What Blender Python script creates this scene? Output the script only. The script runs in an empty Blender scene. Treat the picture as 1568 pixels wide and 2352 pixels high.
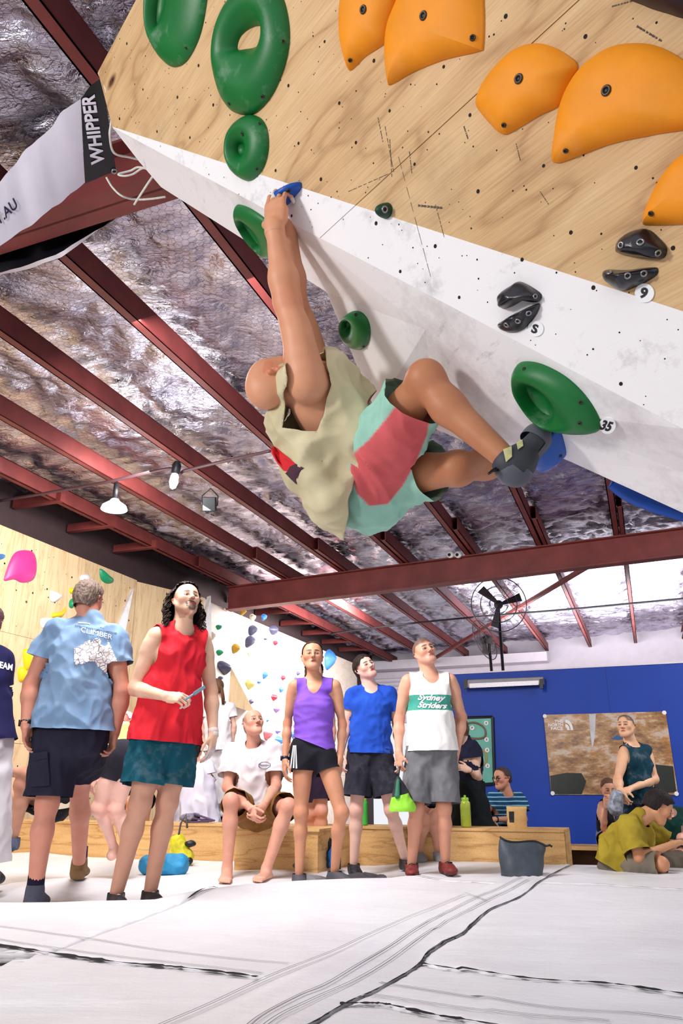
import bpy, bmesh, math, random
import numpy as np
from mathutils import Vector, Matrix
from mathutils.bvhtree import BVHTree

# ------------------------------------------------------------------ camera, world, lights, exposure
SC = bpy.context.scene
COL = SC.collection
FPX, PITCH, CAMZ, YAW = 1793.0, math.radians(19.6), 0.58, math.radians(20.6)
CT, ST = math.cos(PITCH), math.sin(PITCH)
cam_d = bpy.data.cameras.new('camera'); cam = bpy.data.objects.new('camera', cam_d); COL.objects.link(cam)
cam_d.sensor_fit = 'VERTICAL'; cam_d.sensor_height = 36.0; cam_d.lens = FPX*36.0/2352.0
cam_d.clip_start = 0.05; cam_d.clip_end = 200
cam.location = (0, 0, CAMZ); cam.rotation_euler = (math.pi/2+PITCH, 0, 0)
SC.camera = cam
w = bpy.data.worlds.new('daylight'); SC.world = w; w.use_nodes = True
bg = w.node_tree.nodes['Background']; bg.inputs[0].default_value = (0.93, 0.95, 1.0, 1); bg.inputs[1].default_value = 0.95
cy = SC.cycles; cy.max_bounces = 5; cy.diffuse_bounces = 3; cy.glossy_bounces = 3; cy.transmission_bounces = 3; cy.caustics_reflective = False; cy.caustics_refractive = False
vs = SC.view_settings
vs.view_transform = 'Standard'; vs.look = 'None'; vs.gamma = 1.0; vs.use_curve_mapping = False; vs.exposure = 0.0

def lamp(name, kind, loc, target, power, size=0.5, color=(1, 1, 1), size_y=None, spot=None):
    d = bpy.data.lights.new(name, kind); d.energy = power; d.color = color
    if kind == 'AREA':
        d.size = size
        if size_y: d.shape = 'RECTANGLE'; d.size_y = size_y
    else:
        d.shadow_soft_size = size
    if spot: d.spot_size = math.radians(spot); d.spot_blend = 0.4
    o = bpy.data.objects.new(name, d); COL.objects.link(o); o.location = loc
    o.rotation_euler = (Vector(target)-Vector(loc)).to_track_quat('-Z', 'Y').to_euler()
    return o

def B(L, D, z):                       # building frame (L across, D deep) -> world
    c, s = math.cos(YAW), math.sin(YAW)
    return Vector((L*c + D*s, -L*s + D*c, z))
def ray(px, py):
    v = 1176.0-py
    return Vector((px-784.0, FPX*CT - v*ST, v*CT + FPX*ST))
def U(px, py, Y):                     # point of the photo at forward distance Y
    r = ray(px, py); return Vector((0, 0, CAMZ)) + r*(Y/r.y)
def G(px, py, z=0.0):                 # point of the photo on a level plane
    r = ray(px, py); return Vector((0, 0, CAMZ)) + r*((z-CAMZ)/r.z)
def HIT(px, py, p0, n):               # point of the photo on a plane
    r = ray(px, py); c = Vector((0, 0, CAMZ)); return c + r*((Vector(p0)-c).dot(n)/r.dot(n))

lamp("hall_flood_west", "AREA", (-4.4, -0.2, 2.5), (0.4, 2.4, 2.0), 150, 0.6, (1.0, 0.97, 0.93))
lamp('crowd_fill_light', 'AREA', B(-2.9, 3.9, 3.7), B(-2.5, 6.4, 0.9), 220, 1.2, (1.0, 0.97, 0.98))  # added area lamp, lights the crowd from the front
lamp('side_wall_fill_light', 'AREA', B(-4.6, 6.8, 3.7), B(-6.9, 7.6, 1.2), 110, 1.0, (1.0, 0.97, 0.94))  # added lamp that brightens the left plywood wall
lamp('roof_light_wall', 'AREA', B(-4.6, 14.2, 3.7), B(-6.9, 15.0, 1.2), 520, 1.6, (1, 0.97, 0.97))
lamp('far_foil_fill_light', 'AREA', B(-0.5, 17.5, 3.5), B(-0.5, 17.6, 4.2), 420, 5.0, (0.97, 0.95, 1.0))  # added lamp pointing up, whitens the foil beyond the beam
lamp('roof_light_right', 'AREA', B(2.4, 8.8, 3.7), B(2.6, 10.5, 0.2), 170, 1.2, (1.0, 0.97, 0.95))

# ------------------------------------------------------------------ materials
def srgb(r, g, b):
    f = lambda c: (c/255/12.92) if c/255 <= 0.04045 else ((c/255+0.055)/1.055)**2.4
    return (f(r), f(g), f(b), 1.0)
class NT:
    def __init__(s, name):
        s.m = bpy.data.materials.new(name); s.m.use_nodes = True; s.t = s.m.node_tree
        s.b = s.t.nodes['Principled BSDF']
    def n(s, typ, **kw):
        nd = s.t.nodes.new(typ)
        for k, v in kw.items():
            if k.startswith('i_'):
                nd.inputs[k[2:].replace('_', ' ')].default_value = v
            else: setattr(nd, k, v)
        return nd
    def l(s, a, b): s.t.links.new(a, b)
    def val(s, k, v): s.b.inputs[k].default_value = v
    def coord(s, scale=(1, 1, 1), kind='Object', rot=(0, 0, 0), loc=(0, 0, 0)):
        tc = s.n('ShaderNodeTexCoord'); mp = s.n('ShaderNodeMapping')
        mp.inputs['Scale'].default_value = scale; mp.inputs['Rotation'].default_value = rot; mp.inputs['Location'].default_value = loc
        s.l(tc.outputs[kind], mp.inputs[0]); return mp.outputs[0]
    def noise(s, co, scale, detail=3, rough=0.55, dist=0.0):
        nd = s.n('ShaderNodeTexNoise'); nd.inputs['Scale'].default_value = scale; nd.inputs['Detail'].default_value = detail
        nd.inputs['Roughness'].default_value = rough; nd.inputs['Distortion'].default_value = dist
        if co is not None: s.l(co, nd.inputs['Vector'])
        return nd.outputs['Fac']
    def ramp(s, fac, stops, interp='LINEAR'):
        nd = s.n('ShaderNodeValToRGB'); cr = nd.color_ramp; cr.interpolation = interp
        while len(cr.elements) < len(stops): cr.elements.new(0.5)
        for e, (p, c) in zip(cr.elements, stops):
            e.position = p; e.color = c if len(c) == 4 else (*c, 1)
        s.l(fac, nd.inputs[0]); return nd.outputs[0]
    def mix(s, fac, a, b, mode='MIX'):
        nd = s.n('ShaderNodeMix', data_type='RGBA', blend_type=mode)
        for inp, x in ((nd.inputs[0], fac), (nd.inputs[6], a), (nd.inputs[7], b)):
            if isinstance(x, bpy.types.NodeSocket): s.l(x, inp)
            else: inp.default_value = x
        return nd.outputs[2]
    def math(s, op, a, b=None, c=None):
        nd = s.n('ShaderNodeMath', operation=op)
        for i, x in enumerate((a, b, c)):
            if x is None: continue
            if isinstance(x, bpy.types.NodeSocket): s.l(x, nd.inputs[i])
            else: nd.inputs[i].default_value = x
        return nd.outputs[0]
    def bump(s, h, strength=0.3, dist=0.01):
        nd = s.n('ShaderNodeBump'); nd.inputs['Strength'].default_value = strength; nd.inputs['Distance'].default_value = dist
        s.l(h, nd.inputs['Height']); s.l(nd.outputs[0], s.b.inputs['Normal'])
    def col(s, c):
        if isinstance(c, bpy.types.NodeSocket): s.l(c, s.b.inputs['Base Color'])
        else: s.b.inputs['Base Color'].default_value = c
_mats = {}
def mat(name, c, rough=0.6, metal=0.0, var=0.12, vscale=6.0, bump=0.0, bscale=40.0, spec=0.4, coat=0.0, emit=None, c2=None):
    """plain procedural material with noise variation in colour and relief"""
    if name in _mats: return _mats[name]
    t = NT(name); t.val('Roughness', rough); t.val('Metallic', metal); t.val('Specular IOR Level', spec); t.val('Coat Weight', coat)
    c = c if len(c) == 4 else (*c, 1)
    co = t.coord()
    if var > 0:
        lo = c2 or tuple(x*(1-var) for x in c[:3])+(1,)
        hi = tuple(min(1, x*(1+var*0.6)) for x in c[:3])+(1,)
        t.col(t.ramp(t.noise(co, vscale, 4), [(0.3, lo), (0.7, hi)]))
    else: t.col(c)
    if bump > 0: t.bump(t.noise(co, bscale, 3), bump, 0.004)
    if emit: t.val('Emission Color', (*emit[:3], 1)); t.val('Emission Strength', emit[3])
    _mats[name] = t.m; return t.m

# ------------------------------------------------------------------ mesh helpers
def mesh_obj(name, V, F, m=None, parent=None, smooth=True, origin=None, colors=None, normals=None):
    V = np.asarray(V, dtype=np.float64).reshape(-1, 3)
    o3 = np.zeros(3)
    if origin is not None: o3 = np.array(origin, dtype=float)
    elif parent is not None: o3 = np.array(parent.get('_org', (0, 0, 0)), dtype=float)
    me = bpy.data.meshes.new(name)
    if isinstance(F, np.ndarray):
        k = F.shape[1]; n = len(F)
        me.vertices.add(len(V)); me.vertices.foreach_set('co', (V-o3).astype(np.float32).ravel())
        me.loops.add(n*k); me.loops.foreach_set('vertex_index', F.astype(np.int32).ravel())
        me.polygons.add(n); me.polygons.foreach_set('loop_start', np.arange(0, n*k, k, dtype=np.int32))
        try: me.polygons.foreach_set('loop_total', np.full(n, k, dtype=np.int32))
        except Exception: pass
        me.update(calc_edges=True)
    else:
        me.from_pydata([tuple(v) for v in (V-o3)], [], [tuple(int(i) for i in f) for f in F]); me.update()
    me.validate()
    if smooth: me.polygons.foreach_set('use_smooth', [True]*len(me.polygons))
    if colors is not None:
        a = me.color_attributes.new('Col', 'FLOAT_COLOR', 'POINT')
        c = np.ones((len(V), 4), dtype=np.float32); c[:, :3] = colors
        a.data.foreach_set('color', c.ravel())
    if normals is not None and len(me.vertices) == len(normals):
        try: me.normals_split_custom_set_from_vertices(normals.astype(float).tolist())
        except Exception as e: print('normals', e)
    o = bpy.data.objects.new(name, me); COL.objects.link(o)
    if m is not None: me.materials.append(m)
    if parent is not None: o.parent = parent
    elif origin is not None: o.location = origin; o['_org'] = list(map(float, origin))
    return o
def tag(o, label, cat, group=None):
    o['label'] = label; o['category'] = cat
    if group: o['group'] = group
    return o
def struct(o): o['kind'] = 'structure'; return o
def empty(name, loc, label=None, cat=None, group=None):
    o = bpy.data.objects.new(name, None); COL.objects.link(o); o.location = loc; o['_org'] = [float(x) for x in loc]
    o.empty_display_size = 0.1
    if label: tag(o, label, cat, group)
    return o
class MB:
    """collects shapes for ONE mesh"""
    def __init__(s): s.V = []; s.F = []
    def add(s, V, F):
        n = len(s.V); s.V += [tuple(v) for v in V]; s.F += [tuple(i+n for i in f) for f in F]; return s
    def box(s, c, h, R=None):
        R = R or Matrix.Identity(3); c = Vector(c); q = []
        for x in (-1, 1):
            for y in (-1, 1):
                for z in (-1, 1): q.append(c + R @ Vector((x*h[0], y*h[1], z*h[2])))
        return s.add(q, [(0, 1, 3, 2), (4, 6, 7, 5), (0, 4, 5, 1), (2, 3, 7, 6), (0, 2, 6, 4), (1, 5, 7, 3)])
    def hexa(s, q):   # 8 corners: bottom 4, top 4 (same order)
        return s.add(q, [(3, 2, 1, 0), (4, 5, 6, 7), (0, 1, 5, 4), (1, 2, 6, 5), (2, 3, 7, 6), (3, 0, 4, 7)])
    def tube(s, pts, r, n=8, cap=True):
        pts = [Vector(p) for p in pts]; rs = r if isinstance(r, (list, tuple)) else [r]*len(pts)
        rings = []; ref = None
        for i, p in enumerate(pts):
            t = (pts[min(i+1, len(pts)-1)]-pts[max(i-1, 0)]).normalized()
            if ref is None: ref = t.orthogonal().normalized()
            ref = (ref - t*ref.dot(t));  ref = ref.normalized() if ref.length > 1e-6 else t.orthogonal().normalized()
            b = t.cross(ref)
            rings.append([p + (ref*math.cos(2*math.pi*k/n)+b*math.sin(2*math.pi*k/n))*rs[i] for k in range(n)])
        V = [v for g in rings for v in g]; F = []
        for i in range(len(rings)-1):
            for k in range(n): F.append((i*n+k, i*n+(k+1) % n, (i+1)*n+(k+1) % n, (i+1)*n+k))
        if cap: F.append(tuple(range(n-1, -1, -1))); F.append(tuple((len(rings)-1)*n+k for k in range(n)))
        return s.add(V, F)
    def lathe(s, prof, c, axis=(0, 0, 1), n=20):   # prof: [(r, h)]
        a = Vector(axis).normalized(); x = a.orthogonal().normalized(); y = a.cross(x); c = Vector(c)
        V = []; F = []
        for r, h in prof:
            for k in range(n):
                t = 2*math.pi*k/n; V.append(c + a*h + (x*math.cos(t)+y*math.sin(t))*max(r, 1e-5))
        for i in range(len(prof)-1):
            for k in range(n): F.append((i*n+k, i*n+(k+1) % n, (i+1)*n+(k+1) % n, (i+1)*n+k))
        return s.add(V, F)
    def extrude(s, poly, d):   # polygon (3d pts) extruded by vector d
        n = len(poly); P = [Vector(p) for p in poly]; d = Vector(d)
        return s.add(P+[p+d for p in P], [tuple(range(n-1, -1, -1)), tuple(range(n, 2*n))]+[(k, (k+1) % n, n+(k+1) % n, n+k) for k in range(n)])
    def torus(s, c, axis, R, r, n=32, m=6):
        a = Vector(axis).normalized(); x = a.orthogonal().normalized(); y = a.cross(x); c = Vector(c); V = []; F = []
        for i in range(n):
            t = 2*math.pi*i/n; e = x*math.cos(t)+y*math.sin(t)
            for j in range(m):
                u = 2*math.pi*j/m; V.append(c + e*(R+r*math.cos(u)) + a*(r*math.sin(u)))
        for i in range(n):
            for j in range(m): F.append((i*m+j, ((i+1) % n)*m+j, ((i+1) % n)*m+(j+1) % m, i*m+(j+1) % m))
        return s.add(V, F)
    def build(s, name, m, parent=None, smooth=False, origin=None, bevel=0):
        o = mesh_obj(name, s.V, s.F, m, parent, smooth, origin)
        bm = bmesh.new(); bm.from_mesh(o.data); bmesh.ops.recalc_face_normals(bm, faces=bm.faces[:])
        if bevel: bmesh.ops.bevel(bm, geom=bm.edges[:], offset=bevel, segments=2, affect='EDGES', profile=0.5)
        bm.to_mesh(o.data); bm.free()
        return o
def cat_rom(P, n=6, closed=True):
    P = [Vector(p) for p in P]; N = len(P); out = []
    rng = range(N) if closed else range(N-1)
    for i in rng:
        a, b, c, d = (P[(i-1) % N], P[i], P[(i+1) % N], P[(i+2) % N]) if closed else (P[max(i-1, 0)], P[i], P[i+1], P[min(i+2, N-1)])
        for k in range(n):
            t = k/n
            out.append(0.5*((2*b)+(c-a)*t+(2*a-5*b+4*c-d)*t*t+(3*b-a-3*c+d)*t*t*t))
    if not closed: out.append(P[-1])
    return out
# ---- numpy noise
_rs = np.random.RandomState(7); _perm = _rs.permutation(512).astype(np.int64); _grad = _rs.normal(size=(512, 3)); _grad /= np.linalg.norm(_grad, axis=1)[:, None]
def pnoise(P):
    P = np.asarray(P, dtype=float); I = np.floor(P).astype(np.int64); f = P-I; u = f*f*f*(f*(f*6-15)+10)
    r = np.zeros(len(P))
    for dx in (0, 1):
        for dy in (0, 1):
            for dz in (0, 1):
                h = _perm[(_perm[(_perm[(I[:, 0]+dx) & 511]+I[:, 1]+dy) & 511]+I[:, 2]+dz) & 511]
                g = _grad[h]; d = (g*(f-np.array([dx, dy, dz]))).sum(1)
                r += d*(u[:, 0] if dx else 1-u[:, 0])*(u[:, 1] if dy else 1-u[:, 1])*(u[:, 2] if dz else 1-u[:, 2])
    return r*1.6
def fbm(P, o=4, g=0.5):
    P = np.asarray(P, dtype=float); r = 0; a = 1.0
    for i in range(o): r = r + a*pnoise(P*(2**i)+i*17.3); a *= g
    return r
# ------------------------------------------------------------------ smooth-blended figures: distance fields meshed with surface nets
def A3(v): return np.array(v, dtype=np.float32)
class Prim:
    __slots__ = ('t', 'a', 'b', 'r', 'R', 'k', 'sub', 'lo', 'hi', 'tagname')
def seg(a, b, ra, rb, k=0.02, sub=False, n=''):
    p = Prim(); p.t = 0; p.a = A3(a); p.b = A3(b); p.r = (ra, rb); p.R = None; p.k = k; p.sub = sub; p.tagname = n
    m = max(ra, rb); p.lo = np.minimum(p.a, p.b)-m; p.hi = np.maximum(p.a, p.b)+m; return p
def ecap(a, b, wa, da, wb, db, wdir, k=0.04, sub=False, n=''):
    p = Prim(); p.t = 1; p.a = A3(a); p.b = A3(b); ax = p.b-p.a; L = np.linalg.norm(ax); ax = ax/max(L, 1e-6)
    w = A3(wdir); w = w-ax*np.dot(w, ax); w /= np.linalg.norm(w); d = np.cross(ax, w)
    p.R = np.stack([ax, w, d]); p.r = (wa, da, wb, db); p.k = k; p.sub = sub; p.tagname = n
    m = max(p.r); p.lo = np.minimum(p.a, p.b)-m; p.hi = np.maximum(p.a, p.b)+m; return p
def ell(c, r, R=None, k=0.02, sub=False, n=''):
    p = Prim(); p.t = 2; p.a = A3(c); p.b = p.a; p.r = tuple(r); p.R = np.array(R, dtype=np.float32) if R is not None else np.eye(3, dtype=np.float32)
    p.k = k; p.sub = sub; m = max(r); p.lo = p.a-m; p.hi = p.a+m; p.tagname = n; return p
def pdist(p, X, Y, Z):
    if p.t == 2:
        x, y, z = X-p.a[0], Y-p.a[1], Z-p.a[2]; R = p.R
        u = (R[0, 0]*x+R[0, 1]*y+R[0, 2]*z); v = (R[1, 0]*x+R[1, 1]*y+R[1, 2]*z); w = (R[2, 0]*x+R[2, 1]*y+R[2, 2]*z)
        u, v, w = u/p.r[0], v/p.r[1], w/p.r[2]
        k0 = np.sqrt(u*u+v*v+w*w)+1e-6; k1 = np.sqrt((u/p.r[0])**2+(v/p.r[1])**2+(w/p.r[2])**2)+1e-6
        return k0*(k0-1)/k1
    ab = p.b-p.a; L2 = float(ab @ ab)+1e-12
    x, y, z = X-p.a[0], Y-p.a[1], Z-p.a[2]
    t = np.clip((x*ab[0]+y*ab[1]+z*ab[2])/L2, 0, 1)
    x, y, z = x-ab[0]*t, y-ab[1]*t, z-ab[2]*t
    if p.t == 0: return np.sqrt(x*x+y*y+z*z)-(p.r[0]+(p.r[1]-p.r[0])*t)
    R = p.R; wa, da, wb, db = p.r
    W = wa+(wb-wa)*t; D = da+(db-da)*t; A = np.minimum(W, D)
    u = (R[0, 0]*x+R[0, 1]*y+R[0, 2]*z)/A; v = (R[1, 0]*x+R[1, 1]*y+R[1, 2]*z)/W; w = (R[2, 0]*x+R[2, 1]*y+R[2, 2]*z)/D
    k = np.sqrt(u*u+v*v+w*w)+1e-5
    return np.sqrt(x*x+y*y+z*z)*(1-1/np.maximum(k, 0.3)) - np.where(k < 0.3, 0.0, 0.0)
def field(prims, lo, n, vox):
    F = np.full(n, 0.3, dtype=np.float32)
    ax = [np.arange(n[i], dtype=np.float32)*vox+lo[i] for i in range(3)]
    for p in prims:
        m = max(p.k, 3*vox)+vox
        i0 = [max(0, int((p.lo[i]-m-lo[i])/vox)) for i in range(3)]; i1 = [min(n[i], int((p.hi[i]+m-lo[i])/vox)+2) for i in range(3)]
        if any(i1[i] <= i0[i] for i in range(3)): continue
        X = ax[0][i0[0]:i1[0], None, None]; Y = ax[1][None, i0[1]:i1[1], None]; Z = ax[2][None, None, i0[2]:i1[2]]
        d = pdist(p, X, Y, Z).astype(np.float32); S = F[i0[0]:i1[0], i0[1]:i1[1], i0[2]:i1[2]]
        k = max(p.k, 1e-4)
        if p.sub:
            d = -d; h = np.maximum(k-np.abs(S-d), 0)/k; S[...] = np.maximum(S, d)+h*h*k*0.25
        else:
            h = np.maximum(k-np.abs(S-d), 0)/k; S[...] = np.minimum(S, d)-h*h*k*0.25
    return F
_CO = np.array([[i, j, k] for i in (0, 1) for j in (0, 1) for k in (0, 1)])
_ED = [(a, b) for a in range(8) for b in range(a+1, 8) if np.abs(_CO[a]-_CO[b]).sum() == 1]
def nets(F, lo, vox):
    I = F < 0; n = F.shape
    s = np.zeros(tuple(x-1 for x in n), dtype=np.int8)
    for c in _CO: s += I[c[0]:n[0]-1+c[0], c[1]:n[1]-1+c[1], c[2]:n[2]-1+c[2]]
    act = (s > 0) & (s < 8); ids = np.argwhere(act)
    vid = np.full(act.shape, -1, dtype=np.int32); vid[act] = np.arange(len(ids))
    f = np.stack([F[ids[:, 0]+c[0], ids[:, 1]+c[1], ids[:, 2]+c[2]] for c in _CO], 1)
    acc = np.zeros((len(ids), 3)); cnt = np.zeros(len(ids))
    for a, b in _ED:
        m = (f[:, a] < 0) != (f[:, b] < 0); t = f[m, a]/(f[m, a]-f[m, b])
        acc[m] += _CO[a]+(_CO[b]-_CO[a])*t[:, None]; cnt[m] += 1
    loc = acc/np.maximum(cnt, 1)[:, None]
    # normals from the trilinear gradient of the cell
    x, y, z = loc[:, 0], loc[:, 1], loc[:, 2]
    g = np.zeros_like(loc)
    for i, c in enumerate(_CO):
        wx, wy, wz = (x if c[0] else 1-x), (y if c[1] else 1-y), (z if c[2] else 1-z)
        g[:, 0] += f[:, i]*(1 if c[0] else -1)*wy*wz; g[:, 1] += f[:, i]*(1 if c[1] else -1)*wx*wz; g[:, 2] += f[:, i]*(1 if c[2] else -1)*wx*wy
    g /= np.linalg.norm(g, axis=1)[:, None]+1e-9
    V = (ids+loc)*vox+np.array(lo)
    Q = []
    for ax in range(3):
        o1, o2 = [(1, 2), (2, 0), (0, 1)][ax]
        sl0 = [slice(1, n[i]-1) for i in range(3)]; sl0[ax] = slice(0, n[ax]-1); sl1 = list(sl0); sl1[ax] = slice(1, n[ax])
        a, b = I[tuple(sl0)], I[tuple(sl1)]; e = np.argwhere(a != b); flip = a[a != b]
        e = e+np.array([0 if i == ax else 1 for i in range(3)])
        d1 = np.zeros(3, int); d1[o1] = 1; d2 = np.zeros(3, int); d2[o2] = 1
        q = np.stack([vid[tuple((e-d1-d2).T)], vid[tuple((e-d2).T)], vid[tuple(e.T)], vid[tuple((e-d1).T)]], 1)
        q[~flip] = q[~flip][:, ::-1]; Q.append(q)
    Q = np.concatenate(Q) if Q else np.zeros((0, 4), int)
    Q = Q[(Q >= 0).all(1)]
    return V, Q, g
def tri(Q): return np.concatenate([Q[:, [0, 1, 2]], Q[:, [0, 2, 3]]])
def clip(V, N, T, g):
    """keep the part where g < 0, cutting triangles on g = 0"""
    s = g < 0; c = s[T].sum(1); out = [T[c == 3]]; nV = [V]; nN = [N]; base = len(V)
    for want in (1, 2):
        t = T[c == want]
        if not len(t): continue
        st = s[t]; odd = st if want == 1 else ~st; r = odd.argmax(1); a = np.arange(len(t))
        i0, i1, i2 = t[a, r], t[a, (r+1) % 3], t[a, (r+2) % 3]
        f1 = (g[i0]/(g[i0]-g[i1]))[:, None]; f2 = (g[i0]/(g[i0]-g[i2]))[:, None]
        nV += [V[i0]+(V[i1]-V[i0])*f1, V[i0]+(V[i2]-V[i0])*f2]; nN += [N[i0]+(N[i1]-N[i0])*f1, N[i0]+(N[i2]-N[i0])*f2]
        m = len(t); j1 = base+np.arange(m); j2 = base+m+np.arange(m); base += 2*m
        if want == 1: out.append(np.stack([i0, j1, j2], 1))
        else: out += [np.stack([j1, i1, i2], 1), np.stack([j1, i2, j2], 1)]
    V = np.concatenate(nV); N = np.concatenate(nN); T = np.concatenate(out)
    u, inv = np.unique(T, return_inverse=True)
    return V[u], N[u], inv.reshape(-1, 3)
def mesh_prims(prims, vox, lo=None, hi=None, pad=0.02):
    vox = vox*1.22
    if lo is None:
        add = [p for p in prims if not p.sub]
        lo = np.min([p.lo for p in add], 0)-pad; hi = np.max([p.hi for p in add], 0)+pad
    n = tuple(int(math.ceil((hi[i]-lo[i])/vox))+1 for i in range(3))
    F = field(prims, lo, n, vox); V, Q, N = nets(F, lo, vox)
    return V, tri(Q), N
def nrm(v): v = Vector(v); return v.normalized()
def frame(lr, up):
    up = nrm(up); lr = Vector(lr); lr = nrm(lr-up*lr.dot(up)); return lr, up, lr.cross(up)

# ---------------------------------------------------------------- anatomy
def head_prims(c, x, y, z, s=1.0, fem=0.0, jaw=1.0, nose=1.0, ears=True, mouth=0.0):
    """x = person's left, y = up, z = face direction; c = mid-height of the head"""
    R = np.array([x, y, z], dtype=np.float32)
    P = lambda a, b, d: Vector(c)+(Vector(x)*a+Vector(y)*b+Vector(z)*d)*s
    q = []
    E = lambda a, r, k=0.02, sub=False: q.append(ell(P(*a), [v*s for v in r], R, k*s, sub))
    S = lambda a, b, ra, rb, k=0.015: q.append(seg(P(*a), P(*b), ra*s, rb*s, k*s))
    E((0, .030, -.014), (.074, .084, .094)); E((0, .045, .03), (.064, .056, .056), .03)
    q.append(ecap(P(0, .005, .028), P(0, -.062, .040), .062*s, .058*s, .046*jaw*s, .044*s, x, .03*s))
    E((0, -.092, .066), (.023*jaw, .018, .019), .025)
    for m in (-1, 1):
        S((m*.052*jaw, -.045, -.002), (m*.020*jaw, -.090, .056), .020, .018, .040)
        E((m*.042, -.016, .058), (.022, .020, .021), .035)
        S((m*.010, .023, .083), (m*.046, .020, .064), .010-.003*fem, .009, .014)
    for m in (-1, 1): E((m*.031, .001, .098), (.019, .012, .013), .012, True)
    for m in (-1, 1): E((m*.031, .000, .072), (.0165, .0150, .0160), .004)
    S((0, .018, .086), (0, -.026, .108*1.0+.004*(nose-1)), .0075, .0115*nose, .012)
    for m in (-1, 1): E((m*.0115*nose, -.030, .0985), (.0085*nose, .0075, .010), .008)
    S((-.021, -.0570, .0735), (.021, -.0570, .0735), .0065, .0065, .012); E((0, -.0560, .0838), (.015, .0060, .0060), .010)
    E((0, -.0665, .0805), (.018, .0072+.001*fem, .0075), .010)
    if mouth: E((0, -.0605, .091), (.014, .0032+.003*mouth, .013), .003, True)
    else: E((0, -.0612, .093), (.024, .0014, .010), .003, True)
    for m in (-1, 1): E((m*.031, .0000, .0930), (.0130, .0043, .0120), .002, True)
    if ears:
        for m in (-1, 1):
            S((m*.073, .016, -.020), (m*.081, .010, -.030), .008, .008, .008); S((m*.081, .012, -.029), (m*.078, -.020, -.018), .0085, .007, .008)
            S((m*.075, .000, -.010), (m*.074, -.030, -.006), .008, .008, .008); E((m*.083, .000, -.019), (.006, .012, .008), .004, True)
    return q, P, R
def hand_prims(w, d, palm, thumb, curl, s=1.0, spread=0.10, thumbc=0.5, cw=(.75, 1.0, .65)):
    """w wrist, d direction of the fingers, palm = palm normal, thumb = side of the thumb; curl per finger"""
    d = nrm(d); palm = Vector(palm); palm = nrm(palm-d*palm.dot(d)); t = d.cross(palm)
    if t.dot(Vector(thumb)) < 0: t = -t
    w = Vector(w); q = []
    P = lambda a, b, c: w+(t*a+d*b+palm*c)*s
    q.append(ecap(P(0, -.015, 0), P(0, .03, 0), .029*s, .021*s, .033*s, .017*s, t, .015))
    q.append(ecap(P(0, .03, 0), P(.002, .078, -.002), .034*s, .0165*s, .036*s, .0135*s, t, .015))
    q.append(seg(P(.022, .012, .008), P(.032, .050, .012), .017*s, .013*s, .015))
    q.append(seg(P(-.026, .015, .006), P(-.028, .050, .006), .013*s, .012*s, .012))
    K = [(.030, .086, .0088), (.0105, .091, .0092), (-.0095, .087, .0088), (-.028, .078, .0076)]
    Ls = [(.042, .026, .021), (.046, .030, .022), (.043, .027, .022), (.034, .021, .019)]
    tips = []
    for i in range(4):
        a, b, r = K[i]; p = P(a, b, -.001); cu = curl[i] if isinstance(curl, (list, tuple)) else curl
        an = 0.0; base = P(a*0.9, b-.03, 0); q.append(seg(base, p, r*s*1.0, r*s*1.05, .008))
        sp = spread*(1.5-i)/1.5
        for j in range(3):
            an += cu*cw[j]
            dr = (d*math.cos(an)+palm*math.sin(an)); dr = nrm(dr+t*sp*math.cos(an))
            p2 = p+dr*Ls[i][j]*s; q.append(seg(p, p2, r*s*(1-.07*j), r*s*(.93-.09*j), .003)); p = p2
        tips.append(p)
    p = P(.030, .022, .006); dirs = [(0.75, 0.62, .25), (0.45, 0.85, .35*thumbc+.1), (0.15, 0.95, .5*thumbc)]
    ra = .0125
    for j, (a, b, c) in enumerate(dirs):
        dr = nrm(t*a*(1.2-thumbc*.5)+d*b+palm*c*(0.4+thumbc)); p2 = p+dr*(.038, .032, .026)[j]*s
        q.append(seg(p, p2, ra*s, (ra-.0015)*s, .006)); ra -= .0013; p = p2
    tips.append(p)
    return q, tips
def foot_prims(a, toe, s=1.0, flat=True):
    """bare foot: a ankle joint, toe = tip of the big toe; the sole lies below"""
    a = Vector(a); toe = Vector(toe); d = toe-a; q = []
    up = Vector((0, 0, 1)); fd = nrm(Vector((d.x, d.y, d.z*0.5))); sd = nrm(fd.cross(up)); up = sd.cross(fd)
    heel = a-up*.055*s-fd*.03*s
    q.append(ell(heel, (.030*s, .036*s, .028*s), np.array([sd, fd, up]), .03)); q.append(seg(a, heel, .034*s, .030*s, .03))
    ball = toe-fd*.055*s+up*.004*s
    q.append(ecap(a-up*.03*s+fd*.02*s, ball, .034*s, .028*s, .043*s, .016*s, sd, .03)); q.append(ecap(heel, ball, .028*s, .018*s, .040*s, .014*s, sd, .03))
    for i in range(5):
        o = sd*((i-2)*.0165*s); L = (.055, .052, .046, .038, .028)[i]*s
        # big toe on the inner side is approximated symmetric
        q.append(seg(ball+o, ball+o+fd*L-up*.004*s, .0105*s, .0085*s, .006))
    return q
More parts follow.
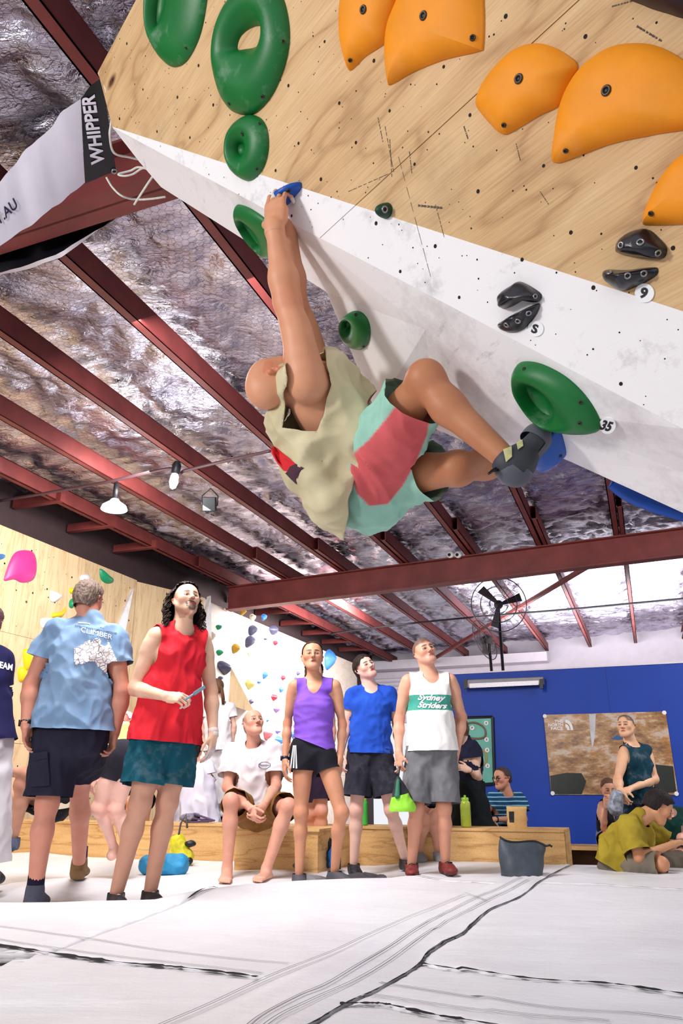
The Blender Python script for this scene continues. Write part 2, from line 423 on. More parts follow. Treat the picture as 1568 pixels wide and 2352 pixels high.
def body_prims(J, b):
    """continuous body; J joints (l, r are the person's own), b build factors"""
    s = b.get('s', 1.0); fem = b.get('fem', 0.0); fat = b.get('fat', 0.0); arm = b.get('arm', 1.0)*s; leg = b.get('leg', 1.0)*s
    S = (J['sl']+J['sr'])/2; H = (J['hl']+J['hr'])/2
    if 'up' in b: up0 = b['up']
    lr, up, fr = frame(J['sl']-J['sr'], S-H); hlr, hup, hfr = frame(J['hl']-J['hr'], S-H)
    sw = (J['sl']-J['sr']).length/2; sw = max(sw, .13*s); T = (S-H).length
    q = []; dp = (1+.25*fat)
    mid = J.get('sp', S.lerp(H, 0.55))
    cw = sw*0.83
    q.append(ecap(S-up*.055*s, S.lerp(H, .40), cw*.92, .098*s*dp, cw*.90, .105*s*dp, lr, .05, n='chest'))
    q.append(ecap(S.lerp(H, .38), mid, cw*.90, .104*s*dp, .128*s*(1-.12*fem)*dp, .095*s*dp*(1+.2*fat), lr, .06, n='waist'))
    q.append(ecap(mid, H+up*.02, .130*s*(1-.10*fem)*dp, .096*s*dp*(1+.2*fat), .152*s*dp, .105*s*dp, hlr, .06, n='belly'))
    q.append(ecap(H+up*.04*s, H-up*.03*s, .150*s*dp, .105*s*dp, .135*s*dp, .105*s*dp, hlr, .05, n='pelvis'))
    for m, k in ((1, 'l'), (-1, 'r')):
        sh, e, w_ = J['s'+k], J['e'+k], J['w'+k]; h, kn, a = J['h'+k], J['k'+k], J['a'+k]
        if fem: q.append(ell(S.lerp(H, .30)+fr*.075*s+lr*m*.066*s, (.056*s, .055*s, .050*s), np.array([lr, up, fr]), .05, n='bust'))
        else: q.append(ell(S.lerp(H, .20)+fr*.062*s+lr*m*.070*s, (.078*s, .058*s, .042*s), np.array([lr, up, fr]), .05, n='pec'))
        q.append(ell(S.lerp(H, .22)-fr*.055*s+lr*m*.075*s, (.07*s, .09*s, .045*s), np.array([lr, up, fr]), .05, n='scap'))
        q.append(seg(J['nk']+up*.015*s-fr*.012*s, sh+up*.012*s-lr*m*.02*s, .046*s, .040*s, .04, n='trap'))
        q.append(seg(sh-lr*m*.012*s, sh.lerp(e, .28), .056*arm*(1-.1*fem), .049*arm*(1-.1*fem), .045, n='arm'))
        q.append(seg(sh.lerp(e, .15), e, .047*arm*(1-.12*fem), .039*arm*(1-.1*fem), .03, n='arm'))
        bi = sh.lerp(e, .55); ax = nrm(e-sh); bd = nrm((w_-e)-ax*(w_-e).dot(ax)) if ((w_-e)-ax*(w_-e).dot(ax)).length > .02 else fr
        q.append(ell(bi+bd*.016*arm, (.040*arm*(1-.15*fem), .075*arm, .034*arm*(1-.15*fem)), np.array([ax.cross(bd), ax, bd]), .03, n='arm'))
        q.append(seg(e, e.lerp(w_, .30), .038*arm*(1-.08*fem), .0415*arm*(1-.1*fem), .03, n='fore')); q.append(seg(e.lerp(w_, .28), w_, .0415*arm*(1-.1*fem), .0265*arm*(1-.06*fem), .03, n='fore'))
        q.append(seg(h-up*.0, kn, .083*leg*(1+.04*fem), .054*leg*(1-.06*fem), .05, n='thigh'))
        lax = nrm(kn-h); kd = (a-kn)-lax*(a-kn).dot(lax); bk = nrm(kd) if kd.length > .05 else -hfr
        cax = nrm(a-kn)
        qd = -bk if kd.length > .05 else hfr
        q.append(ell(h.lerp(kn, .45)+qd*.022*leg, (.062*leg, .16*leg, .056*leg), np.array([lax.cross(qd), lax, qd]), .04, n='thigh'))
        q.append(ell(kn+nrm(nrm(kn-h)-cax)*.008*leg if kd.length > .05 else kn+hfr*.008*leg, (.050*leg,)*3, None, .03, n='knee'))
        cb = nrm(nrm(h-kn) - cax*nrm(h-kn).dot(cax)) if kd.length > .05 else -hfr
        q.append(seg(kn, kn.lerp(a, .32)+cb*.014*leg, .050*leg*(1-.05*fem), .052*leg*(1-.08*fem), .03, n='calf')); q.append(seg(kn.lerp(a, .30)+cb*.014*leg, a, .053*leg*(1-.08*fem), .034*leg*(1-.06*fem), .03, n='calf'))
        q.append(ell(h-hfr*.055*s-hup*.015*s+hlr*m*(-.012)*s, (.080*s, .085*s, .070*s), np.array([hlr, hup, hfr]), .05, n='glute'))
    return q, (S, H, lr, up, fr, sw, T)
def smooth01(x, a, b): t = np.clip((x-a)/(b-a), 0, 1); return t*t*(3-2*t)
SKINS = {}
def skin_mat(rough=0.5):
    if 'skin' in SKINS: return SKINS['skin']
    t = NT('skin'); t.val('Roughness', rough); t.val('Specular IOR Level', 0.35); t.val('Subsurface Weight', 0.0)
    at = t.n('ShaderNodeAttribute', attribute_name='Col')
    co = t.coord()
    c = t.mix(0.5, at.outputs['Color'], t.ramp(t.noise(co, 14, 4), [(0.3, (0.78, 0.72, 0.70, 1)), (0.7, (1, 1, 1, 1))]), 'MULTIPLY')
    t.col(c); t.bump(t.noise(co, 160, 2), 0.08, 0.002); SKINS['skin'] = t.m; return t.m
def cloth_mat(name, c, c2=None, rough=0.85, weave=0.15, stripes=None, vscale=5, chalk=0.0):
    if name in _mats: return _mats[name]
    t = NT(name); t.val('Roughness', rough); t.val('Specular IOR Level', 0.2); t.val('Sheen Weight', 0.0)
    co = t.coord(); c = srgb(*c)
    lo = srgb(*c2) if c2 else tuple(v*.82 for v in c[:3])+(1,)
    col = t.ramp(t.noise(co, vscale, 4), [(0.3, lo), (0.7, c)])
    if chalk: col = t.mix(t.math('MULTIPLY', t.ramp(t.noise(co, 9, 5, .7), [(0.52, (0,)*3), (0.72, (1,)*3)]), chalk), col, srgb(190, 195, 200))
    if stripes:
        ax, f, cs, wd = stripes; sp = t.n('ShaderNodeSeparateXYZ'); t.l(co, sp.inputs[0])
        v = t.math('ADD', t.math('MULTIPLY', sp.outputs[ax], f), t.math('MULTIPLY', t.noise(co, 6, 2), 0.25))
        m = t.math('LESS_THAN', t.math('FRACT', v), wd); col = t.mix(m, col, srgb(*cs))
    t.col(col); t.bump(t.noise(co, 420, 2), weave, 0.002); _mats[name] = t.m; return t.m
def eye_mat():
    if 'eye' in _mats: return _mats['eye']
    t = NT('eye'); t.val('Roughness', 0.12); at = t.n('ShaderNodeAttribute', attribute_name='Col'); t.col(at.outputs['Color']); _mats['eye'] = t.m; return t.m
def uvsphere(c, r, z, n=14, m=10):
    z = nrm(z); x = z.orthogonal().normalized(); y = z.cross(x); V = [Vector(c)+z*r]; F = []; ang = [0.0]
    for i in range(1, m):
        a = math.pi*i/m
        for k in range(n): t = 2*math.pi*k/n; V.append(Vector(c)+(z*math.cos(a)+(x*math.cos(t)+y*math.sin(t))*math.sin(a))*r); ang.append(a)
    V.append(Vector(c)-z*r); ang.append(math.pi)
    for k in range(n): F.append((0, 1+k, 1+(k+1) % n))
    for i in range(m-2):
        for k in range(n): F.append((1+i*n+k, 1+(i+1)*n+k, 1+(i+1)*n+(k+1) % n, 1+i*n+(k+1) % n))
    e = len(V)-1
    for k in range(n): F.append((1+(m-2)*n+k, e, 1+(m-2)*n+(k+1) % n))
    return V, F, ang
def folds_disp(V, N, lr, up, fr, folds, org):
    d = np.zeros(len(V)); Q = V-np.array(org)
    C = np.stack([Q @ np.array(lr), Q @ np.array(up), Q @ np.array(fr)], 1)
    for (amp, fx, fy, fz, sd, mode) in folds:
        W = C*np.array([fx, fy, fz])+sd
        W = W+0.45*np.stack([pnoise(C*5+sd), pnoise(C*5+sd+31), pnoise(C*5+sd+57)], 1)
        n = pnoise(W)
        d += 1.5*amp*((0.6-np.abs(n)*2.2) if mode else n)
    return d

class Person:
    def __init__(s, J, b, label, skin=(224, 172, 140), vox=0.010, base=None, group=None, Y=None):
        s.J = {k: (U(v[0], v[1], Y+(v[2] if len(v) > 2 else 0)) if not isinstance(v, Vector) else v) for k, v in J.items()} if Y is not None else J
        J = s.J; s.b = b; s.vox = vox
        if b.get('hips', 1):
            hw = .155*b.get('s', 1.0); m_ = (J['hl']+J['hr'])/2; d_ = J['hl']-J['hr']
            if d_.length > hw: J['hl'] = m_+d_.normalized()*hw/2; J['hr'] = m_-d_.normalized()*hw/2
        s.skin = np.array(srgb(*skin)[:3])
        if b.get('ground'):
            for k in 'lr':
                a_ = J['a'+k]; a_.z = float(mz([a_.x], [a_.y])[0])+b['ground']
        if base is None:
            lo = min((J[k] for k in ('al', 'ar')), key=lambda v: v.z); base = ((J['al'].x+J['ar'].x)/2, (J['al'].y+J['ar'].y)/2, lo.z-.08)
        s.root = empty('person', base, label, 'person', group)
        s.prims, (s.S, s.H, s.lr, s.up, s.fr, s.sw, s.T) = body_prims(J, b)
        s.fine = []; s.head = None; s.tips = {}; s.paint = []; s.hs = 1.0
        s.org = s.H
    def set_head(s, look, tilt=(0, 0, 1), hs=1.0, **kw):
        z = nrm(look); y = Vector(tilt); y = nrm(y-z*y.dot(z)); x = y.cross(z); s.hs = hs
        q, P, R = head_prims(s.J['hd'], x, y, z, hs, s.b.get('fem', 0), **kw)
        nb = .050*hs*(1-.14*s.b.get('fem', 0))*s.b.get('neck', 1.0)
        s.prims.append(seg(s.J['nk']-s.up*.02, P(0, -.055, -.022), nb*1.10, nb, .03)); s.prims.append(seg(s.J['nk'], P(0, -.01, -.03), nb*.95, nb, .03))
        s.prims += q; s.headP = P; s.headR = R; s.hx = (x, y, z); s.head = Vector(s.J['hd'])
        s.fine.append((P(0, 0, 0.005), .150*hs, .0030*hs)); return s
    def hand(s, k, d, palm, thumb, curl=.35, hs=1.0, fine=True, **kw):
        q, t = hand_prims(s.J['w'+k], d, palm, thumb, curl, hs, **kw); s.prims += q; s.tips[k] = t; s.handq = getattr(s, 'handq', {}); s.handq[k] = q
        if fine: s.fine.append((s.J['w'+k]+nrm(d)*.095*hs, .125*hs, .0036))
        return s
    def foot(s, k, toe, fs=1.0):
        toe = Vector(toe)
        if s.b.get('ground'): toe.z = s.J['a'+k].z-.062
        s.prims += foot_prims(s.J['a'+k], toe, fs); s.fine.append((s.J['a'+k].lerp(Vector(toe), .5)-Vector((0, 0, .03)), .16*fs, .0048)); return s
    def local(s, V):
        return ((V-np.array(s.head)) @ s.headR.T.astype(float))/s.hs
    def build(s, lip=(186, 96, 88), brow=(60, 40, 30), beard=None, scalp=None, eye=(70, 50, 36), eyes=True, patches=()):
        V, T, N = mesh_prims(s.prims, s.vox)
        Vs, Ns, Ts = [], [], []; g = np.full(len(V), -1.0)
        for c, r, v in s.fine: g = np.maximum(g, (r-.008)-np.linalg.norm(V-np.array(c), axis=1))
        if s.fine: V, N, T = clip(V, N, T, g)
        Vs.append(V); Ns.append(N); Ts.append(T); base = len(V)
        done = []
        for c, r, v in s.fine:
            c = np.array(c); V, T, N = mesh_prims(s.prims, v*.92, c-r-3*v, c+r+3*v)
            g = np.linalg.norm(V-c, axis=1)-r
            for c2, r2 in done: g = np.maximum(g, (r2-.0012)-np.linalg.norm(V-c2, axis=1))
            done.append((c, r))
            if not len(T): continue
            V, N, T = clip(V, N, T, g); Vs.append(V); Ns.append(N); Ts.append(T+base); base += len(V)
        V = np.concatenate(Vs); N = np.concatenate(Ns); T = np.concatenate(Ts)
        N /= np.linalg.norm(N, axis=1)[:, None]+1e-9
        C = np.tile(s.skin, (len(V), 1))
        def blend(m, col):
            m = np.clip(m, 0, 1)[:, None]; C[:] = C*(1-m)+np.array(srgb(*col)[:3])*m
        # warm blotches: knees, elbows, hands, ears
        for k in ('kl', 'kr', 'el', 'er'):
            d = np.linalg.norm(V-np.array(s.J[k]), axis=1); C *= 1-(np.array([.04, .16, .18])*smooth01(-d, -.10, -.03)[:, None])
        if s.head is not None:
            Lc = s.local(V); near = np.linalg.norm(Lc-[0, 0, .0], axis=1) < .17
            x, y, z = np.abs(Lc[:, 0]), Lc[:, 1], Lc[:, 2]
            C *= 1-np.where(near, 1, 0)[:, None]*np.array([.02, .13, .13])*(smooth01(-np.hypot(x-.045, y+.03), -.035, -.01)*(z > .03))[:, None]
            C *= 1-np.where(near, 1, 0)[:, None]*np.array([.03, .18, .18])*(smooth01(-np.hypot(x, y+.03), -.022, -.008)*(z > .085))[:, None]
            C *= 1-np.where(near, 1, 0)[:, None]*np.array([.03, .2, .2])*((x > .073)*(y < .04)*(y > -.05))[:, None]
            if scalp is not None:
                col, fn = scalp; blend(np.where(near, fn(x, y, z, Lc), 0), col)
            if beard is not None:
                for col, fn in beard: blend(np.where(near, fn(x, y, z, Lc), 0), col)
            blend(near*smooth01(-(np.hypot(x/.023, (y+.0612)/.0115)), -1.15, -.8)*(z > .066)*.9, lip)
            by = .026-.10*(x-.03)*(x > .03)+.06*(x-.03)*(x < .03)
            blend(near*smooth01(-np.hypot((x-.031)/.023, (y-by)/.0062), -1.2, -.75)*(z > .05)*.9, brow)
            blend(near*smooth01(-np.hypot((x-.031)/.0175, (y-.0005)/.0085), -1.25, -.95)*(z > .06)*.8, (84, 50, 42))
            blend(near*smooth01(-np.hypot(x-.0085, (y+.0345))*1.0, -.0045, -.002)*(z > .085)*.85, (90, 45, 38))
        for c, r, col in patches: blend(smooth01(-np.linalg.norm(V-np.array(c), axis=1), -r*1.15, -r*.85), col)
        for fn, col in s.paint: blend(fn(V), col)
        s.body = mesh_obj('body', V, T, skin_mat(), s.root, True, colors=C, normals=N)
        if s.head is not None and eyes:
            for m in (-1, 1):
                z = s.hx[2]; lk = nrm(z+s.hx[1]*.12)
                EV, EF, ang = uvsphere(s.headP(m*.031, .0005, .0745), .0132*s.hs, lk, 16, 14)
                col = [srgb(18, 14, 12)[:3] if a < .24 else (srgb(*eye)[:3] if a < .60 else srgb(206, 196, 192)[:3]) for a in ang]
                mesh_obj('eye', EV, EF, eye_mat(), s.root, True, colors=np.array(col))
        return s
    def garment(s, name, prims, gfn, m, vox=None, folds=(), label=None, extra=0.0, frm=None, colors=None):
        V, T, N = mesh_prims(prims, vox or s.vox)
        g = gfn(V) if gfn else None
        if g is not None: V, N, T = clip(V, N, T, g)
        N /= np.linalg.norm(N, axis=1)[:, None]+1e-9
        lr, up, fr = frm or (s.lr, s.up, s.fr)
        if folds: V = V+N*folds_disp(V, N, lr, up, fr, folds, s.org)[:, None]
        o = mesh_obj(name, V, T, m, s.root, True, colors=colors(V) if colors else None)
        # clipped triangle soup: weld
        bm = bmesh.new(); bm.from_mesh(o.data); bmesh.ops.remove_doubles(bm, verts=bm.verts[:], dist=0.0004); bm.to_mesh(o.data); bm.free()
        o.data.polygons.foreach_set('use_smooth', [True]*len(o.data.polygons))
        if label: o['label'] = label
        return o
    def dotp(s, V, p, n): return (V-np.array(p)) @ np.array(n)
    def ellg(s, V, c, r, fr=None):
        lr, up, f = fr or (s.lr, s.up, s.fr); Q = V-np.array(c)
        return np.sqrt((Q @ np.array(lr)/r[0])**2+(Q @ np.array(up)/r[1])**2+(Q @ np.array(f)/r[2])**2)
    # ---- shirts
    def shirt(s, m, name='t_shirt', hem=0.06, ease=0.014, sleeve=0.45, neck=(.075, .055, .080), neckfwd=.035, armhole=None, flare=0.0, folds=None, label=None, hemn=None, vox=None, neckdrop=0.0, hemfn=None, straps=None, slw=.068, waist=1.0, colors=None):
        J, b = s.J, s.b; sc = b.get('s', 1.0); fat = 1+.25*b.get('fat', 0); fem = b.get('fem', 0); arm = b.get('arm', 1.0)*sc
        S, H, lr, up, fr, sw = s.S, s.H, s.lr, s.up, s.fr, s.sw
        mid = J.get('sp', S.lerp(H, 0.55)); cw = sw*.83; e = ease; q = []
        hp = H-up*(hem+.06)
        q.append(ecap(S-up*.055*sc, S.lerp(H, .40), cw*.92+e, .098*sc*fat+e, cw*.92+e, .106*sc*fat+e, lr, .05))
        q.append(ecap(S.lerp(H, .38), mid, cw*.92+e, .106*sc*fat+e, .135*sc*fat*(1-.10*fem)*waist+e+flare*.4, .100*sc*fat+e+flare*.4, lr, .06))
        q.append(ecap(mid, hp, .138*sc*fat*(1-.08*fem)*waist+e+flare*.5, .102*sc*fat+e+flare*.5, .164*sc*fat+e+flare, .120*sc*fat+e+flare, lr, .06))
        for k, mm in (('l', 1), ('r', -1)):
            sh, el_ = J['s'+k], J['e'+k]
            if fem: q.append(ell(S.lerp(H, .30)+fr*.075*sc+lr*mm*.066*sc, (.056*sc+e, .055*sc+e, .050*sc+e), np.array([lr, up, fr]), .06))
            else: q.append(ell(S.lerp(H, .20)+fr*.062*sc+lr*mm*.070*sc, (.078*sc+e, .058*sc+e, .042*sc+e), np.array([lr, up, fr]), .06))
            q.append(ell(S.lerp(H, .22)-fr*.055*sc+lr*mm*.075*sc, (.07*sc+e, .09*sc+e, .045*sc+e), np.array([lr, up, fr]), .06))
            q.append(seg(J['nk']+up*.015*sc-fr*.012*sc, sh+up*.012*sc-lr*mm*.02*sc, .044*sc+e*.3, .040*sc+e*.6, .04))
            if sleeve:
                q.append(seg(sh-lr*mm*.012*sc, sh.lerp(el_, .3), .056*arm+e, slw*.95*arm+e*.7, .05)); q.append(seg(sh.lerp(el_, .2), sh.lerp(el_, sleeve+.12), slw*.95*arm+e*.7, slw*arm+e, .012))
            else: q.append(seg(sh-lr*mm*.02*sc, sh-lr*mm*.012*sc, .054*arm+e, .054*arm+e, .04))
        nk = J['nk']+fr*neckfwd-up*neckdrop
        torso = q[:3]
        hn = -up if hemn is None else nrm(hemn)
        def g(V):
            G = s.dotp(V, H-up*hem, hn)
            if hemfn is not None: G = np.maximum(G, hemfn(V))
            G = np.maximum(G, (1-s.ellg(V, nk, neck))*.06)
            for k, mm in (('l', 1), ('r', -1)):
                sh, el_ = J['s'+k], J['e'+k]
                if sleeve:
                    ax = nrm(el_-sh); d = s.dotp(V, sh.lerp(el_, sleeve), ax); near = np.linalg.norm((V-np.array(sh.lerp(el_, sleeve)))-np.outer(d, np.array(ax)), axis=1) < .135
                    td = np.min([pdist(p, V[:, 0].astype(np.float32), V[:, 1].astype(np.float32), V[:, 2].astype(np.float32)) for p in torso], 0)
                    G = np.maximum(G, np.where(near & (td > .034) & (s.dotp(V, S, lr*mm) > 0), d, -1))
                else:
                    c, r = armhole; G = np.maximum(G, (1-s.ellg(V, sh+lr*mm*c[0]+up*c[1]+fr*c[2], r))*.06)
            return G
        return s.garment(name, q, g, m, vox, folds if folds is not None else [(.008, 7, 3, 7, 1.3, 1), (.005, 14, 9, 14, 4.1, 1)], label, colors=colors)
    def shorts(s, m, name='shorts', f=0.75, ease=0.014, legw=(.094, .092), top=0.09, folds=None, label=None, vox=None, topn=None, fl=None, fr_=None):
        J, b = s.J, s.b; sc = b.get('s', 1.0); fat = 1+.25*b.get('fat', 0); leg = b.get('leg', 1.0)*sc; e = ease
        H = s.H; lr, up, fr = frame(J['hl']-J['hr'], s.S-H); q = []
        q.append(ecap(H+up*(top+.04), H+up*.02, .136*sc*fat+e*.3, .104*sc*fat+e*.3, .152*sc*fat+e*.4, .110*sc*fat+e*.4, lr, .05)); q.append(ecap(H+up*.03*sc, H-up*.03*sc, .151*sc*fat+e*.5, .108*sc*fat+e*.5, .140*sc*fat+e*.8, .108*sc*fat+e*.8, lr, .05))
        fs = {'l': fl or f, 'r': fr_ or f}
        for k, mm in (('l', 1), ('r', -1)):
            h, kn = J['h'+k], J['k'+k]; ff = fs[k]
            q.append(seg(h, h.lerp(kn, min(ff, 1)*.5), legw[0]*leg+e, (legw[0]+legw[1])/2*leg+e, .05)); q.append(seg(h.lerp(kn, min(ff, 1)*.5), h.lerp(kn, ff+.12), (legw[0]+legw[1])/2*leg+e, legw[1]*leg+e, .02))
            q.append(ell(h-fr*.055*sc-up*.015*sc-lr*mm*.012*sc, (.080*sc+e*.6, .085*sc+e*.6, .070*sc+e*.6), np.array([lr, up, fr]), .05))
        tn = up if topn is None else nrm(topn)
        def g(V):
            G = s.dotp(V, H+up*top, tn); D = []; ts = []
            for k in 'lr':
                h, kn = J['h'+k], J['k'+k]; ax = np.array(nrm(kn-h)); L = (kn-h).length; t = (V-np.array(h)) @ ax; dd = np.linalg.norm((V-np.array(h))-np.outer(np.clip(t, 0, L*1.3), ax), axis=1); D.append((dd, t-fs[k]*L)); ts.append(t)
            G = np.where(np.maximum(ts[0], ts[1]) < .13, G, -1)
            return np.maximum(G, np.where(D[0][0] < D[1][0], D[0][1], D[1][1]))
        return s.garment(name, q, g, m, vox, folds if folds is not None else [(.008, 6, 3, 6, 2.2, 1), (.004, 14, 8, 14, 7.7, 1)], label, frm=(lr, up, fr))
    def hair(s, m, style='short', th=.012, front=.060, nape=-.055, vox=.0045, amp=.006, freq=(60, 14, 60), side=.0, add=(), label=None, cut=()):
        P, R = s.headP, s.headR; h = s.hs; q = []
        q.append(ell(P(0, .032, -.016), ((.076+th)*h, (.084+th)*h, (.094+th)*h), R, .02)); q.append(ell(P(0, .05, .022), ((.066+th*.8)*h, (.054+th)*h, (.058+th*.8)*h), R, .03))
        q.append(seg(P(0, -.03, -.062), P(0, nape-.01, -.060), (.052+th*.7)*h, (.040+th*.5)*h, .03))
        for a in add: q.append(a)
        V, T, N = mesh_prims(q, vox*h)
        L = s.local(V); x, y, z = np.abs(L[:, 0]), L[:, 1], L[:, 2]
        g = np.full(len(V), -1.0)
        hl = front+.010*np.sin(L[:, 0]*160)*.3
        face = np.minimum(z-(hl-(.075-y)*.35-(x/.07)**2*.018), .105-y)     # in front of the hairline
        face = np.where(y < .095, face, np.minimum(face, z-.075))
        g = np.maximum(g, np.where(y > -.02, face, -1))
        g = np.maximum(g, np.where((y <= .03), z-(-.012-side-np.maximum(-y, 0)*.25), -1))   # behind the ears
        g = np.maximum(g, nape-y)
        if style == 'none': g = np.full(len(V), -1.0)
        for c in cut: g = np.maximum(g, c(x, y, z, L))
        V, N, T = clip(V, N, T, g); N /= np.linalg.norm(N, axis=1)[:, None]+1e-9
        L = s.local(V)
        n = pnoise(np.stack([L[:, 0]*freq[0], L[:, 1]*freq[1], L[:, 2]*freq[2]], 1)+3)+.6*pnoise(L*95+11)
        V = V+N*(n*amp*h)[:, None]
        o = mesh_obj('hair', V, T, m, s.root, True)
        if label: o['label'] = label
        return o
def hair_mat(name, c, c2):
    if name in _mats: return _mats[name]
    t = NT(name); t.val('Roughness', 0.6); t.val('Specular IOR Level', 0.2)
    n = t.noise(t.coord((60, 60, 9)), 4, 3, .6); t.col(t.ramp(n, [(0.35, srgb(*c)), (0.65, srgb(*c2))])); t.bump(n, 0.7, 0.004); _mats[name] = t.m; return t.m
# ---- shoes
def shoe(pers, k, toe, m_up, m_sole, kind='shoe', label=None, ht=.05, s=1.0, lace=None, heel_off=.03, up=None, drop=.062):
    a = Vector(pers.J['a'+k]) if isinstance(k, str) else Vector(k); toe = Vector(toe)
    if pers.b.get('ground'): toe.z = a.z-.05
    d = toe-a
    upv = Vector(up) if up else Vector((0, 0, 1)); fd = nrm(d-upv*d.dot(upv)) if not up else nrm(d); sd = nrm(fd.cross(upv)); upv = sd.cross(fd)
    fl = max((d-upv*d.dot(upv)).length, .12)
    heel = a-upv*drop*s*.7-fd*heel_off*s; tb = heel+fd*(fl-.0)*1.0
    q = [ell(heel, (.036*s, .042*s, .042*s), np.array([sd, fd, upv]), .03), ecap(heel, tb-fd*.04, .034*s, .036*s, .044*s, .027*s, sd, .03), ell(tb-fd*.035*s, (.044*s, .055*s, .026*s), np.array([sd, fd, upv]), .03),
         seg(a+upv*ht*.3, a-upv*.03-fd*.005, .043*s, .044*s, .03), ecap(a-upv*.005+fd*.02, heel+fd*fl*.62+upv*.02, .036*s, .036*s, .038*s, .03*s, sd, .03)]
    q.append(seg(a+upv*(ht-.01), a, .044*s, .043*s, .02))
    V, T, N = mesh_prims(q, .0055)
    g = np.maximum(-((V-np.array(heel)) @ np.array(upv))-.026*s, ((V-np.array(a)) @ np.array(upv))-ht)
    V, N, T = clip(V, N, T, g)
    o = mesh_obj('shoe', V, T, m_up, pers.root, True)
    if label: o['label'] = label
    q2 = [ecap(heel-fd*.012, tb-fd*.03, .040*s, .034*s, .050*s, .034*s, sd, .02)]
    V, T, N = mesh_prims(q2, .006); hgt = (V-np.array(heel)) @ np.array(upv)
    V, N, T = clip(V, N, T, np.maximum(hgt+.016*s, -hgt-.034*s))
    bmv = MB(); so = mesh_obj('sole', V+np.array(o.location)*0, T, m_sole, pers.root, True); so.parent = o
    bm = bmesh.new(); bm.from_mesh(so.data); bmesh.ops.remove_doubles(bm, verts=bm.verts[:], dist=.0005); bmesh.ops.holes_fill(bm, edges=bm.edges[:]); bm.to_mesh(so.data); bm.free()
    if lace:
        b = MB()
        for i in range(4):
            c = heel+fd*(fl*(.42+.10*i))+upv*(.052-.006*i)*s; b.tube([c-sd*.022*s-upv*.006, c+upv*.003, c+sd*.022*s-upv*.006], .0028, 5)
        lo = b.build('laces', lace, pers.root, True); lo.parent = o
    return o
# ---- flat prints: outline drawn in the photo's frame, laid onto the real surface by ray casting
_bvh = {}
def bvh_of(o):
    if o.name not in _bvh:
        org = Vector(o.parent.get('_org', (0, 0, 0))) if o.parent else Vector(o.get('_org', (0, 0, 0)))
        if o.parent and o.parent.parent: org = Vector(o.parent.parent.get('_org', (0, 0, 0)))
        me = o.data; _bvh[o.name] = BVHTree.FromPolygons([v.co+org for v in me.vertices], [tuple(p.vertices) for p in me.polygons])
    return _bvh[o.name]
def onto(o, px, py):
    r = ray(px, py).normalized(); h = bvh_of(o).ray_cast(Vector((0, 0, CAMZ)), r)
    if h[0] is None: return None, None
    n = h[1]
    if n.dot(r) > 0: n = -n
    return h[0], n
def stuck(name, o, V2, F, m, parent, off=.0016, label=None):
    """mesh drawn in photo pixels (V2) laid on object o"""
    P = []; last = None
    for (x, y) in V2:
        p, n = onto(o, x, y)
        if p is None:
            if last is None: P.append(None); continue
            p = U(x, y, last.y); n = Vector((0, -1, 0))
        last = p; P.append(p+n*off)
    F = [f for f in F if all(P[i] is not None for i in f)]
    P = [p if p is not None else Vector((0, 0, 0)) for p in P]
    used = sorted({i for f in F for i in f}); mp = {i: j for j, i in enumerate(used)}
    if not F: return None
    ob = mesh_obj(name, [P[i] for i in used], [tuple(mp[i] for i in f) for f in F], m, None, False)
    if parent is not None:
        rt = parent; org = Vector(rt.get('_org', (0, 0, 0))) if '_org' in rt else Vector(rt.parent.get('_org', (0, 0, 0)))
        ob.data.transform(Matrix.Translation(-org)); ob.parent = parent
    if label: ob['label'] = label
    return ob
def text_mesh(txt, bold=0.0, shear=0.0, space=1.0):
    c = bpy.data.curves.new('t', 'FONT'); c.body = txt; c.size = 1.0; c.align_x = 'CENTER'; c.align_y = 'CENTER'; c.offset = bold; c.shear = shear; c.space_character = space; c.resolution_u = 3
    o = bpy.data.objects.new('t', c); COL.objects.link(o); dg = bpy.context.evaluated_depsgraph_get(); me = bpy.data.meshes.new_from_object(o.evaluated_get(dg))
    bm = bmesh.new(); bm.from_mesh(me); bmesh.ops.triangulate(bm, faces=bm.faces[:])
    V = np.array([v.co[:2] for v in bm.verts]); F = [tuple(v.index for v in f.verts) for f in bm.faces]; bm.free()
    bpy.data.objects.remove(o); bpy.data.curves.remove(c); bpy.data.meshes.remove(me)
    return V, F
def text_px(txt, cx, cy, wpx, hpx, slope=0.0, lean=0.0, bold=0.0, shear=0.0, vert=None):
    """text fitted to a box in photo pixels; slope tilts the baseline, vert = direction of text"""
    V, F = text_mesh(txt, bold, shear); lo, hi = V.min(0), V.max(0); W = (V-(lo+hi)/2)/(hi-lo)
    if vert is None: dx, dy = np.array([1, slope]), np.array([lean, -1])
    else: dx, dy = np.array(vert[0]), np.array(vert[1])
    Q = np.array([cx, cy])+np.outer(W[:, 0]*wpx, dx)+np.outer(W[:, 1]*hpx, dy)
    return [tuple(q) for q in Q], F
def grid_px(corners, nx, ny):
    a, b, c, d = [np.array(p, float) for p in corners]; V = []; F = []
    for j in range(ny+1):
        for i in range(nx+1): u, v = i/nx, j/ny; V.append(tuple((a*(1-u)+b*u)*(1-v)+(d*(1-u)+c*u)*v))
    for j in range(ny):
        for i in range(nx): k = j*(nx+1)+i; F.append((k, k+1, k+nx+2, k+nx+1))
    return V, F

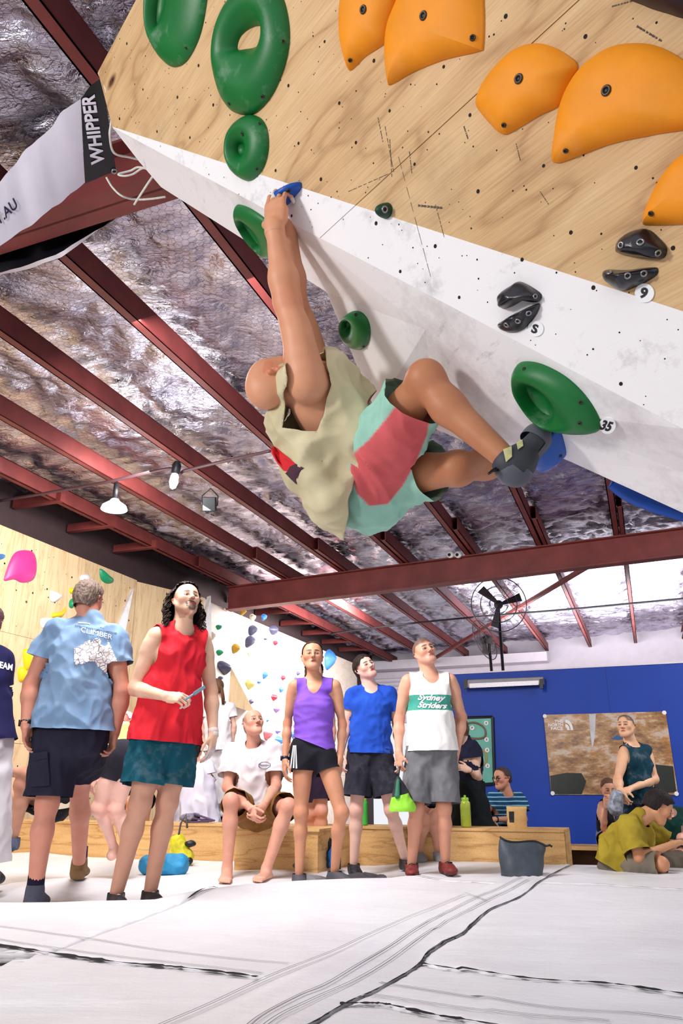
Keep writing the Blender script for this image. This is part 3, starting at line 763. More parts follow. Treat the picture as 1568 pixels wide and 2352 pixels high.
def to_px(V):
    d = np.asarray(V)-np.array([0, 0, CAMZ]); yf = d[:, 1]*CT+d[:, 2]*ST; zu = d[:, 2]*CT-d[:, 1]*ST
    return 784+FPX*d[:, 0]/yf, 1176-FPX*zu/yf
def poly_sd(V, poly):
    """signed pixel distance to an outline (negative inside)"""
    x, y = to_px(V); n = len(poly); best = np.full(len(V), 1e9); ins = np.zeros(len(V), bool)
    for i in range(n):
        (x1, y1), (x2, y2) = poly[i], poly[(i+1) % n]; ex, ey = x2-x1, y2-y1; t = np.clip(((x-x1)*ex+(y-y1)*ey)/(ex*ex+ey*ey+1e-9), 0, 1)
        best = np.minimum(best, np.hypot(x-x1-t*ex, y-y1-t*ey)); c = ((y1 > y) != (y2 > y)); xi = (x2-x1)*(y-y1)/(y2-y1+1e-12)+x1; ins ^= (c & (x < xi))
    return np.where(ins, -best, best)

def tan_limbs(P, col, amt=.7, parts=(('h', 'k'), ('k', 'a'))):
    def fn(V):
        m = np.zeros(len(V))
        for k in 'lr':
            for a, b_ in parts:
                A_, B_ = np.array(P.J[a+k]), np.array(P.J[b_+k]); t = np.clip(((V-A_) @ (B_-A_))/((B_-A_) @ (B_-A_)), 0, 1); m = np.maximum(m, smooth01(-np.linalg.norm(V-A_-np.outer(t, B_-A_), axis=1), -.15, -.12))
        return m*amt
    P.paint.append((fn, col))
# ------------------------------------------------------------------ structure materials
def ply_mat(name, base=(196, 158, 110), dark=(150, 104, 62), light=(222, 190, 145), gs=(0.55, 5.0, 5.0), paint=None, rough=0.62):
    t = NT(name); t.val('Roughness', rough); t.val('Specular IOR Level', 0.25)
    co = t.coord(gs)
    warp = t.noise(co, 1.3, 3, 0.5)
    sp = t.n('ShaderNodeSeparateXYZ'); t.l(co, sp.inputs[0])
    yy = t.math('ADD', sp.outputs['Y'], t.math('MULTIPLY', warp, 4.0))
    rings = t.math('FRACT', t.math('MULTIPLY', yy, 1.15))
    rings = t.math('PINGPONG', t.math('MULTIPLY', yy, 1.15), 0.5)
    fine = t.noise(t.coord((1.5, 60, 60)), 3.0, 3, 0.6)
    c = t.ramp(rings, [(0.0, srgb(*dark)), (0.10, srgb(*base)), (0.5, srgb(*light))])
    c = t.mix(0.40, c, t.ramp(t.noise(co, 0.8, 4), [(0.3, srgb(*base)), (0.7, srgb(*light))]))
    c = t.mix(0.22, c, t.ramp(fine, [(0.35, srgb(*dark)), (0.6, srgb(*light))]))
    # knots and stains with a shape of their own
    vo = t.n('ShaderNodeTexVoronoi'); vo.inputs['Scale'].default_value = 1.0; t.l(t.coord((1.3, 3.2, 3.2)), vo.inputs['Vector'])
    c = t.mix(t.ramp(vo.outputs['Distance'], [(0.03, (1, 1, 1, 1)), (0.075, (0, 0, 0, 1))]), c, srgb(92, 52, 30))
    st = t.noise(t.coord((1.1, 1.1, 1.1)), 1.6, 5, 0.7)
    c = t.mix(t.math('MULTIPLY', t.ramp(st, [(0.56, (0, 0, 0, 1)), (0.75, (1, 1, 1, 1))]), 0.35), c, srgb(120, 96, 78))
    if paint:
        a, b, k = paint
        so = t.n('ShaderNodeSeparateXYZ'); t.l(t.coord(), so.inputs[0])
        s = t.math('ADD', t.math('ADD', t.math('MULTIPLY', so.outputs['X'], a), t.math('MULTIPLY', so.outputs['Y'], b)), k)
        msk = t.math('GREATER_THAN', s, 0.0)
        scuff = t.ramp(t.noise(t.coord((2.0, 2.0, 2.0)), 3.0, 6, 0.75), [(0.55, srgb(236, 233, 236)), (0.78, srgb(178, 172, 178))])
        c = t.mix(msk, c, scuff)
    t.col(c); t.bump(fine, 0.12, 0.003)
    return t.m
def white_mat():
    t = NT('white_wall_paint'); t.val('Roughness', 0.5)
    co = t.coord((1, 1, 1))
    c = t.ramp(t.noise(co, 2.2, 6, 0.75), [(0.5, srgb(238, 235, 238)), (0.82, srgb(176, 168, 172))])
    c2 = t.ramp(t.noise(t.coord((1, 6, 1), rot=(0.3, 0.2, 0.9)), 5.0, 5, 0.8), [(0.62, (1, 1, 1, 1)), (0.8, srgb(150, 145, 150))])
    t.col(t.mix(0.7, c, c2, 'MULTIPLY')); return t.m
M_WHITE = white_mat()
M_STEEL = mat('red_oxide_steel', srgb(122, 54, 52), 0.55, 0.0, 0.28, 3.0, 0.15, 60, 0.4)
M_PLYL = ply_mat('plywood_side_wall', (214, 182, 138), (182, 140, 94), (232, 205, 166), (5.0, 5.0, 0.8))
M_PLYB = ply_mat('plywood_bench', (206, 160, 100), (150, 100, 52), (228, 186, 128), (0.8, 0.8, 6.0))
M_BLACK = mat('black_plastic', srgb(22, 22, 26), 0.45, 0, 0.1)
M_STEELB = mat('zinc_bolt', srgb(150, 150, 155), 0.3, 0.9, 0.1)
M_ROPE = mat('white_rope', srgb(225, 222, 215), 0.8, 0, 0.15, 80, 0.4, 300)

# ------------------------------------------------------------------ roof: crinkled foil, netting, purlins, rafters
ZF = CAMZ+3.68
rz = lambda L: .031*(L+6.57)          # slight pitch of the roof across the hall
def foil_z(L, D):
    P = np.stack([L*0.9, D*0.9, np.zeros_like(L)], 1); wx, wy = pnoise(P*1.3), pnoise(P*1.7+9)
    r = lambda a, b, sd, k=2.0: 1-np.abs(pnoise(np.stack([L*a+wx*1.3, D*b+wy*1.3, L*0+sd], 1)))*k
    # long creases across the purlins, broken by diagonal ones
    w1 = r(.8, 1.7, 2.0); w2 = r(1.5, 3.6, 5.0); w3 = r(3.2, 5.5, 8.0); w4 = 1-np.abs(pnoise(np.stack([(L+D)*2.1+wx, (L-D)*1.1+wy, L*0+4.0], 1)))*2.2
    w5 = r(6.5, 9.0, 12.0); patch = smooth01(pnoise(P*.55+21), -.25, .35)
    w1, w2, w3, w4, w5 = [np.clip(v, -.6, 1)**2*np.sign(v) for v in (w1, w2, w3, w4, w5)]
    return .050*w1+.036*w2+.020*w3*patch+.024*w4+.009*w5+.03*pnoise(P*0.5)
def smooth01(x, a, b): t = np.clip((x-a)/(b-a), 0, 1); return t*t*(3-2*t)
def build_roof():
    Ls = np.arange(-7.3, 7.01, 0.047); Ds = np.arange(-0.6, 21.9, 0.047)
    LL, DD = np.meshgrid(Ls, Ds, indexing='ij'); l = LL.ravel(); d = DD.ravel()
    z = ZF + foil_z(l, d) + rz(l)
    c, s = math.cos(YAW), math.sin(YAW)
    V = np.stack([l*c+d*s, -l*s+d*c, z], 1)
    nL, nD = len(Ls), len(Ds); idx = np.arange(nL*nD).reshape(nL, nD)
    F = np.stack([idx[:-1, :-1], idx[:-1, 1:], idx[1:, 1:], idx[1:, :-1]], -1).reshape(-1, 4)
    t = NT('crinkled_silver_foil'); t.val('Metallic', 1.0)
    co = t.coord((1, 1, 1), rot=(0, 0, YAW))
    n1 = t.noise(t.coord((2, 4, 2), rot=(0, 0, YAW)), 2.0, 5, 0.6, 1.8)
    n2 = t.noise(t.coord((5, 9, 5), rot=(0, 0, YAW+0.5)), 2.6, 3, 0.55, 1.4)
    t.col(t.ramp(t.noise(co, 1.4, 5, 0.65), [(0.3, srgb(170, 162, 182)), (0.5, srgb(216, 210, 228)), (0.72, srgb(238, 236, 248))]))
    t.l(t.ramp(n1, [(0.3, (0.20,)*3), (0.7, (0.40,)*3)]), t.b.inputs['Roughness'])
    t.bump(t.math('ADD', n1, t.math('MULTIPLY', n2, 0.3)), 0.55, 0.05)
    o = struct(mesh_obj('ceiling', V, F, t.m)); o['label'] = 'crinkled silver foil insulation lining the shed roof'
    # hexagonal wire netting under the near foil
    a = 0.034; pts = []; edges = []
    dx, dy = a*math.sqrt(3), a*1.5
    vid = {}; VV = []; EE = set()
    def vadd(x, y):
        k = (round(x*2000), round(y*2000))
        if k not in vid: vid[k] = len(VV); VV.append((x, y))
        return vid[k]
    y = 1.4; j = 0
    while y < 7.0:
        x = -6.4 + (dx/2 if j % 2 else 0)
        while x < -0.4:
            c6 = [vadd(x+a*math.sin(math.pi/3*k), y+a*math.cos(math.pi/3*k)) for k in range(6)]
            for k in (0, 1, 2): EE.add((c6[k], c6[(k+1) % 6]))
            x += dx
        y += dy; j += 1
    VA = np.array(VV); EA = np.array(sorted(EE))
    zz = ZF - 0.045 + rz(VA[:, 0]) + foil_z(VA[:, 0], VA[:, 1])*0.6 - 0.012
    W = np.stack([VA[:, 0]*c+VA[:, 1]*s, -VA[:, 0]*s+VA[:, 1]*c, zz], 1)
    p, q = W[EA[:, 0]], W[EA[:, 1]]; t_ = q-p; t_ /= np.linalg.norm(t_, axis=1)[:, None]
    n_ = np.cross(t_, [0, 0, 1.0]); r = 0.0011
    rings = []
    for e in (p, q):
        for k in range(3):
            an = 2*math.pi*k/3; rings.append(e + n_*(r*math.cos(an)) + np.array([0, 0, r*math.sin(an)]))
    V3 = np.stack(rings, 1).reshape(-1, 3); b0 = np.arange(len(EA))*6
    F3 = np.concatenate([np.stack([b0+k, b0+(k+1) % 3, b0+3+(k+1) % 3, b0+3+k], 1) for k in range(3)])
    o2 = mesh_obj('wire_netting', V3, F3, mat('netting_wire', srgb(70, 66, 72), 0.5, 0.8, 0), o, False); o2['kind'] = 'stuff'
build_roof()

def channel(name, L0, L1, D0, D1, z0, z1, lip=1, th=0.012, parent=None, m=None):
    """C-section purlin running in depth: web on one side, two flanges"""
    b = MB()
    def bx(l0, l1, za, zb):
        b.hexa([B(l0, D0, za), B(l1, D0, za), B(l1, D1, za), B(l0, D1, za), B(l0, D0, zb), B(l1, D0, zb), B(l1, D1, zb), B(l0, D1, zb)])
    web = (L1-th, L1) if lip > 0 else (L0, L0+th)
    bx(web[0], web[1], z0, z1); bx(L0, L1, z0, z0+th); bx(L0, L1, z1-th, z1)
    lo = (L0, L0+th) if lip > 0 else (L1-th, L1)
    bx(lo[0], lo[1], z0, z0+0.03); bx(lo[0], lo[1], z1-0.03, z1)
    return b.build(name, m or M_STEEL, parent)
PZ0, PZ1 = CAMZ+3.40, CAMZ+3.60
for i in range(12):
    L = -6.57 + 1.085*i; L *= 1+rz(L)/3.4; h = rz(L)
    o = channel('roof_purlin', L-0.045, L+0.045, -0.5, 12.6, PZ0+h, PZ1+h)
    o['kind'] = 'structure'; o['label'] = 'red oxide steel purlin under the foil roof, number %d from the left wall' % (i+1)
    channel('lapped_purlin', L+0.05, L+0.13, 10.6, 21.7, PZ0+h, PZ1+h, parent=o)
def ibeam(name, D, L0, L1, z0, z1, fw=0.1, th=0.02, rise=0.0):
    b = MB()
    def bx(d0, d1, za, zb, ra=0.0, rb=0.0):
        b.hexa([B(L0, d0, za), B(L1, d0, za+ra), B(L1, d1, za+ra), B(L0, d1, za), B(L0, d0, zb), B(L1, d0, zb+rb), B(L1, d1, zb+rb), B(L0, d1, zb)])
    bx(D-0.008, D+0.008, z0, z1, rise, rise); bx(D-fw, D+fw, z0, z0+th, rise, rise); bx(D-fw, D+fw, z1-th, z1, rise, rise)
    return struct(b.build(name, M_STEEL))
o = ibeam('trim_1', 12.0, -6.65, 7.0, CAMZ+2.98, PZ0, rise=.42); o['label'] = 'deep red steel roof beam crossing the hall'
EYEBEAM = o
o = ibeam('trim_2', 2.94, -7.2, -0.5, CAMZ+3.03, PZ0-.01, rise=.20); o['label'] = 'red steel rafter behind the sponsor banner'
# bracing between the last purlin and the side wall
for i, D in enumerate((5.2, 6.25, 7.3, 8.35, 9.4, 13.0, 14.2, 15.4, 16.6, 17.8, 19.0)):
    b = MB(); b.hexa([B(-7.2, D-.04, PZ0-.02), B(-6.45, D-.04, PZ0-.02), B(-6.45, D+.04, PZ0-.02), B(-7.2, D+.04, PZ0-.02),
                      B(-7.2, D-.04, PZ0+.09), B(-6.45, D-.04, PZ0+.09), B(-6.45, D+.04, PZ0+.09), B(-7.2, D+.04, PZ0+.09)])
    o = struct(b.build('bracing_bar', M_STEEL)); o['label'] = 'short steel bar tying the edge purlin to the side wall'
o = struct(MB().tube([B(-5.3, 20.9, PZ0-0.1), B(0.05, 12.1, PZ0+0.12)], 0.05, 6).build('trim_3', M_STEEL)); o['label'] = 'diagonal red wind brace under the far roof'
# ------------------------------------------------------------------ walls of the hall
def quad_wall(name, P, th, m, label=None, parent=None, kind=True):
    P = [Vector(p) for p in P]; n = (P[1]-P[0]).cross(P[2]-P[0]).normalized()
    b = MB().extrude(P, n*-th); o = b.build(name, m, parent)
    if kind and parent is None: struct(o)
    if label: o['label'] = label
    return o
ZW = CAMZ+3.02; ZB = -0.35
lw = struct(empty('wall_left', B(-7, 7, ZB))); lw['label'] = 'plywood climbing wall with bright holds along the left of the hall'
for i, (d0, d1, z0, z1) in enumerate([(1.2, 4.9, ZB, 1.1), (4.9, 7.3, ZB, 1.1), (7.3, 9.75, ZB, 1.1), (1.2, 3.7, 1.1, 2.35), (3.7, 6.1, 1.1, 2.35), (6.1, 8.5, 1.1, 2.35), (8.5, 9.75, 1.1, 2.35),
                                      (1.2, 4.9, 2.35, ZW), (4.9, 7.3, 2.35, ZW), (7.3, 9.75, 2.35, ZW)]):
    g = 0.002
    quad_wall('plywood_sheet', [B(-7, d0+g, z0+g), B(-7, d1-g, z0+g), B(-7, d1-g, z1-g), B(-7, d0+g, z1-g)], 0.02, M_PLYL, parent=lw)
# angled facet by the corner
quad_wall('plywood_sheet', [B(-7, 9.76, ZB), B(-6.58, 11.05, ZB), B(-6.58, 11.05, 1.5), B(-7, 9.76, 1.5)], 0.02, M_PLYL, parent=lw)
quad_wall('plywood_sheet', [B(-7, 9.76, 1.504), B(-6.58, 11.05, 1.504), B(-6.58, 11.05, ZW-.02), B(-7, 9.76, ZW-.02)], 0.02, M_PLYL, parent=lw)
quad_wall('plywood_edge', [B(-6.58, 11.05, ZB), B(-6.68, 11.35, ZB), B(-6.68, 11.35, ZW-.02), B(-6.58, 11.05, ZW-.02)], 0.02, M_WHITE, parent=lw)
M_FARW = ply_mat('pale_chalky_wall', (232, 214, 198), (214, 190, 170), (240, 228, 216), (0.8, 0.8, 3.0))
fw = struct(empty('wall_far_left', B(-6.7, 15, ZB))); fw['label'] = 'brightly lit pale wall dotted with many coloured holds'
for d0, d1 in ((11.35, 13.7), (13.7, 16.1), (16.1, 18.95)):
    for z0, z1 in ((ZB, 0.9), (0.9, 2.1), (2.1, ZW)):
        quad_wall('plywood_sheet', [B(-6.7, d0+.002, z0+.002), B(-6.7, d1-.002, z0+.002), B(-6.7, d1-.002, z1-.002), B(-6.7, d0+.002, z1-.002)], 0.02, M_FARW, parent=fw)
DBK = 21.8
quad_wall('wall_left_upper', [B(-7.25, -1, ZB), B(-7.25, DBK, ZB), B(-7.25, DBK, ZF+.15), B(-7.25, -1, ZF+.15)], 0.05, mat('dark_cladding', srgb(70, 52, 54), .8), 'dark steel cladding above the plywood wall')
M_CORR = NT('white_corrugated_sheet'); M_CORR.val('Roughness', 0.5); M_CORR.col(srgb(238, 234, 242))
sx = M_CORR.n('ShaderNodeSeparateXYZ'); M_CORR.l(M_CORR.coord(), sx.inputs[0])
M_CORR.bump(M_CORR.math('PINGPONG', M_CORR.math('MULTIPLY', sx.outputs['Z'], 9.0), 0.5), 0.6, 0.03); M_CORR = M_CORR.m
M_LILAC = mat('white_plaster', srgb(236, 228, 240), 0.7, 0, 0.05)
DOL0, DOL1, DOZ = -9.0, -2.9, 2.65
quad_wall('wall_back', [B(DOL1, DBK, ZB), B(8, DBK, ZB), B(8, DBK, ZF+.7), B(DOL1, DBK, ZF+.7)], 0.1, M_LILAC, 'white back wall seen above the blue partition')
quad_wall('wall_back_left', [B(-9.5, DBK, DOZ), B(DOL1, DBK, DOZ), B(DOL1, DBK, ZF+.7), B(-9.5, DBK, ZF+.7)], 0.1, M_LILAC, 'white wall above the open roller door')
rd = struct(empty('door_1', B(-6, DBK-.2, DOZ))); rd['label'] = 'white roller door half rolled up over the bright opening'
for k in range(11):
    z = DOZ-0.32+k*0.115
    b = MB(); b.extrude([B(-9.2, DBK-.12, z), B(-9.2, DBK-.16, z+.03), B(-9.2, DBK-.16, z+.085), B(-9.2, DBK-.12, z+.11)], B(-2.75, 0, 0)-B(-9.2, 0, 0)); b.build('slat', M_LILAC, rd)
b = MB().hexa([B(-9.2, DBK-.6, 3.78), B(-2.2, DBK-.6, 3.78), B(-2.2, DBK-.15, 3.78), B(-9.2, DBK-.15, 3.78), B(-9.2, DBK-.6, 4.02), B(-2.2, DBK-.6, 4.02), B(-2.2, DBK-.15, 4.02), B(-9.2, DBK-.15, 4.02)])
b.build('door_header_box', M_LILAC, rd)
# blue partition
DBL = 12.6; M_BLUE = mat('royal_blue_paint', srgb(0, 58, 166), 0.55, 0, 0.08, 2.0, 0.05, 60)
ZBT = CAMZ+1.76
pL0 = HIT(1040, 1700, B(0, DBL, 0), B(0, 1, 0)); 
lc = lambda p: p.x*math.cos(YAW)-p.y*math.sin(YAW)
bw = struct(empty('wall_back_blue', B(2, DBL, ZB))); bw['label'] = 'royal blue partition wall with posters'
l0 = lc(pL0); step = 2.4
k = 0
while l0 + k*step < 6.6:
    quad_wall('partition_panel', [B(l0+k*step, DBL, ZB), B(l0+(k+1)*step-.003, DBL, ZB), B(l0+(k+1)*step-.003, DBL, ZBT), B(l0+k*step, DBL, ZBT)], 0.08, M_BLUE, parent=bw); k += 1
MB().hexa([B(l0, DBL-.02, ZBT), B(l0+k*step, DBL-.02, ZBT), B(l0+k*step, DBL+.1, ZBT), B(l0, DBL+.1, ZBT), B(l0, DBL-.02, ZBT+.02), B(l0+k*step, DBL-.02, ZBT+.02), B(l0+k*step, DBL+.1, ZBT+.02), B(l0, DBL+.1, ZBT+.02)]).build('capping', M_LILAC, bw)
# concrete slab below the mats
o = struct(MB().hexa([B(-9.5, -3, ZB-.1), B(9, -3, ZB-.1), B(9, 23, ZB-.1), B(-9.5, 23, ZB-.1), B(-9.5, -3, ZB), B(9, -3, ZB), B(9, 23, ZB), B(-9.5, 23, ZB)]).build('floor', mat('concrete_slab', srgb(150, 146, 145), 0.7, 0, 0.15, 3)))
o['label'] = 'grey concrete slab under and behind the mats'

# ------------------------------------------------------------------ overhanging climbing wall
eps = math.radians(67.0); haz = math.radians(36.9)
E_U = Vector((math.sin(haz), -math.cos(haz), 0))
NI = Vector((math.cos(haz)*math.sin(eps), math.sin(haz)*math.sin(eps), math.cos(eps)))
E_V = Vector((-math.cos(haz)*math.cos(eps), -math.sin(haz)*math.cos(eps), math.sin(eps)))
O1 = Vector((0, 0, CAMZ)) + NI*1.79
MW = Matrix.Identity(4)
for i in range(3): MW[i][0] = E_U[i]; MW[i][1] = E_V[i]; MW[i][2] = -NI[i]; MW[i][3] = O1[i]
MWI = MW.inverted()
PL1 = (O1, -NI)
def W1(px, py, extra=0.0):
    p = HIT(px, py, O1, NI); return p + ray(px, py).normalized()*extra
def uv1(px, py): q = MWI @ W1(px, py); return (q.x, q.y)
wall = struct(empty('wall_overhang', (0, 0, 0))); wall.matrix_world = MW; wall['_org'] = [0, 0, 0]
wall['label'] = 'overhanging plywood climbing wall with a white painted lower edge'
p0, p1 = uv1(255, 290), uv1(1568, 715)
pa, pb = p1[1]-p0[1], -(p1[0]-p0[0])       # line normal
sgn = 1 if (pa*(uv1(900, 700)[0]-p0[0])+pb*(uv1(900, 700)[1]-p0[1])) > 0 else -1
M_WALL = ply_mat('scuffed_plywood_wall', (196, 158, 112), (146, 102, 62), (222, 188, 144), (0.8, 2.6, 2.6), paint=(sgn*pa, sgn*pb, -sgn*(pa*p0[0]+pb*p0[1])))
vtop = uv1(225, 165)[1]
def clip_poly(P, a, b, c):     # keep a*x+b*y+c >= 0
    out = []
    for i in range(len(P)):
        p, q = P[i], P[(i+1) % len(P)]; dp, dq = a*p[0]+b*p[1]+c, a*q[0]+b*q[1]+c
        if dp >= 0: out.append(p)
        if (dp >= 0) != (dq >= 0):
            t = dp/(dp-dq); out.append((p[0]+(q[0]-p[0])*t, p[1]+(q[1]-p[1])*t))
    return out
P1poly = [uv1(225, 165), uv1(258, 292), uv1(655, 505), uv1(1028, 700), uv1(1568, 985), uv1(1760, 1085)]
P1poly += [(3.4, P1poly[-1][1]), (3.4, vtop)]
v2, v3 = uv1(894, 400)[1], uv1(1224, 97)[1]
print('P1 v top', vtop, 'seams', v2, v3, 'u range', P1poly[0][0], 'dist corner', W1(225, 165))
g = 0.0015
for (va, vb) in ((-9, v2), (v2, v3), (v3, 9)):
    strip = clip_poly(clip_poly(P1poly, 0, 1, -va-g), 0, -1, vb-g)
    for (ua, ub) in ((-9, 0.42), (0.42, 9)) if va == v2 else ((-9, 1.1), (1.1, 9)):
        q = clip_poly(clip_poly(strip, 1, 0, -ua-g), -1, 0, ub-g)
        if len(q) < 3: continue
        b = MB().extrude([(x, y, 0) for x, y in q], (0, 0, -0.02)); b.build('plywood_sheet', M_WALL, wall)
X = dict(A=(258, 292, 0), Cm=(655, 505, 0), C1b=(1028, 700, 0), C1c=(1568, 985, 0), C1d=(1760, 1085, 0), c2a=(977, 757, .09), c2b=(1198, 939, .15), c2c=(1279, 981, .17),
         c2d=(1568, 1085, .18), c2e=(1760, 1150, .18), E=(750, 671, .26), K=(370, 430, .30), T=(320, 372, .2), l1=(862, 945, .50), l2=(1000, 985, .48), l3=(1080, 1020, .44), l4=(1215, 1030, .3),
         l5=(1300, 1056, .28), l6=(1568, 1178, .28), l7=(1760, 1270, .28), q=(860, 694, .17))
XP = {k: W1(*v) for k, v in X.items()}
facets = [('A', 'T', 'K', 'Cm'), ('K', 'E', 'Cm'), ('Cm', 'E', 'c2a'), ('Cm', 'c2a', 'C1b'), ('C1b', 'c2a', 'c2b'), ('C1b', 'c2b', 'C1c'), ('C1c', 'c2b', 'c2c', 'c2d'), ('C1c', 'c2d', 'c2e', 'C1d'),
          ('E', 'l1', 'c2a'), ('c2a', 'l1', 'l2'), ('c2a', 'l2', 'l3', 'c2b'), ('c2b', 'l3', 'l4', 'c2c'), ('c2c', 'l4', 'l5'), ('c2c', 'l5', 'l6', 'c2d'), ('c2d', 'l6', 'l7', 'c2e')]
away = (MWI.to_3x3() @ (NI*0.05))
for f in facets:
    P = [MWI @ XP[k] for k in f]
    b = MB().extrude(P, away); b.build('wall_facet', M_WHITE, wall)
def plane_of(*k):
    a, b_, c_ = [XP[i] for i in k]; n = (b_-a).cross(c_-a).normalized()
    if n.dot(Vector((0, 0, CAMZ))-a) < 0: n = -n
    return (a, n)
PL2, PL3, PL4, PL5 = plane_of('C1b', 'c2b', 'C1c'), plane_of('K', 'E', 'Cm'), plane_of('E', 'l1', 'c2a'), plane_of('c2b', 'l3', 'c2c')
# T-nut holes and screw heads, far too many to pick apart
rnd = random.Random(3); bh = MB()
def disc(b, c, e1, e2, r, n=7, h=0.0006, nn=None):
    V = [c+nn*h+(e1*math.cos(2*math.pi*k/n)+e2*math.sin(2*math.pi*k/n))*r for k in range(n)]; b.add(V, [tuple(range(n))])
EX, EY, EZ = Vector((1, 0, 0)), Vector((0, 1, 0)), Vector((0, 0, 1))
def inside(P, x, y):
    c = False
    for i in range(len(P)):
        (x1, y1), (x2, y2) = P[i], P[i-1]
        if (y1 > y) != (y2 > y) and x < (x2-x1)*(y-y1)/(y2-y1)+x1: c = not c
    return c
uu = -3.0
while uu < 2.6:
    vv = -2.0
    while vv < 2.4:
        x, y = uu+rnd.uniform(-.035, .035), vv+rnd.uniform(-.035, .035)
        if inside(P1poly, x, y): disc(bh, Vector((x, y, 0)), EX, EY, rnd.uniform(.0045, .0065), 8, nn=EZ)
        for k in range(6):
            x, y = uu+rnd.uniform(0, .19), vv+rnd.uniform(0, .19)
            if inside(P1poly, x, y): disc(bh, Vector((x, y, 0)), EX, EY, rnd.uniform(.0012, .003), 6, nn=EZ)
        vv += 0.19
    uu += 0.19
o = bh.build('bolt_holes', mat('bolt_hole_dark', srgb(34, 26, 24), 0.9, 0, 0), wall); o['kind'] = 'stuff'
# dark scuff streaks left by shoes
sc_ = MB()
for (x0, y0, x1, y1, w_) in ((868, 270, 880, 330, 1.5), (884, 290, 905, 400, 1.2), (895, 320, 900, 410, 1.4), (915, 360, 990, 640, .8), (1000, 470, 1020, 545, 1), (960, 472, 1018, 478, 3),
                              (1185, 330, 1195, 370, 1.2), (1405, 15, 1460, 0, 1.5), (1462, 60, 1520, 95, 2), (1240, 440, 1260, 470, 1.2), (940, 348, 946, 400, 1.5), (1065, 290, 1075, 320, 2), (800, 440, 895, 398, 1.0)):
    a, b_ = MWI @ W1(x0, y0), MWI @ W1(x1, y1); d = (b_-a).normalized(); s_ = Vector((-d.y, d.x, 0))*w_*0.0012; N = 8
    for k in range(N):
        pA, pB = a.lerp(b_, k/N), a.lerp(b_, (k+rnd.uniform(.5, 1.0))/N); h = Vector((0, 0, .0005))
        sc_.add([pA-s_+h, pA+s_+h, pB+s_*.6+h, pB-s_*.6+h], [(0, 1, 2, 3)])
o = sc_.build('shoe_scuffs', mat('rubber_scuff', srgb(92, 78, 66), 0.8, 0, 0.2), wall); o['kind'] = 'stuff'

# bolt holes of the side wall
bh2 = MB(); e1_, e2_, n_ = B(0, 1, 0), Vector((0, 0, 1)), B(1, 0, 0)
for i in range(420):
    disc(bh2, B(-7, rnd.uniform(2.0, 9.7), rnd.uniform(.1, ZW-.05)), e1_, e2_, rnd.choice((.006, .010, .014)), 7, .002, n_)
o = bh2.build('bolt_holes', mat('bolt_hole_dark', srgb(34, 26, 24), 0.9, 0, 0), lw); o['kind'] = 'stuff'
# ------------------------------------------------------------------ crash mats, bench
def mz(x, y):
    x = np.asarray(x, float); y = np.asarray(y, float)
    xs = np.array([-9, -2.1, -1.0, -.78, -.27, .33, 1.0, 9]); ys = np.array([4.45, 4.62, 4.80, 5.35, 5.72, 5.95, 6.9, 6.9])
    yb = np.interp(x, xs, ys); d = y-yb
    left = 1/(1+np.exp((x-.55)/.12))
    drop = -.060*smooth01(d, -.10, .22)*left+.030*np.exp(-((d+.22)/.20)**2)*left+.075*np.exp(-((x+1.82)**2+(y-5.75)**2)/.30)
    z = drop + .018*pnoise(np.stack([x*1.1, y*1.1, 0*x], 1))*smooth01(d, -.3, .5)*left*2.0+.006*pnoise(np.stack([x*2.2, y*2.2, 0*x+4], 1))
    z += .012*(0.6-np.abs(pnoise(np.stack([x*1.2+y*.5, y*2.6, 0*x+8], 1)))*2)*smooth01(y, 1.0, 2.0)*(x > .4)*smooth01(-y, -4.6, -3.2)
    return z
SEAM = dict(S=[(640, 2400), (715, 2352), (800, 2302), (870, 2270), (958, 2216), (985, 2186), (1060, 2142), (1118, 2092), (1190, 2060), (1250, 2017), (1310, 1986), (1330, 1976)],
            L=[(-400, 2110), (0, 2172), (250, 2210), (420, 2228), (590, 2248), (760, 2272)], R1=[(960, 2212), (1090, 2232), (1280, 2256), (1430, 2268), (1568, 2283), (2000, 2330)],
            R2=[(780, 2308), (860, 2308), (900, 2313), (1000, 2335), (1120, 2354), (1500, 2420)], FB=[(430, 2072), (530, 2036), (700, 2026), (780, 2018), (900, 2015), (1140, 2029)], FR=[(1200, 2026), (1360, 2031), (1460, 2037), (1568, 2043), (1900, 2060)])
SW = {k: [G(x, y, 0.0) for x, y in v] for k, v in SEAM.items()}
def side(V, pl):
    """signed distance to a polyline (positive on its left)"""
    best = np.full(len(V), 1e9); sg = np.zeros(len(V))
    for i in range(len(pl)-1):
        a, b = np.array(pl[i][:2]), np.array(pl[i+1][:2]); e = b-a; t = ((V[:, :2]-a) @ e)/(e @ e); lo = -1e9 if i == 0 else 0; hi = 1e9 if i == len(pl)-2 else 1
        tc = np.clip(t, lo, hi); q = V[:, :2]-a-np.outer(tc, e); d = np.hypot(q[:, 0], q[:, 1]); c = e[0]*(V[:, 1]-a[1])-e[1]*(V[:, 0]-a[0])
        m = d < best; best[m] = d[m]; sg[m] = np.sign(c[m])
    return best*sg
tm = NT('cream_vinyl_mat'); tm.val('Roughness', .42); tm.val('Specular IOR Level', .45)
co = tm.coord()
c = tm.ramp(tm.noise(co, 1.6, 5, .65), [(.35, srgb(228, 226, 230)), (.65, srgb(240, 239, 243))])
c = tm.mix(tm.math('MULTIPLY', tm.ramp(tm.noise(tm.coord((1, 3, 1), rot=(0, 0, .4)), 2.2, 6, .75), [(.58, (0,)*3), (.82, (1,)*3)]), .30), c, srgb(176, 170, 174))
tm.col(c); tm.bump(tm.math('ADD', tm.noise(tm.coord((2, 5, 2), rot=(0, 0, .35)), 2.4, 4, .6), tm.math('MULTIPLY', tm.noise(co, 60, 2), .1)), .30, .02); M_MAT = tm.m
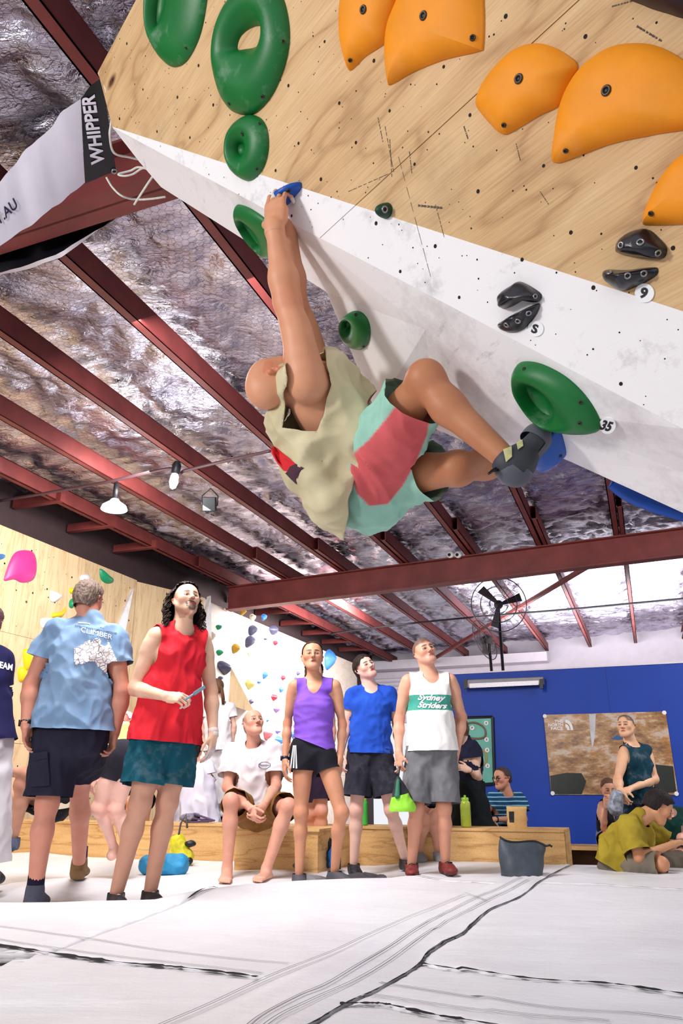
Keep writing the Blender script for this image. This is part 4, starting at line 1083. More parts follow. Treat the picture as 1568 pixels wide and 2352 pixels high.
def build_mats():
    gx = np.arange(-5.6, 5.6, .045); gy = np.arange(0.55, 9.6, .045); XX, YY = np.meshgrid(gx, gy, indexing='ij'); x = XX.ravel(); y = YY.ravel()
    V0 = np.stack([x, y, mz(x, y)], 1); nx, ny = len(gx), len(gy); idx = np.arange(nx*ny).reshape(nx, ny)
    T0 = tri(np.stack([idx[:-1, :-1], idx[1:, :-1], idx[1:, 1:], idx[:-1, 1:]], -1).reshape(-1, 4)); N0 = np.tile([0, 0, 1.0], (len(V0), 1))
    cy, sy = math.cos(YAW), math.sin(YAW)
    Dd = lambda V: V[:, 0]*sy+V[:, 1]*cy-7.27
    Ll = lambda V: -6.98-(V[:, 0]*cy-V[:, 1]*sy)
    S, L, R1, R2, FB, FR = (lambda k: (lambda V: side(V, SW[k])))('S'), (lambda V: side(V, SW['L'])), (lambda V: side(V, SW['R1'])), (lambda V: side(V, SW['R2'])), (lambda V: side(V, SW['FB'])), (lambda V: side(V, SW['FR']))
    g = .006
    regs = [('cream crash mat in the lower left corner', [lambda V: -S(V)+g, lambda V: L(V)+g]), ('cream crash mat across the left middle of the floor', [lambda V: -S(V)+g, lambda V: -L(V)+g, lambda V: FB(V)+g]),
            ('cream crash mat under the standing spectators by the bench', [lambda V: -S(V)+g, lambda V: -FB(V)+g]), ('cream crash mat corner at the bottom centre edge', [lambda V: S(V)+g, lambda V: R2(V)+g]),
            ('narrow cream mat between two black seams lower right', [lambda V: S(V)+g, lambda V: -R2(V)+g, lambda V: R1(V)+g]), ('wide rumpled cream mat on the right', [lambda V: S(V)+g, lambda V: -R1(V)+g, lambda V: FR(V)+g]), ('cream mat at the far right where the mustard tee man sits', [lambda V: S(V)+g, lambda V: -FR(V)+g])]
    outs = []
    for lb, fs in regs:
        V, N, T = V0, N0, T0
        for f in fs+[Dd, Ll]: V, N, T = clip(V, N, T, f(V))
        if not len(T): print('empty mat', lb); continue
        ed = np.min(np.abs(np.stack([side(V, SW[k]) for k in SW])), 0); V = V.copy(); V[:, 2] -= .006*np.exp(-(ed/.018)**2)
        c = V.mean(0); c[2] = 0; o = mesh_obj('crash_mat', V, T, M_MAT, None, True, origin=tuple(c)); tag(o, lb, 'mat', 'crash mats on the hall floor')
        bm = bmesh.new(); bm.from_mesh(o.data); bmesh.ops.remove_doubles(bm, verts=bm.verts[:], dist=.0005)
        be = [e for e in bm.edges if e.is_boundary]; r = bmesh.ops.extrude_edge_only(bm, edges=be); bmesh.ops.translate(bm, verts=[v for v in r['geom'] if isinstance(v, bmesh.types.BMVert)], vec=(0, 0, -.30)); bm.to_mesh(o.data); bm.free()
        o.data.polygons.foreach_set('use_smooth', [True]*len(o.data.polygons)); outs.append(o)
    return outs
MATS = build_mats()
def ribbon(pl, w0, w1, off=0.0, lift=.004, n=10, jag=0.0, seed=0):
    """strip following a polyline on the mats; w0..w1 widths to its left/right"""
    P = cat_rom([Vector((p[0], p[1], 0)) for p in pl], n, False); V = []; F = []; r = random.Random(seed); ph = r.uniform(0, 9)
    for i, p in enumerate(P):
        t = (P[min(i+1, len(P)-1)]-P[max(i-1, 0)]).normalized(); s = Vector((-t.y, t.x, 0))
        j = (.55+.45*math.sin(i*.9+ph)*math.sin(i*.37+ph*2)+r.uniform(-.25, .25)) if jag else 1
        K = 4 if (w0+w1) > .05 else 1
        for k in range(K+1):
            a = -w1*(j if jag else 1)+(w0*(1 if not jag else max(.2, j))+w1*(j if jag else 1))*k/K; q = p+s*(off+a); V.append((q.x, q.y, float(mz([q.x], [q.y])[0])+lift+(.006*math.sin(math.pi*k/K) if K > 1 else 0)))
    for i in range(len(P)-1):
        for k in range(K): b = i*(K+1)+k; F.append((b, b+1, b+K+2, b+K+1))
    return V, F
M_VEL = mat('black_velcro', srgb(20, 20, 26), .9, 0, .1)
for k, lb, a, b_ in (('L', 'black velcro edge of the seam at the left', .026, .018), ('R1', 'black velcro edge of the long seam at the right', .014, .014), ('R2', 'black velcro edge of the short seam at the bottom', .016, .016), ('FR', 'thin black seam edge in front of the mustard tee man', .010, .006)):
    pl = SW[k][1:-1] if k in ('FR',) else (SW[k][:-1] if k == 'L' else SW[k])
    V, F = ribbon(pl, a, b_, 0, .004, 14, .4, sum(map(ord, k)) % 50); o = mesh_obj('velcro_edge', V, F, M_VEL, None, True, origin=tuple(V[0])); tag(o, lb, 'velcro strip')
V, F = ribbon(SW['FB'], .010, .006, 0, .006, 12, .4, 4); o = mesh_obj('velcro_edge', V, F, M_VEL, None, True, origin=tuple(V[0])); tag(o, 'black velcro edge of the mat below the purple top girl', 'velcro strip')
V, F = ribbon(SW['S'][:-1], .002, .009, -.001, .003, 16, .8, 9); o = mesh_obj('velcro_edge', V, F, M_VEL, None, True, origin=tuple(V[0])); tag(o, 'jagged black velcro edge along the diagonal cover strip', 'velcro strip')
# diagonal cover strip
SL = [G(x, y, 0) for x, y in [(250, 2420), (385, 2352), (600, 2256), (735, 2200), (830, 2156), (950, 2104), (1065, 2058), (1150, 2026), (1220, 2003), (1268, 1990)]]
SR = SW['S'][:-1]
A_, B_ = cat_rom([Vector(p) for p in SL], 8, False), cat_rom([Vector(p) for p in SR], 8, False); V = []; F = []; n = 70; K = 10
for i in range(n+1):
    f = i/n; pa = A_[min(int(f*(len(A_)-1)), len(A_)-1)]; pb = B_[min(int(f*(len(B_)-1)), len(B_)-1)]
    fa = f*(len(A_)-1); ia = min(int(fa), len(A_)-2); pa = A_[ia].lerp(A_[ia+1], fa-ia); fb = f*(len(B_)-1); ib = min(int(fb), len(B_)-2); pb = B_[ib].lerp(B_[ib+1], fb-ib)
    for k in range(K+1):
        q = pa.lerp(pb, k/K); wv = .004*math.sin(i*.8+k)*(k == K); V.append((q.x, q.y+wv, float(mz([q.x], [q.y])[0])+.004+.006*math.sin(math.pi*k/K)+.003*math.sin(k*2.1+i*.15)))
for i in range(n):
    for k in range(K): b = i*(K+1)+k; F.append((b, b+1, b+K+2, b+K+1))
o = mesh_obj('seam_cover_strip', V, F, M_MAT, None, True, origin=tuple(V[0])); tag(o, 'cream vinyl cover strip running diagonally between the mats', 'mat'); CS_ = o
M_STI = mat('grey_stitching', srgb(120, 118, 124), .8, 0, 0)
sb = MB()
for pts in ([(250, 2424), (400, 2356), (610, 2260), (740, 2206), (838, 2160), (955, 2108), (1068, 2062)], [(530, 2420), (600, 2352), (690, 2300), (770, 2262), (900, 2180), (960, 2140), (1060, 2085), (1200, 2020)], [(560, 2420), (640, 2352), (720, 2310), (860, 2240), (985, 2150), (1080, 2095), (1215, 2026)], [(1065, 2058), (1115, 2076)]):
    for o_ in (0, .012):
        V, F = ribbon([G(x, y, 0) for x, y in pts], .0016, .0016, o_, .0155, 8); sb.add(V, F)
st = sb.build('stitching', M_STI, None); st.data.transform(Matrix.Translation(-Vector(CS_['_org']))); st.parent = CS_
for mi, lines in ((1, [[(-200, 2105), (0, 2131), (200, 2158), (420, 2190), (660, 2216)], [(-200, 2130), (0, 2160), (250, 2196), (600, 2240)]]), (4, [[(870, 2260), (1000, 2282), (1150, 2305), (1300, 2322), (1568, 2345)], [(850, 2288), (1000, 2312), (1150, 2330), (1400, 2352)]])):
    sb = MB()
    for pts in lines:
        for o_ in (0, .012): V, F = ribbon([G(x, y, 0) for x, y in pts], .0016, .0016, o_, .004, 8); sb.add(V, F)
    st = sb.build('stitching', M_STI, None); st.data.transform(Matrix.Translation(-Vector(MATS[mi]['_org']))); st.parent = MATS[mi]
# ------------------------------------------------------------------ plywood benches
def bbox_B(l0, l1, d0, d1, z0, z1): return [B(l0, d0, z0), B(l1, d0, z0), B(l1, d1, z0), B(l0, d1, z0), B(l0, d0, z1), B(l1, d0, z1), B(l1, d1, z1), B(l0, d1, z1)]
be = empty('plywood_bench', B(-4, 7.5, ZB), 'long plywood bench along the far edge of the mats', 'bench')
ls = [-6.95, -5.2, -3.4, -2.1, -.74]
for i in range(4): MB().hexa(bbox_B(ls[i]+.002, ls[i+1]-.002, 7.28, 7.30, ZB, .242)).build('front_panel', M_PLYB, be); MB().hexa(bbox_B(ls[i]+.002, ls[i+1]-.002, 7.27, 7.76, .244, .264)).build('top_board', M_PLYB, be)
MB().hexa(bbox_B(-.76, -.738, 7.302, 7.74, ZB, .242)).build('end_panel', M_PLYB, be); MB().hexa(bbox_B(-6.95, -.76, 7.74, 7.76, ZB, .242)).build('back_panel', M_PLYB, be)
be = empty('plywood_seat_box', B(-3, 6.8, -.1), 'plywood box seat under the balding man in white', 'bench')
MB().hexa(bbox_B(-3.38, -2.62, 6.42, 6.44, -.12, .255)).build('front_panel', M_PLYB, be); MB().hexa(bbox_B(-2.64, -2.62, 6.442, 7.26, -.12, .255)).build('side_panel', M_PLYB, be); MB().hexa(bbox_B(-3.38, -3.36, 6.442, 7.26, -.12, .255)).build('side_panel', M_PLYB, be); MB().hexa(bbox_B(-3.40, -2.60, 6.40, 7.26, .257, .277)).build('top_board', M_PLYB, be)
be = empty('low_bench', B(1, 10, ZB), 'low timber bench along the blue wall', 'bench')
MB().hexa(bbox_B(-1.3, 4.6, 9.75, 10.15, -.05, -.01)).build('top_board', M_PLYB, be)
for l in (-1.25, -.3, .62, 1.54, 2.46, 3.4, 4.5): MB().hexa(bbox_B(l, l+.06, 9.77, 9.83, ZB, -.052)).build('leg', M_PLYB, be)
MB().hexa(bbox_B(-1.3, 4.6, 10.1, 10.12, ZB, -.052)).build('back_panel', mat('dark_ply_back', srgb(96, 66, 44), .8), be)
# ------------------------------------------------------------------ climbing holds on the overhang
def hold_mat(name, c, rough=.55, chalk=0.25, spec=.4):
    if name in _mats: return _mats[name]
    t = NT(name); t.val('Roughness', rough); t.val('Specular IOR Level', spec); co = t.coord(); c_ = srgb(*c)
    base = t.ramp(t.noise(co, 9, 4), [(.3, tuple(v*.86 for v in c_[:3])+(1,)), (.7, c_)])
    if chalk: base = t.mix(t.math('MULTIPLY', t.ramp(t.noise(t.coord((1, 1, 1), loc=(3, 1, 2)), 7, 5, .7), [(.56, (0,)*3), (.80, (1,)*3)]), chalk), base, srgb(210, 220, 215))
    t.col(base); t.bump(t.noise(co, 500, 2), .18, .002); _mats[name] = t.m; return t.m
def basis(n): n = nrm(n); a = n.orthogonal().normalized(); return a, n.cross(a), n
def hold(outline, plane, H, m, label, inner=None, name='climbing_hold', prof=(2.2, .62), rough=0.0, sm=5, group=None, bolts=(), off=(0, 0), pocket=None, through=False):
    """domed hold over an outline on the wall; inner = outline of a through pocket"""
    p0, n = plane; P = cat_rom([HIT(x, y, p0, n) for x, y in outline], sm); c = sum(P, Vector())/len(P); N = len(P); V = []; F = []
    base = c; sd = sum(map(ord, label)) % 97
    if inner:
        Q0 = cat_rom([HIT(x, y, p0, n) for x, y in inner], sm); c2 = sum(Q0, Vector())/len(Q0)
        # resample the inner outline by angle so that rays do not twist
        a, b, _ = basis(n); ang = lambda p, o: math.atan2((p-o).dot(b), (p-o).dot(a))
        Qs = sorted(((ang(p, c2), p) for p in Q0), key=lambda q: q[0])
        def at(t):
            for i in range(len(Qs)):
                t0, p_ = Qs[i-1]; t1, q_ = Qs[i]
                if i == 0: t0 -= 2*math.pi
                if t0 <= t <= t1: return p_.lerp(q_, (t-t0)/(t1-t0+1e-9))
            t0, p_ = Qs[-1]; t1, q_ = Qs[0]; t1 += 2*math.pi
            return p_.lerp(q_, (t-t0)/(t1-t0+1e-9))
        Q = [at(ang(p, c2)) for p in P]
        prf = [(0, 0), (0.0, .16), (.05, .42), (.15, .70), (.28, .90), (.42, 1.0), (.56, .95), (.70, .78), (.84, .50), (1.0, .06), (1.0, .02)]
        for s_, h in prf:
            for i in range(N): V.append(P[i].lerp(Q[i], s_)+n*(h*H))
        R = len(prf)
    else:
        prf = [1.0, 1.0, .985, .96, .92, .85, .74, .58, .38, .18]; R = len(prf)
        for j, t in enumerate(prf):
            h = 0 if j == 0 else max(.10 if j == 1 else 0, (1-t**prof[0])**prof[1])
            for i in range(N):
                p = c+(P[i]-c)*t
                V.append(p+n*(h*H)+n*(off[0]*0))
        V.append(c+n*H)
    for j in range(R-1):
        for i in range(N): F.append((j*N+i, j*N+(i+1) % N, (j+1)*N+(i+1) % N, (j+1)*N+i))
    if inner and not through:
        V.append(sum(Q, Vector())/N+n*(.03*H))
        for i in range(N): F.append(((R-1)*N+i, (R-1)*N+(i+1) % N, R*N))
    if not inner:
        for i in range(N): F.append(((R-1)*N+i, (R-1)*N+(i+1) % N, R*N))
    V = np.array([tuple(v) for v in V])
    if rough:
        d = fbm(V*14+sd, 3)*rough; hh = np.clip(((V-np.array(p0)) @ np.array(n))/H*3, 0, 1); V = V+np.outer(d*hh, np.array(n))+np.stack([pnoise(V*20+5), pnoise(V*20+25), pnoise(V*20+45)], 1)*(rough*.5*hh)[:, None]
    if pocket:
        for (x, y, rx, dep) in pocket:
            pc = HIT(x, y, p0, n); d = np.linalg.norm((V-np.array(pc))-np.outer((V-np.array(pc)) @ np.array(n), np.array(n)), axis=1); V = V-np.outer(dep*np.exp(-(d/rx)**2)*np.clip(((V-np.array(p0)) @ np.array(n))/H, 0, 1), np.array(n))
    o = mesh_obj(name, V, F, m, None, True, origin=tuple(base))
    bm = bmesh.new(); bm.from_mesh(o.data); bmesh.ops.recalc_face_normals(bm, faces=bm.faces[:]); bm.to_mesh(o.data); bm.free()
    tag(o, label, 'climbing hold', group)
    for (x, y, r) in bolts:
        p, nn = onto(o, x, y)
        if p is None: continue
        b = MB(); a = nn; b.torus(p+nn*.0015, nn, r, r*.38, 14, 6); bo = b.build('bolt', M_STEELB if m is BLK or m is DGR else M_DSTEEL, None, True)
        MBd = MB(); e1, e2, e3 = basis(nn); MBd.lathe([(r*.9, 0), (r*.9, .0012), (r*.0, .0012)], p+nn*.0004, nn, 10); bd = MBd.build('bolt_socket', M_BLACK, None, True)
        for q in (bo, bd): q.data.transform(Matrix.Translation(-Vector(base))); q.parent = o
    return o
M_DSTEEL = mat('dark_bolt', srgb(74, 66, 60), .4, .7, .1)
GRN = hold_mat('green_hold_resin', (12, 108, 48), .42, .25); ORG = hold_mat('orange_hold_resin', (240, 148, 16), .6, .08); BLU = hold_mat('blue_hold_resin', (14, 82, 178), .4, .25)
BLK = hold_mat('glossy_black_hold', (24, 24, 34), .22, .15, .6); DGR = hold_mat('dark_green_hold', (10, 62, 44), .5, .1)
def ellipse(cx, cy, a, b, deg, n=14):
    t0 = math.radians(deg); return [(cx+a*math.cos(t)*math.cos(t0)-b*math.sin(t)*math.sin(t0), cy+a*math.cos(t)*math.sin(t0)+b*math.sin(t)*math.cos(t0)) for t in [2*math.pi*i/n for i in range(n)]]
hold([(347, -10), (348, 60), (365, 120), (385, 147), (405, 154), (430, 140), (455, 95), (470, 40), (478, -30), (470, -90), (430, -120), (380, -100), (355, -55)], PL1, .045, GRN, 'green ring hold cut off by the top edge, leftmost on the plywood', ellipse(372, 5, 9, 55, 8), bolts=[(427, 110, .004)])
hold([(498, 150), (500, 95), (512, 45), (535, 0), (570, -32), (610, -40), (645, -15), (662, 40), (665, 100), (652, 160), (625, 220), (590, 258), (560, 264), (530, 250), (508, 210)], PL1, .055, GRN, 'largest green ring hold, plywood showing through its hole', [(546, 113), (552, 86), (574, 66), (598, 60), (604, 74), (601, 92), (589, 108), (566, 113)], through=True, bolts=[(650, 95, .004), (603, 222, .005), (526, 238, .005)])
hold([(528, 352), (532, 310), (548, 280), (574, 264), (600, 272), (615, 300), (617, 345), (606, 385), (585, 410), (566, 415), (545, 402), (533, 380)], PL1, .042, GRN, 'small green ring hold right below the largest green one', ellipse(556, 343, 9, 13, 0), bolts=[(596, 284, .004), (590, 388, .004), (557, 307, .006)])
hold([(543, 472), (560, 472), (585, 484), (612, 505), (632, 535), (640, 570), (634, 592), (618, 588), (598, 568), (572, 535), (550, 500)], PL3, .032, GRN, 'green hold on the white facet half hidden by the climber\'s forearm', ellipse(578, 535, 8, 32, -33))
hold([(789, 745), (795, 725), (812, 714), (832, 718), (847, 738), (851, 768), (843, 793), (828, 803), (808, 796), (794, 775)], PL4, .03, GRN, 'oval green pocket hold on the lower white facet left of the knee', ellipse(801, 745, 5, 9, 5), bolts=[(817, 723, .005), (834, 796, .004)])
hold([(1188, 842), (1204, 830), (1245, 836), (1300, 865), (1345, 908), (1374, 955), (1379, 985), (1350, 993), (1300, 984), (1255, 962), (1220, 920), (1196, 880)], PL2, .045, GRN, 'long oval green ring hold above the climber\'s shoe', [(1210, 893), (1222, 882), (1245, 890), (1264, 915), (1272, 948), (1258, 952), (1230, 930)], bolts=[(1203, 847, .004), (1333, 924, .004), (1331, 972, .004)])
hold(ellipse(888, 484, 13, 19, 10, 8), PL1, .045, DGR, 'tiny dark green screw-on hold at the paint line', bolts=[(883, 481, .008)])
hold([(644, 474), (646, 448), (653, 436), (670, 429), (690, 418), (692, 433), (680, 449), (665, 467), (652, 474)], PL1, .06, BLU, 'blue hold gripped by the climber\'s hand', bolts=[(662, 437, .006)], prof=(2.4, .55))
hold([(1240, 1000), (1252, 985), (1278, 979), (1289, 992), (1302, 1034), (1298, 1048), (1281, 1058), (1262, 1050), (1242, 1036), (1234, 1018)], PL5, .085, BLU, 'blue foothold under the climber\'s shoe', bolts=[(1287, 1047, .004)], prof=(2.6, .5))
ORL = [([(790, -15), (785, 50), (788, 105), (800, 152), (808, 161), (840, 130), (886, 98), (896, 60), (915, 0), (930, -60), (860, -90), (805, -60)], 'orange hold cut by the top edge, leftmost orange', [(834, 22, .009), (804, 138, .005)]),
       ([(915, 0), (892, 60), (886, 125), (892, 186), (900, 194), (950, 166), (1020, 138), (1098, 119), (1111, 104), (1112, 10), (1100, -60), (1000, -100), (940, -60)], 'large orange hold cut by the top edge', [(972, 36, .009), (1085, 87, .006)]),
       ([(1095, 236), (1108, 198), (1140, 154), (1180, 116), (1222, 101), (1262, 105), (1302, 126), (1327, 152), (1308, 192), (1284, 242), (1240, 265), (1182, 300), (1160, 309), (1140, 298), (1105, 258)], 'medium orange hold between two larger orange ones', [(1191, 181, .009), (1157, 287, .005)]),
       ([(1269, 366), (1272, 326), (1285, 250), (1310, 190), (1345, 146), (1400, 110), (1460, 100), (1520, 110), (1590, 155), (1630, 220), (1620, 285), (1500, 310), (1400, 332), (1300, 370), (1278, 374)], 'biggest orange hold at the right edge with chalk on its crown', [(1392, 208, .009), (1299, 346, .005)]),
       ([(1478, 510), (1490, 470), (1520, 410), (1570, 354), (1640, 330), (1700, 400), (1690, 505), (1568, 515), (1490, 517)], 'orange hold cut by the right edge, lowest of the orange ones', [(1495, 490, .005)])]
for ol, lb, bo in ORL: hold(ol, PL1, .050, ORG, lb, bolts=bo, prof=(3.2, .62), sm=7)
hold([(1440, -14), (1480, 14), (1530, 31), (1590, 45), (1660, 20), (1640, -80), (1500, -90)], PL1, .07, hold_mat('plum_black_hold', (34, 14, 30), .5, .0), 'dark plum hold in the top right corner')
hold([(1418, 570), (1428, 546), (1468, 529), (1494, 530), (1526, 560), (1532, 577), (1521, 594), (1480, 594), (1440, 587), (1421, 580)], PL1, .05, BLK, 'upper black faceted hold on the plywood by the number nine', rough=.010, bolts=[(1426, 563, .006), (1470, 557, .007), (1510, 581, .006)])
hold([(1385, 631), (1398, 620), (1440, 620), (1500, 614), (1511, 619), (1507, 633), (1480, 650), (1440, 667), (1420, 665), (1396, 650)], PL1, .045, BLK, 'lower black hold touching the number nine tag', rough=.010, bolts=[(1400, 627, .006), (1441, 633, .006), (1478, 628, .006)])
hold([(1150, 694), (1160, 668), (1184, 651), (1200, 648), (1238, 670), (1244, 684), (1233, 693), (1204, 690), (1176, 704), (1155, 709)], PL1, .05, BLK, 'upper black hold on the white stripe', rough=.012, bolts=[(1228, 681, .005)])
hold([(1147, 747), (1160, 735), (1200, 712), (1234, 697), (1240, 703), (1230, 726), (1206, 754), (1180, 764), (1156, 758)], PL1, .04, BLK, 'lower black hold on the white stripe beside the round tag', rough=.010, bolts=[(1163, 746, .006), (1189, 737, .006), (1213, 719, .006)])
# round number tags
for (cx, cy, r, txt, pl, lb, lean) in ((1481, 673, 22, '9', PL1, 'round white tag reading 9 on the plywood', .3), (1231, 755, 18, 'S', PL1, 'round white tag reading S on the white stripe', .3), (1396, 976, 19, '35', PL2, 'round white tag reading 35 beside the long green hold', .5)):
    p0, n = pl; P = cat_rom([HIT(x, y, p0, n) for x, y in ellipse(cx, cy, r, r, 0, 12)], 3); c = sum(P, Vector())/len(P)
    b = MB().extrude([p+n*.0035 for p in P], n*-.0035); o = b.build('number_tag', mat('tag_white', srgb(236, 236, 240), .5, 0, .03), None, False, origin=tuple(c)); tag(o, lb, 'tag')
    V, F = text_px(txt, cx-1, cy, r*(.75 if len(txt) == 1 else 1.25), r*1.15, .25, lean, .04)
    ob = mesh_obj('numeral', [HIT(x, y, p0, n)+n*.0045 for x, y in V], F, mat('tag_black', srgb(20, 20, 26), .6), None, False); ob.data.transform(Matrix.Translation(-c)); ob.parent = o
# ------------------------------------------------------------------ small holds on the side walls
PLL = (B(-7, 7, 0), B(1, 0, 0)); PLF = (B(-6.7, 15, 0), B(1, 0, 0))
HC = {'pink': (206, 62, 140), 'white': (232, 230, 240), 'green': (22, 146, 98), 'yellow': (240, 206, 22), 'blue': (70, 130, 206), 'slate': (78, 76, 102), 'red': (222, 44, 62), 'amber': (196, 150, 50), 'cream': (232, 218, 196), 'purple': (164, 122, 196), 'olive': (190, 180, 96), 'coral': (240, 122, 132)}
hold([(10, 1334), (12, 1318), (24, 1285), (38, 1267), (62, 1264), (78, 1272), (84, 1298), (80, 1325), (68, 1336), (48, 1338), (32, 1331)], PLL, .06, hold_mat('pink_hold', HC['pink'], .35, .05), 'large pink hold high on the left plywood wall', prof=(2.0, .6))
hold([(183, 1328), (188, 1320), (200, 1319), (206, 1328), (198, 1340), (188, 1344)], PLL, .06, hold_mat('white_hold', HC['white'], .5, 0), 'white hold left of the green one near the wall top')
hold([(228, 1310), (232, 1307), (246, 1320), (260, 1332), (256, 1339), (243, 1340), (231, 1330)], PLL, .06, hold_mat('green_hold_b', HC['green'], .4, 0), 'green crescent hold just under the sloping wall top')
hold([(114, 1362), (118, 1357), (140, 1366), (136, 1376), (122, 1384), (116, 1378)], PLL, .06, hold_mat('white_hold', HC['white'], .5, 0), 'white hold left of the grey-haired man\'s head')
hold([(118, 1412), (122, 1408), (140, 1405), (150, 1394), (148, 1408), (136, 1418), (120, 1418)], PLL, .06, hold_mat('yellow_hold', HC['yellow'], .4, 0), 'yellow hold above the pale blue shoulder')
hold([(92, 1430), (96, 1420), (118, 1422), (112, 1440), (98, 1444)], PLL, .06, hold_mat('white_hold', HC['white'], .5, 0), 'white hold partly behind the pale blue shoulder')
hold([(52, 1500), (58, 1490), (70, 1492), (72, 1512), (66, 1535), (56, 1538)], PLL, .06, hold_mat('yellow_hold', HC['yellow'], .4, 0), 'upright yellow hold left of the man\'s elbow, upper one')
hold([(40, 1545), (46, 1532), (58, 1538), (61, 1552), (56, 1564), (44, 1565)], PLL, .06, hold_mat('yellow_hold', HC['yellow'], .4, 0), 'yellow hold left of the man\'s elbow, lower one')
hold([(8, 1655), (12, 1647), (24, 1656), (22, 1668), (12, 1680), (7, 1670)], PLL, .06, hold_mat('yellow_hold', HC['yellow'], .4, 0), 'yellow hold low at the left edge by white trousers')
hold(ellipse(166, 1357, 8, 7, 0, 8), PLL, .06, hold_mat('yellow_hold', HC['yellow'], .4, 0), 'yellow hold peeking out above grey-brown hair')
hold(ellipse(164, 1386, 6, 11, 10, 8), PLL, .06, hold_mat('green_hold_b', HC['green'], .4, 0), 'green hold peeking out beside grey-brown hair')
hold(ellipse(95, 1632, 5, 8, 10, 8), PLL, .08, hold_mat('yellow_hold', HC['yellow'], .4, 0), 'small yellow hold between forearm and blue shirt')
hold(ellipse(0, 1279, 4, 7, 10, 8), PLL, .08, hold_mat('blue_hold_b', HC['blue'], .4, 0), 'small blue hold at the left edge by the pink one')
FH = [(472, 1432, 6, 9, 25, 'blue', 'blue hold right of the curly hair'), (501, 1441, 6, 6, 0, 'green', 'green hold below right of the curly hair'), (483, 1461, 8, 11, 0, 'cream', 'cream hold beside the red strap'), (555, 1405, 6, 9, 0, 'amber', 'amber hold near the top of the bright wall'),
      (578, 1419, 6, 9, 0, 'cream', 'cream hold under the roof beam, right of the amber one'), (604, 1418, 5, 8, 10, 'blue', 'blue v-shaped hold under the roof edge'), (577, 1448, 9, 13, 25, 'slate', 'slate hold, upper of the touching pair'), (570, 1474, 9, 15, 25, 'slate', 'slate hold, lower of the touching pair'),
      (627, 1448, 11, 11, 0, 'slate', 'big slate hold upper right on the bright wall'), (608, 1468, 3, 3, 0, 'slate', 'tiny slate hold left of the upper red hold'), (631, 1477, 5, 6, 0, 'red', 'red hold highest on the bright wall'), (538, 1490, 7, 12, 10, 'amber', 'amber hold left of the slate pair'),
      (503, 1499, 7, 7, 0, 'green', 'green hold right of the red tank shoulder'), (574, 1501, 7, 9, 0, 'cream', 'cream hold under the slate pair'), (512, 1534, 11, 18, -30, 'slate', 'largest slate hold, above the dark ponytail'), (505, 1558, 5, 5, 0, 'slate', 'small slate knob above the ponytail head'),
      (481, 1548, 3, 6, 0, 'blue', 'small blue hold beside the red tank arm'), (606, 1551, 4, 9, 10, 'blue', 'blue drop hold mid bright wall'), (594, 1567, 4, 4, 0, 'blue', 'tiny blue hold left of the blue drop'), (571, 1572, 8, 12, -10, 'olive', 'olive hold above the seated man'),
      (649, 1557, 5, 6, 0, 'red', 'red hold near the girl\'s shoulder, upper'), (628, 1602, 6, 8, -10, 'red', 'red hold left of the girl\'s arm, lower'), (644, 1584, 4, 7, 0, 'blue', 'blue hold between the two red ones'), (634, 1629, 7, 8, -10, 'purple', 'purple hold beside the seated man\'s head, upper'),
      (637, 1680, 6, 4, 0, 'purple', 'purple hold right of the seated man, lower'), (683, 1547, 3, 5, 0, 'slate', 'slate hold left of the girl\'s jaw, upper'), (678, 1559, 3, 5, 0, 'slate', 'slate hold left of the girl\'s neck, lower'), (638, 1702, 9, 12, 15, 'blue', 'large blue hold by the girl\'s elbow'),
      (612, 1686, 9, 14, 10, 'coral', 'coral hold behind the seated man\'s shoulder'), (752, 1515, 9, 24, 8, 'blue', 'tall blue hold at the end of the bright wall'), (575, 1612, 4, 6, 0, 'slate', 'tiny grey hold above the bald head'), (513, 1705, 4, 3, 0, 'slate', 'tiny grey hold beside the taped wrist'),
      (511, 1690, 5, 4, 0, 'cream', 'cream hold above the white tee shoulder'), (676, 1648, 4, 8, 0, 'blue', 'blue hold behind the girl\'s forearm, upper'), (672, 1688, 4, 8, 0, 'blue', 'blue hold behind the girl\'s forearm, lower'), (675, 1667, 3, 5, 0, 'purple', 'purple hold behind the girl\'s forearm'), (613, 1655, 2, 3, 0, 'blue', 'tiny blue dot hold right of the bald head')]
for (x, y, a, b_, dg, cn, lb) in FH:
    ol = [(x+(px-x)*(1 if py < y else .72), py) for px, py in ellipse(x, y, a, b_, dg, 9)]
    hold(ol, PLF, .008*max(a, b_)+.02, hold_mat(cn+'_small_hold', HC[cn], .45, 0), lb, sm=3, prof=(1.5, .8), rough=.012)
# wooden pyramid volumes on the bright wall
for ap, bl, bm_, br_, h, lb in (((530, 1531), (524, 1618), (545, 1640), (572, 1625), .35, 'tall wooden pyramid volume with a white face above the seated man'), ((505, 1632), (490, 1700), (498, 1712), (507, 1700), .25, 'narrow lilac pyramid volume beside the taped wrist')):
    q = [HIT(x, y, *PLF) for x, y in (ap, bl, br_)]; top = HIT(bm_[0], bm_[1], *PLF)+PLF[1]*h
    o = empty('wall_volume', tuple(q[0]), lb, 'climbing volume')
    MB().add([q[0], q[1], top], [(0, 1, 2)]).build('plywood_face', M_PLYL, o); MB().add([q[0], top, q[2]], [(0, 1, 2)]).build('white_face', M_WHITE, o); MB().add([q[1], q[2], top], [(0, 1, 2)]).build('bottom_face', M_WHITE, o)
pl = PLL
for ap, bl, br_, lb in (((307, 1352), (264, 1452), (288, 1452), 'tall white sliver volume by the wall corner'), ((484, 1368), (462, 1470), (486, 1480), 'tall white sliver volume behind the curly hair')):
    q = [HIT(x, y, B(-6.75, 10, 0), B(1, -.3, 0)) for x, y in (ap, bl, br_)]; d = B(-.1, .05, 0)
    o = empty('wall_volume', tuple(q[0]), lb, 'climbing volume'); MB().extrude(q, d).build('white_face', M_WHITE, o)
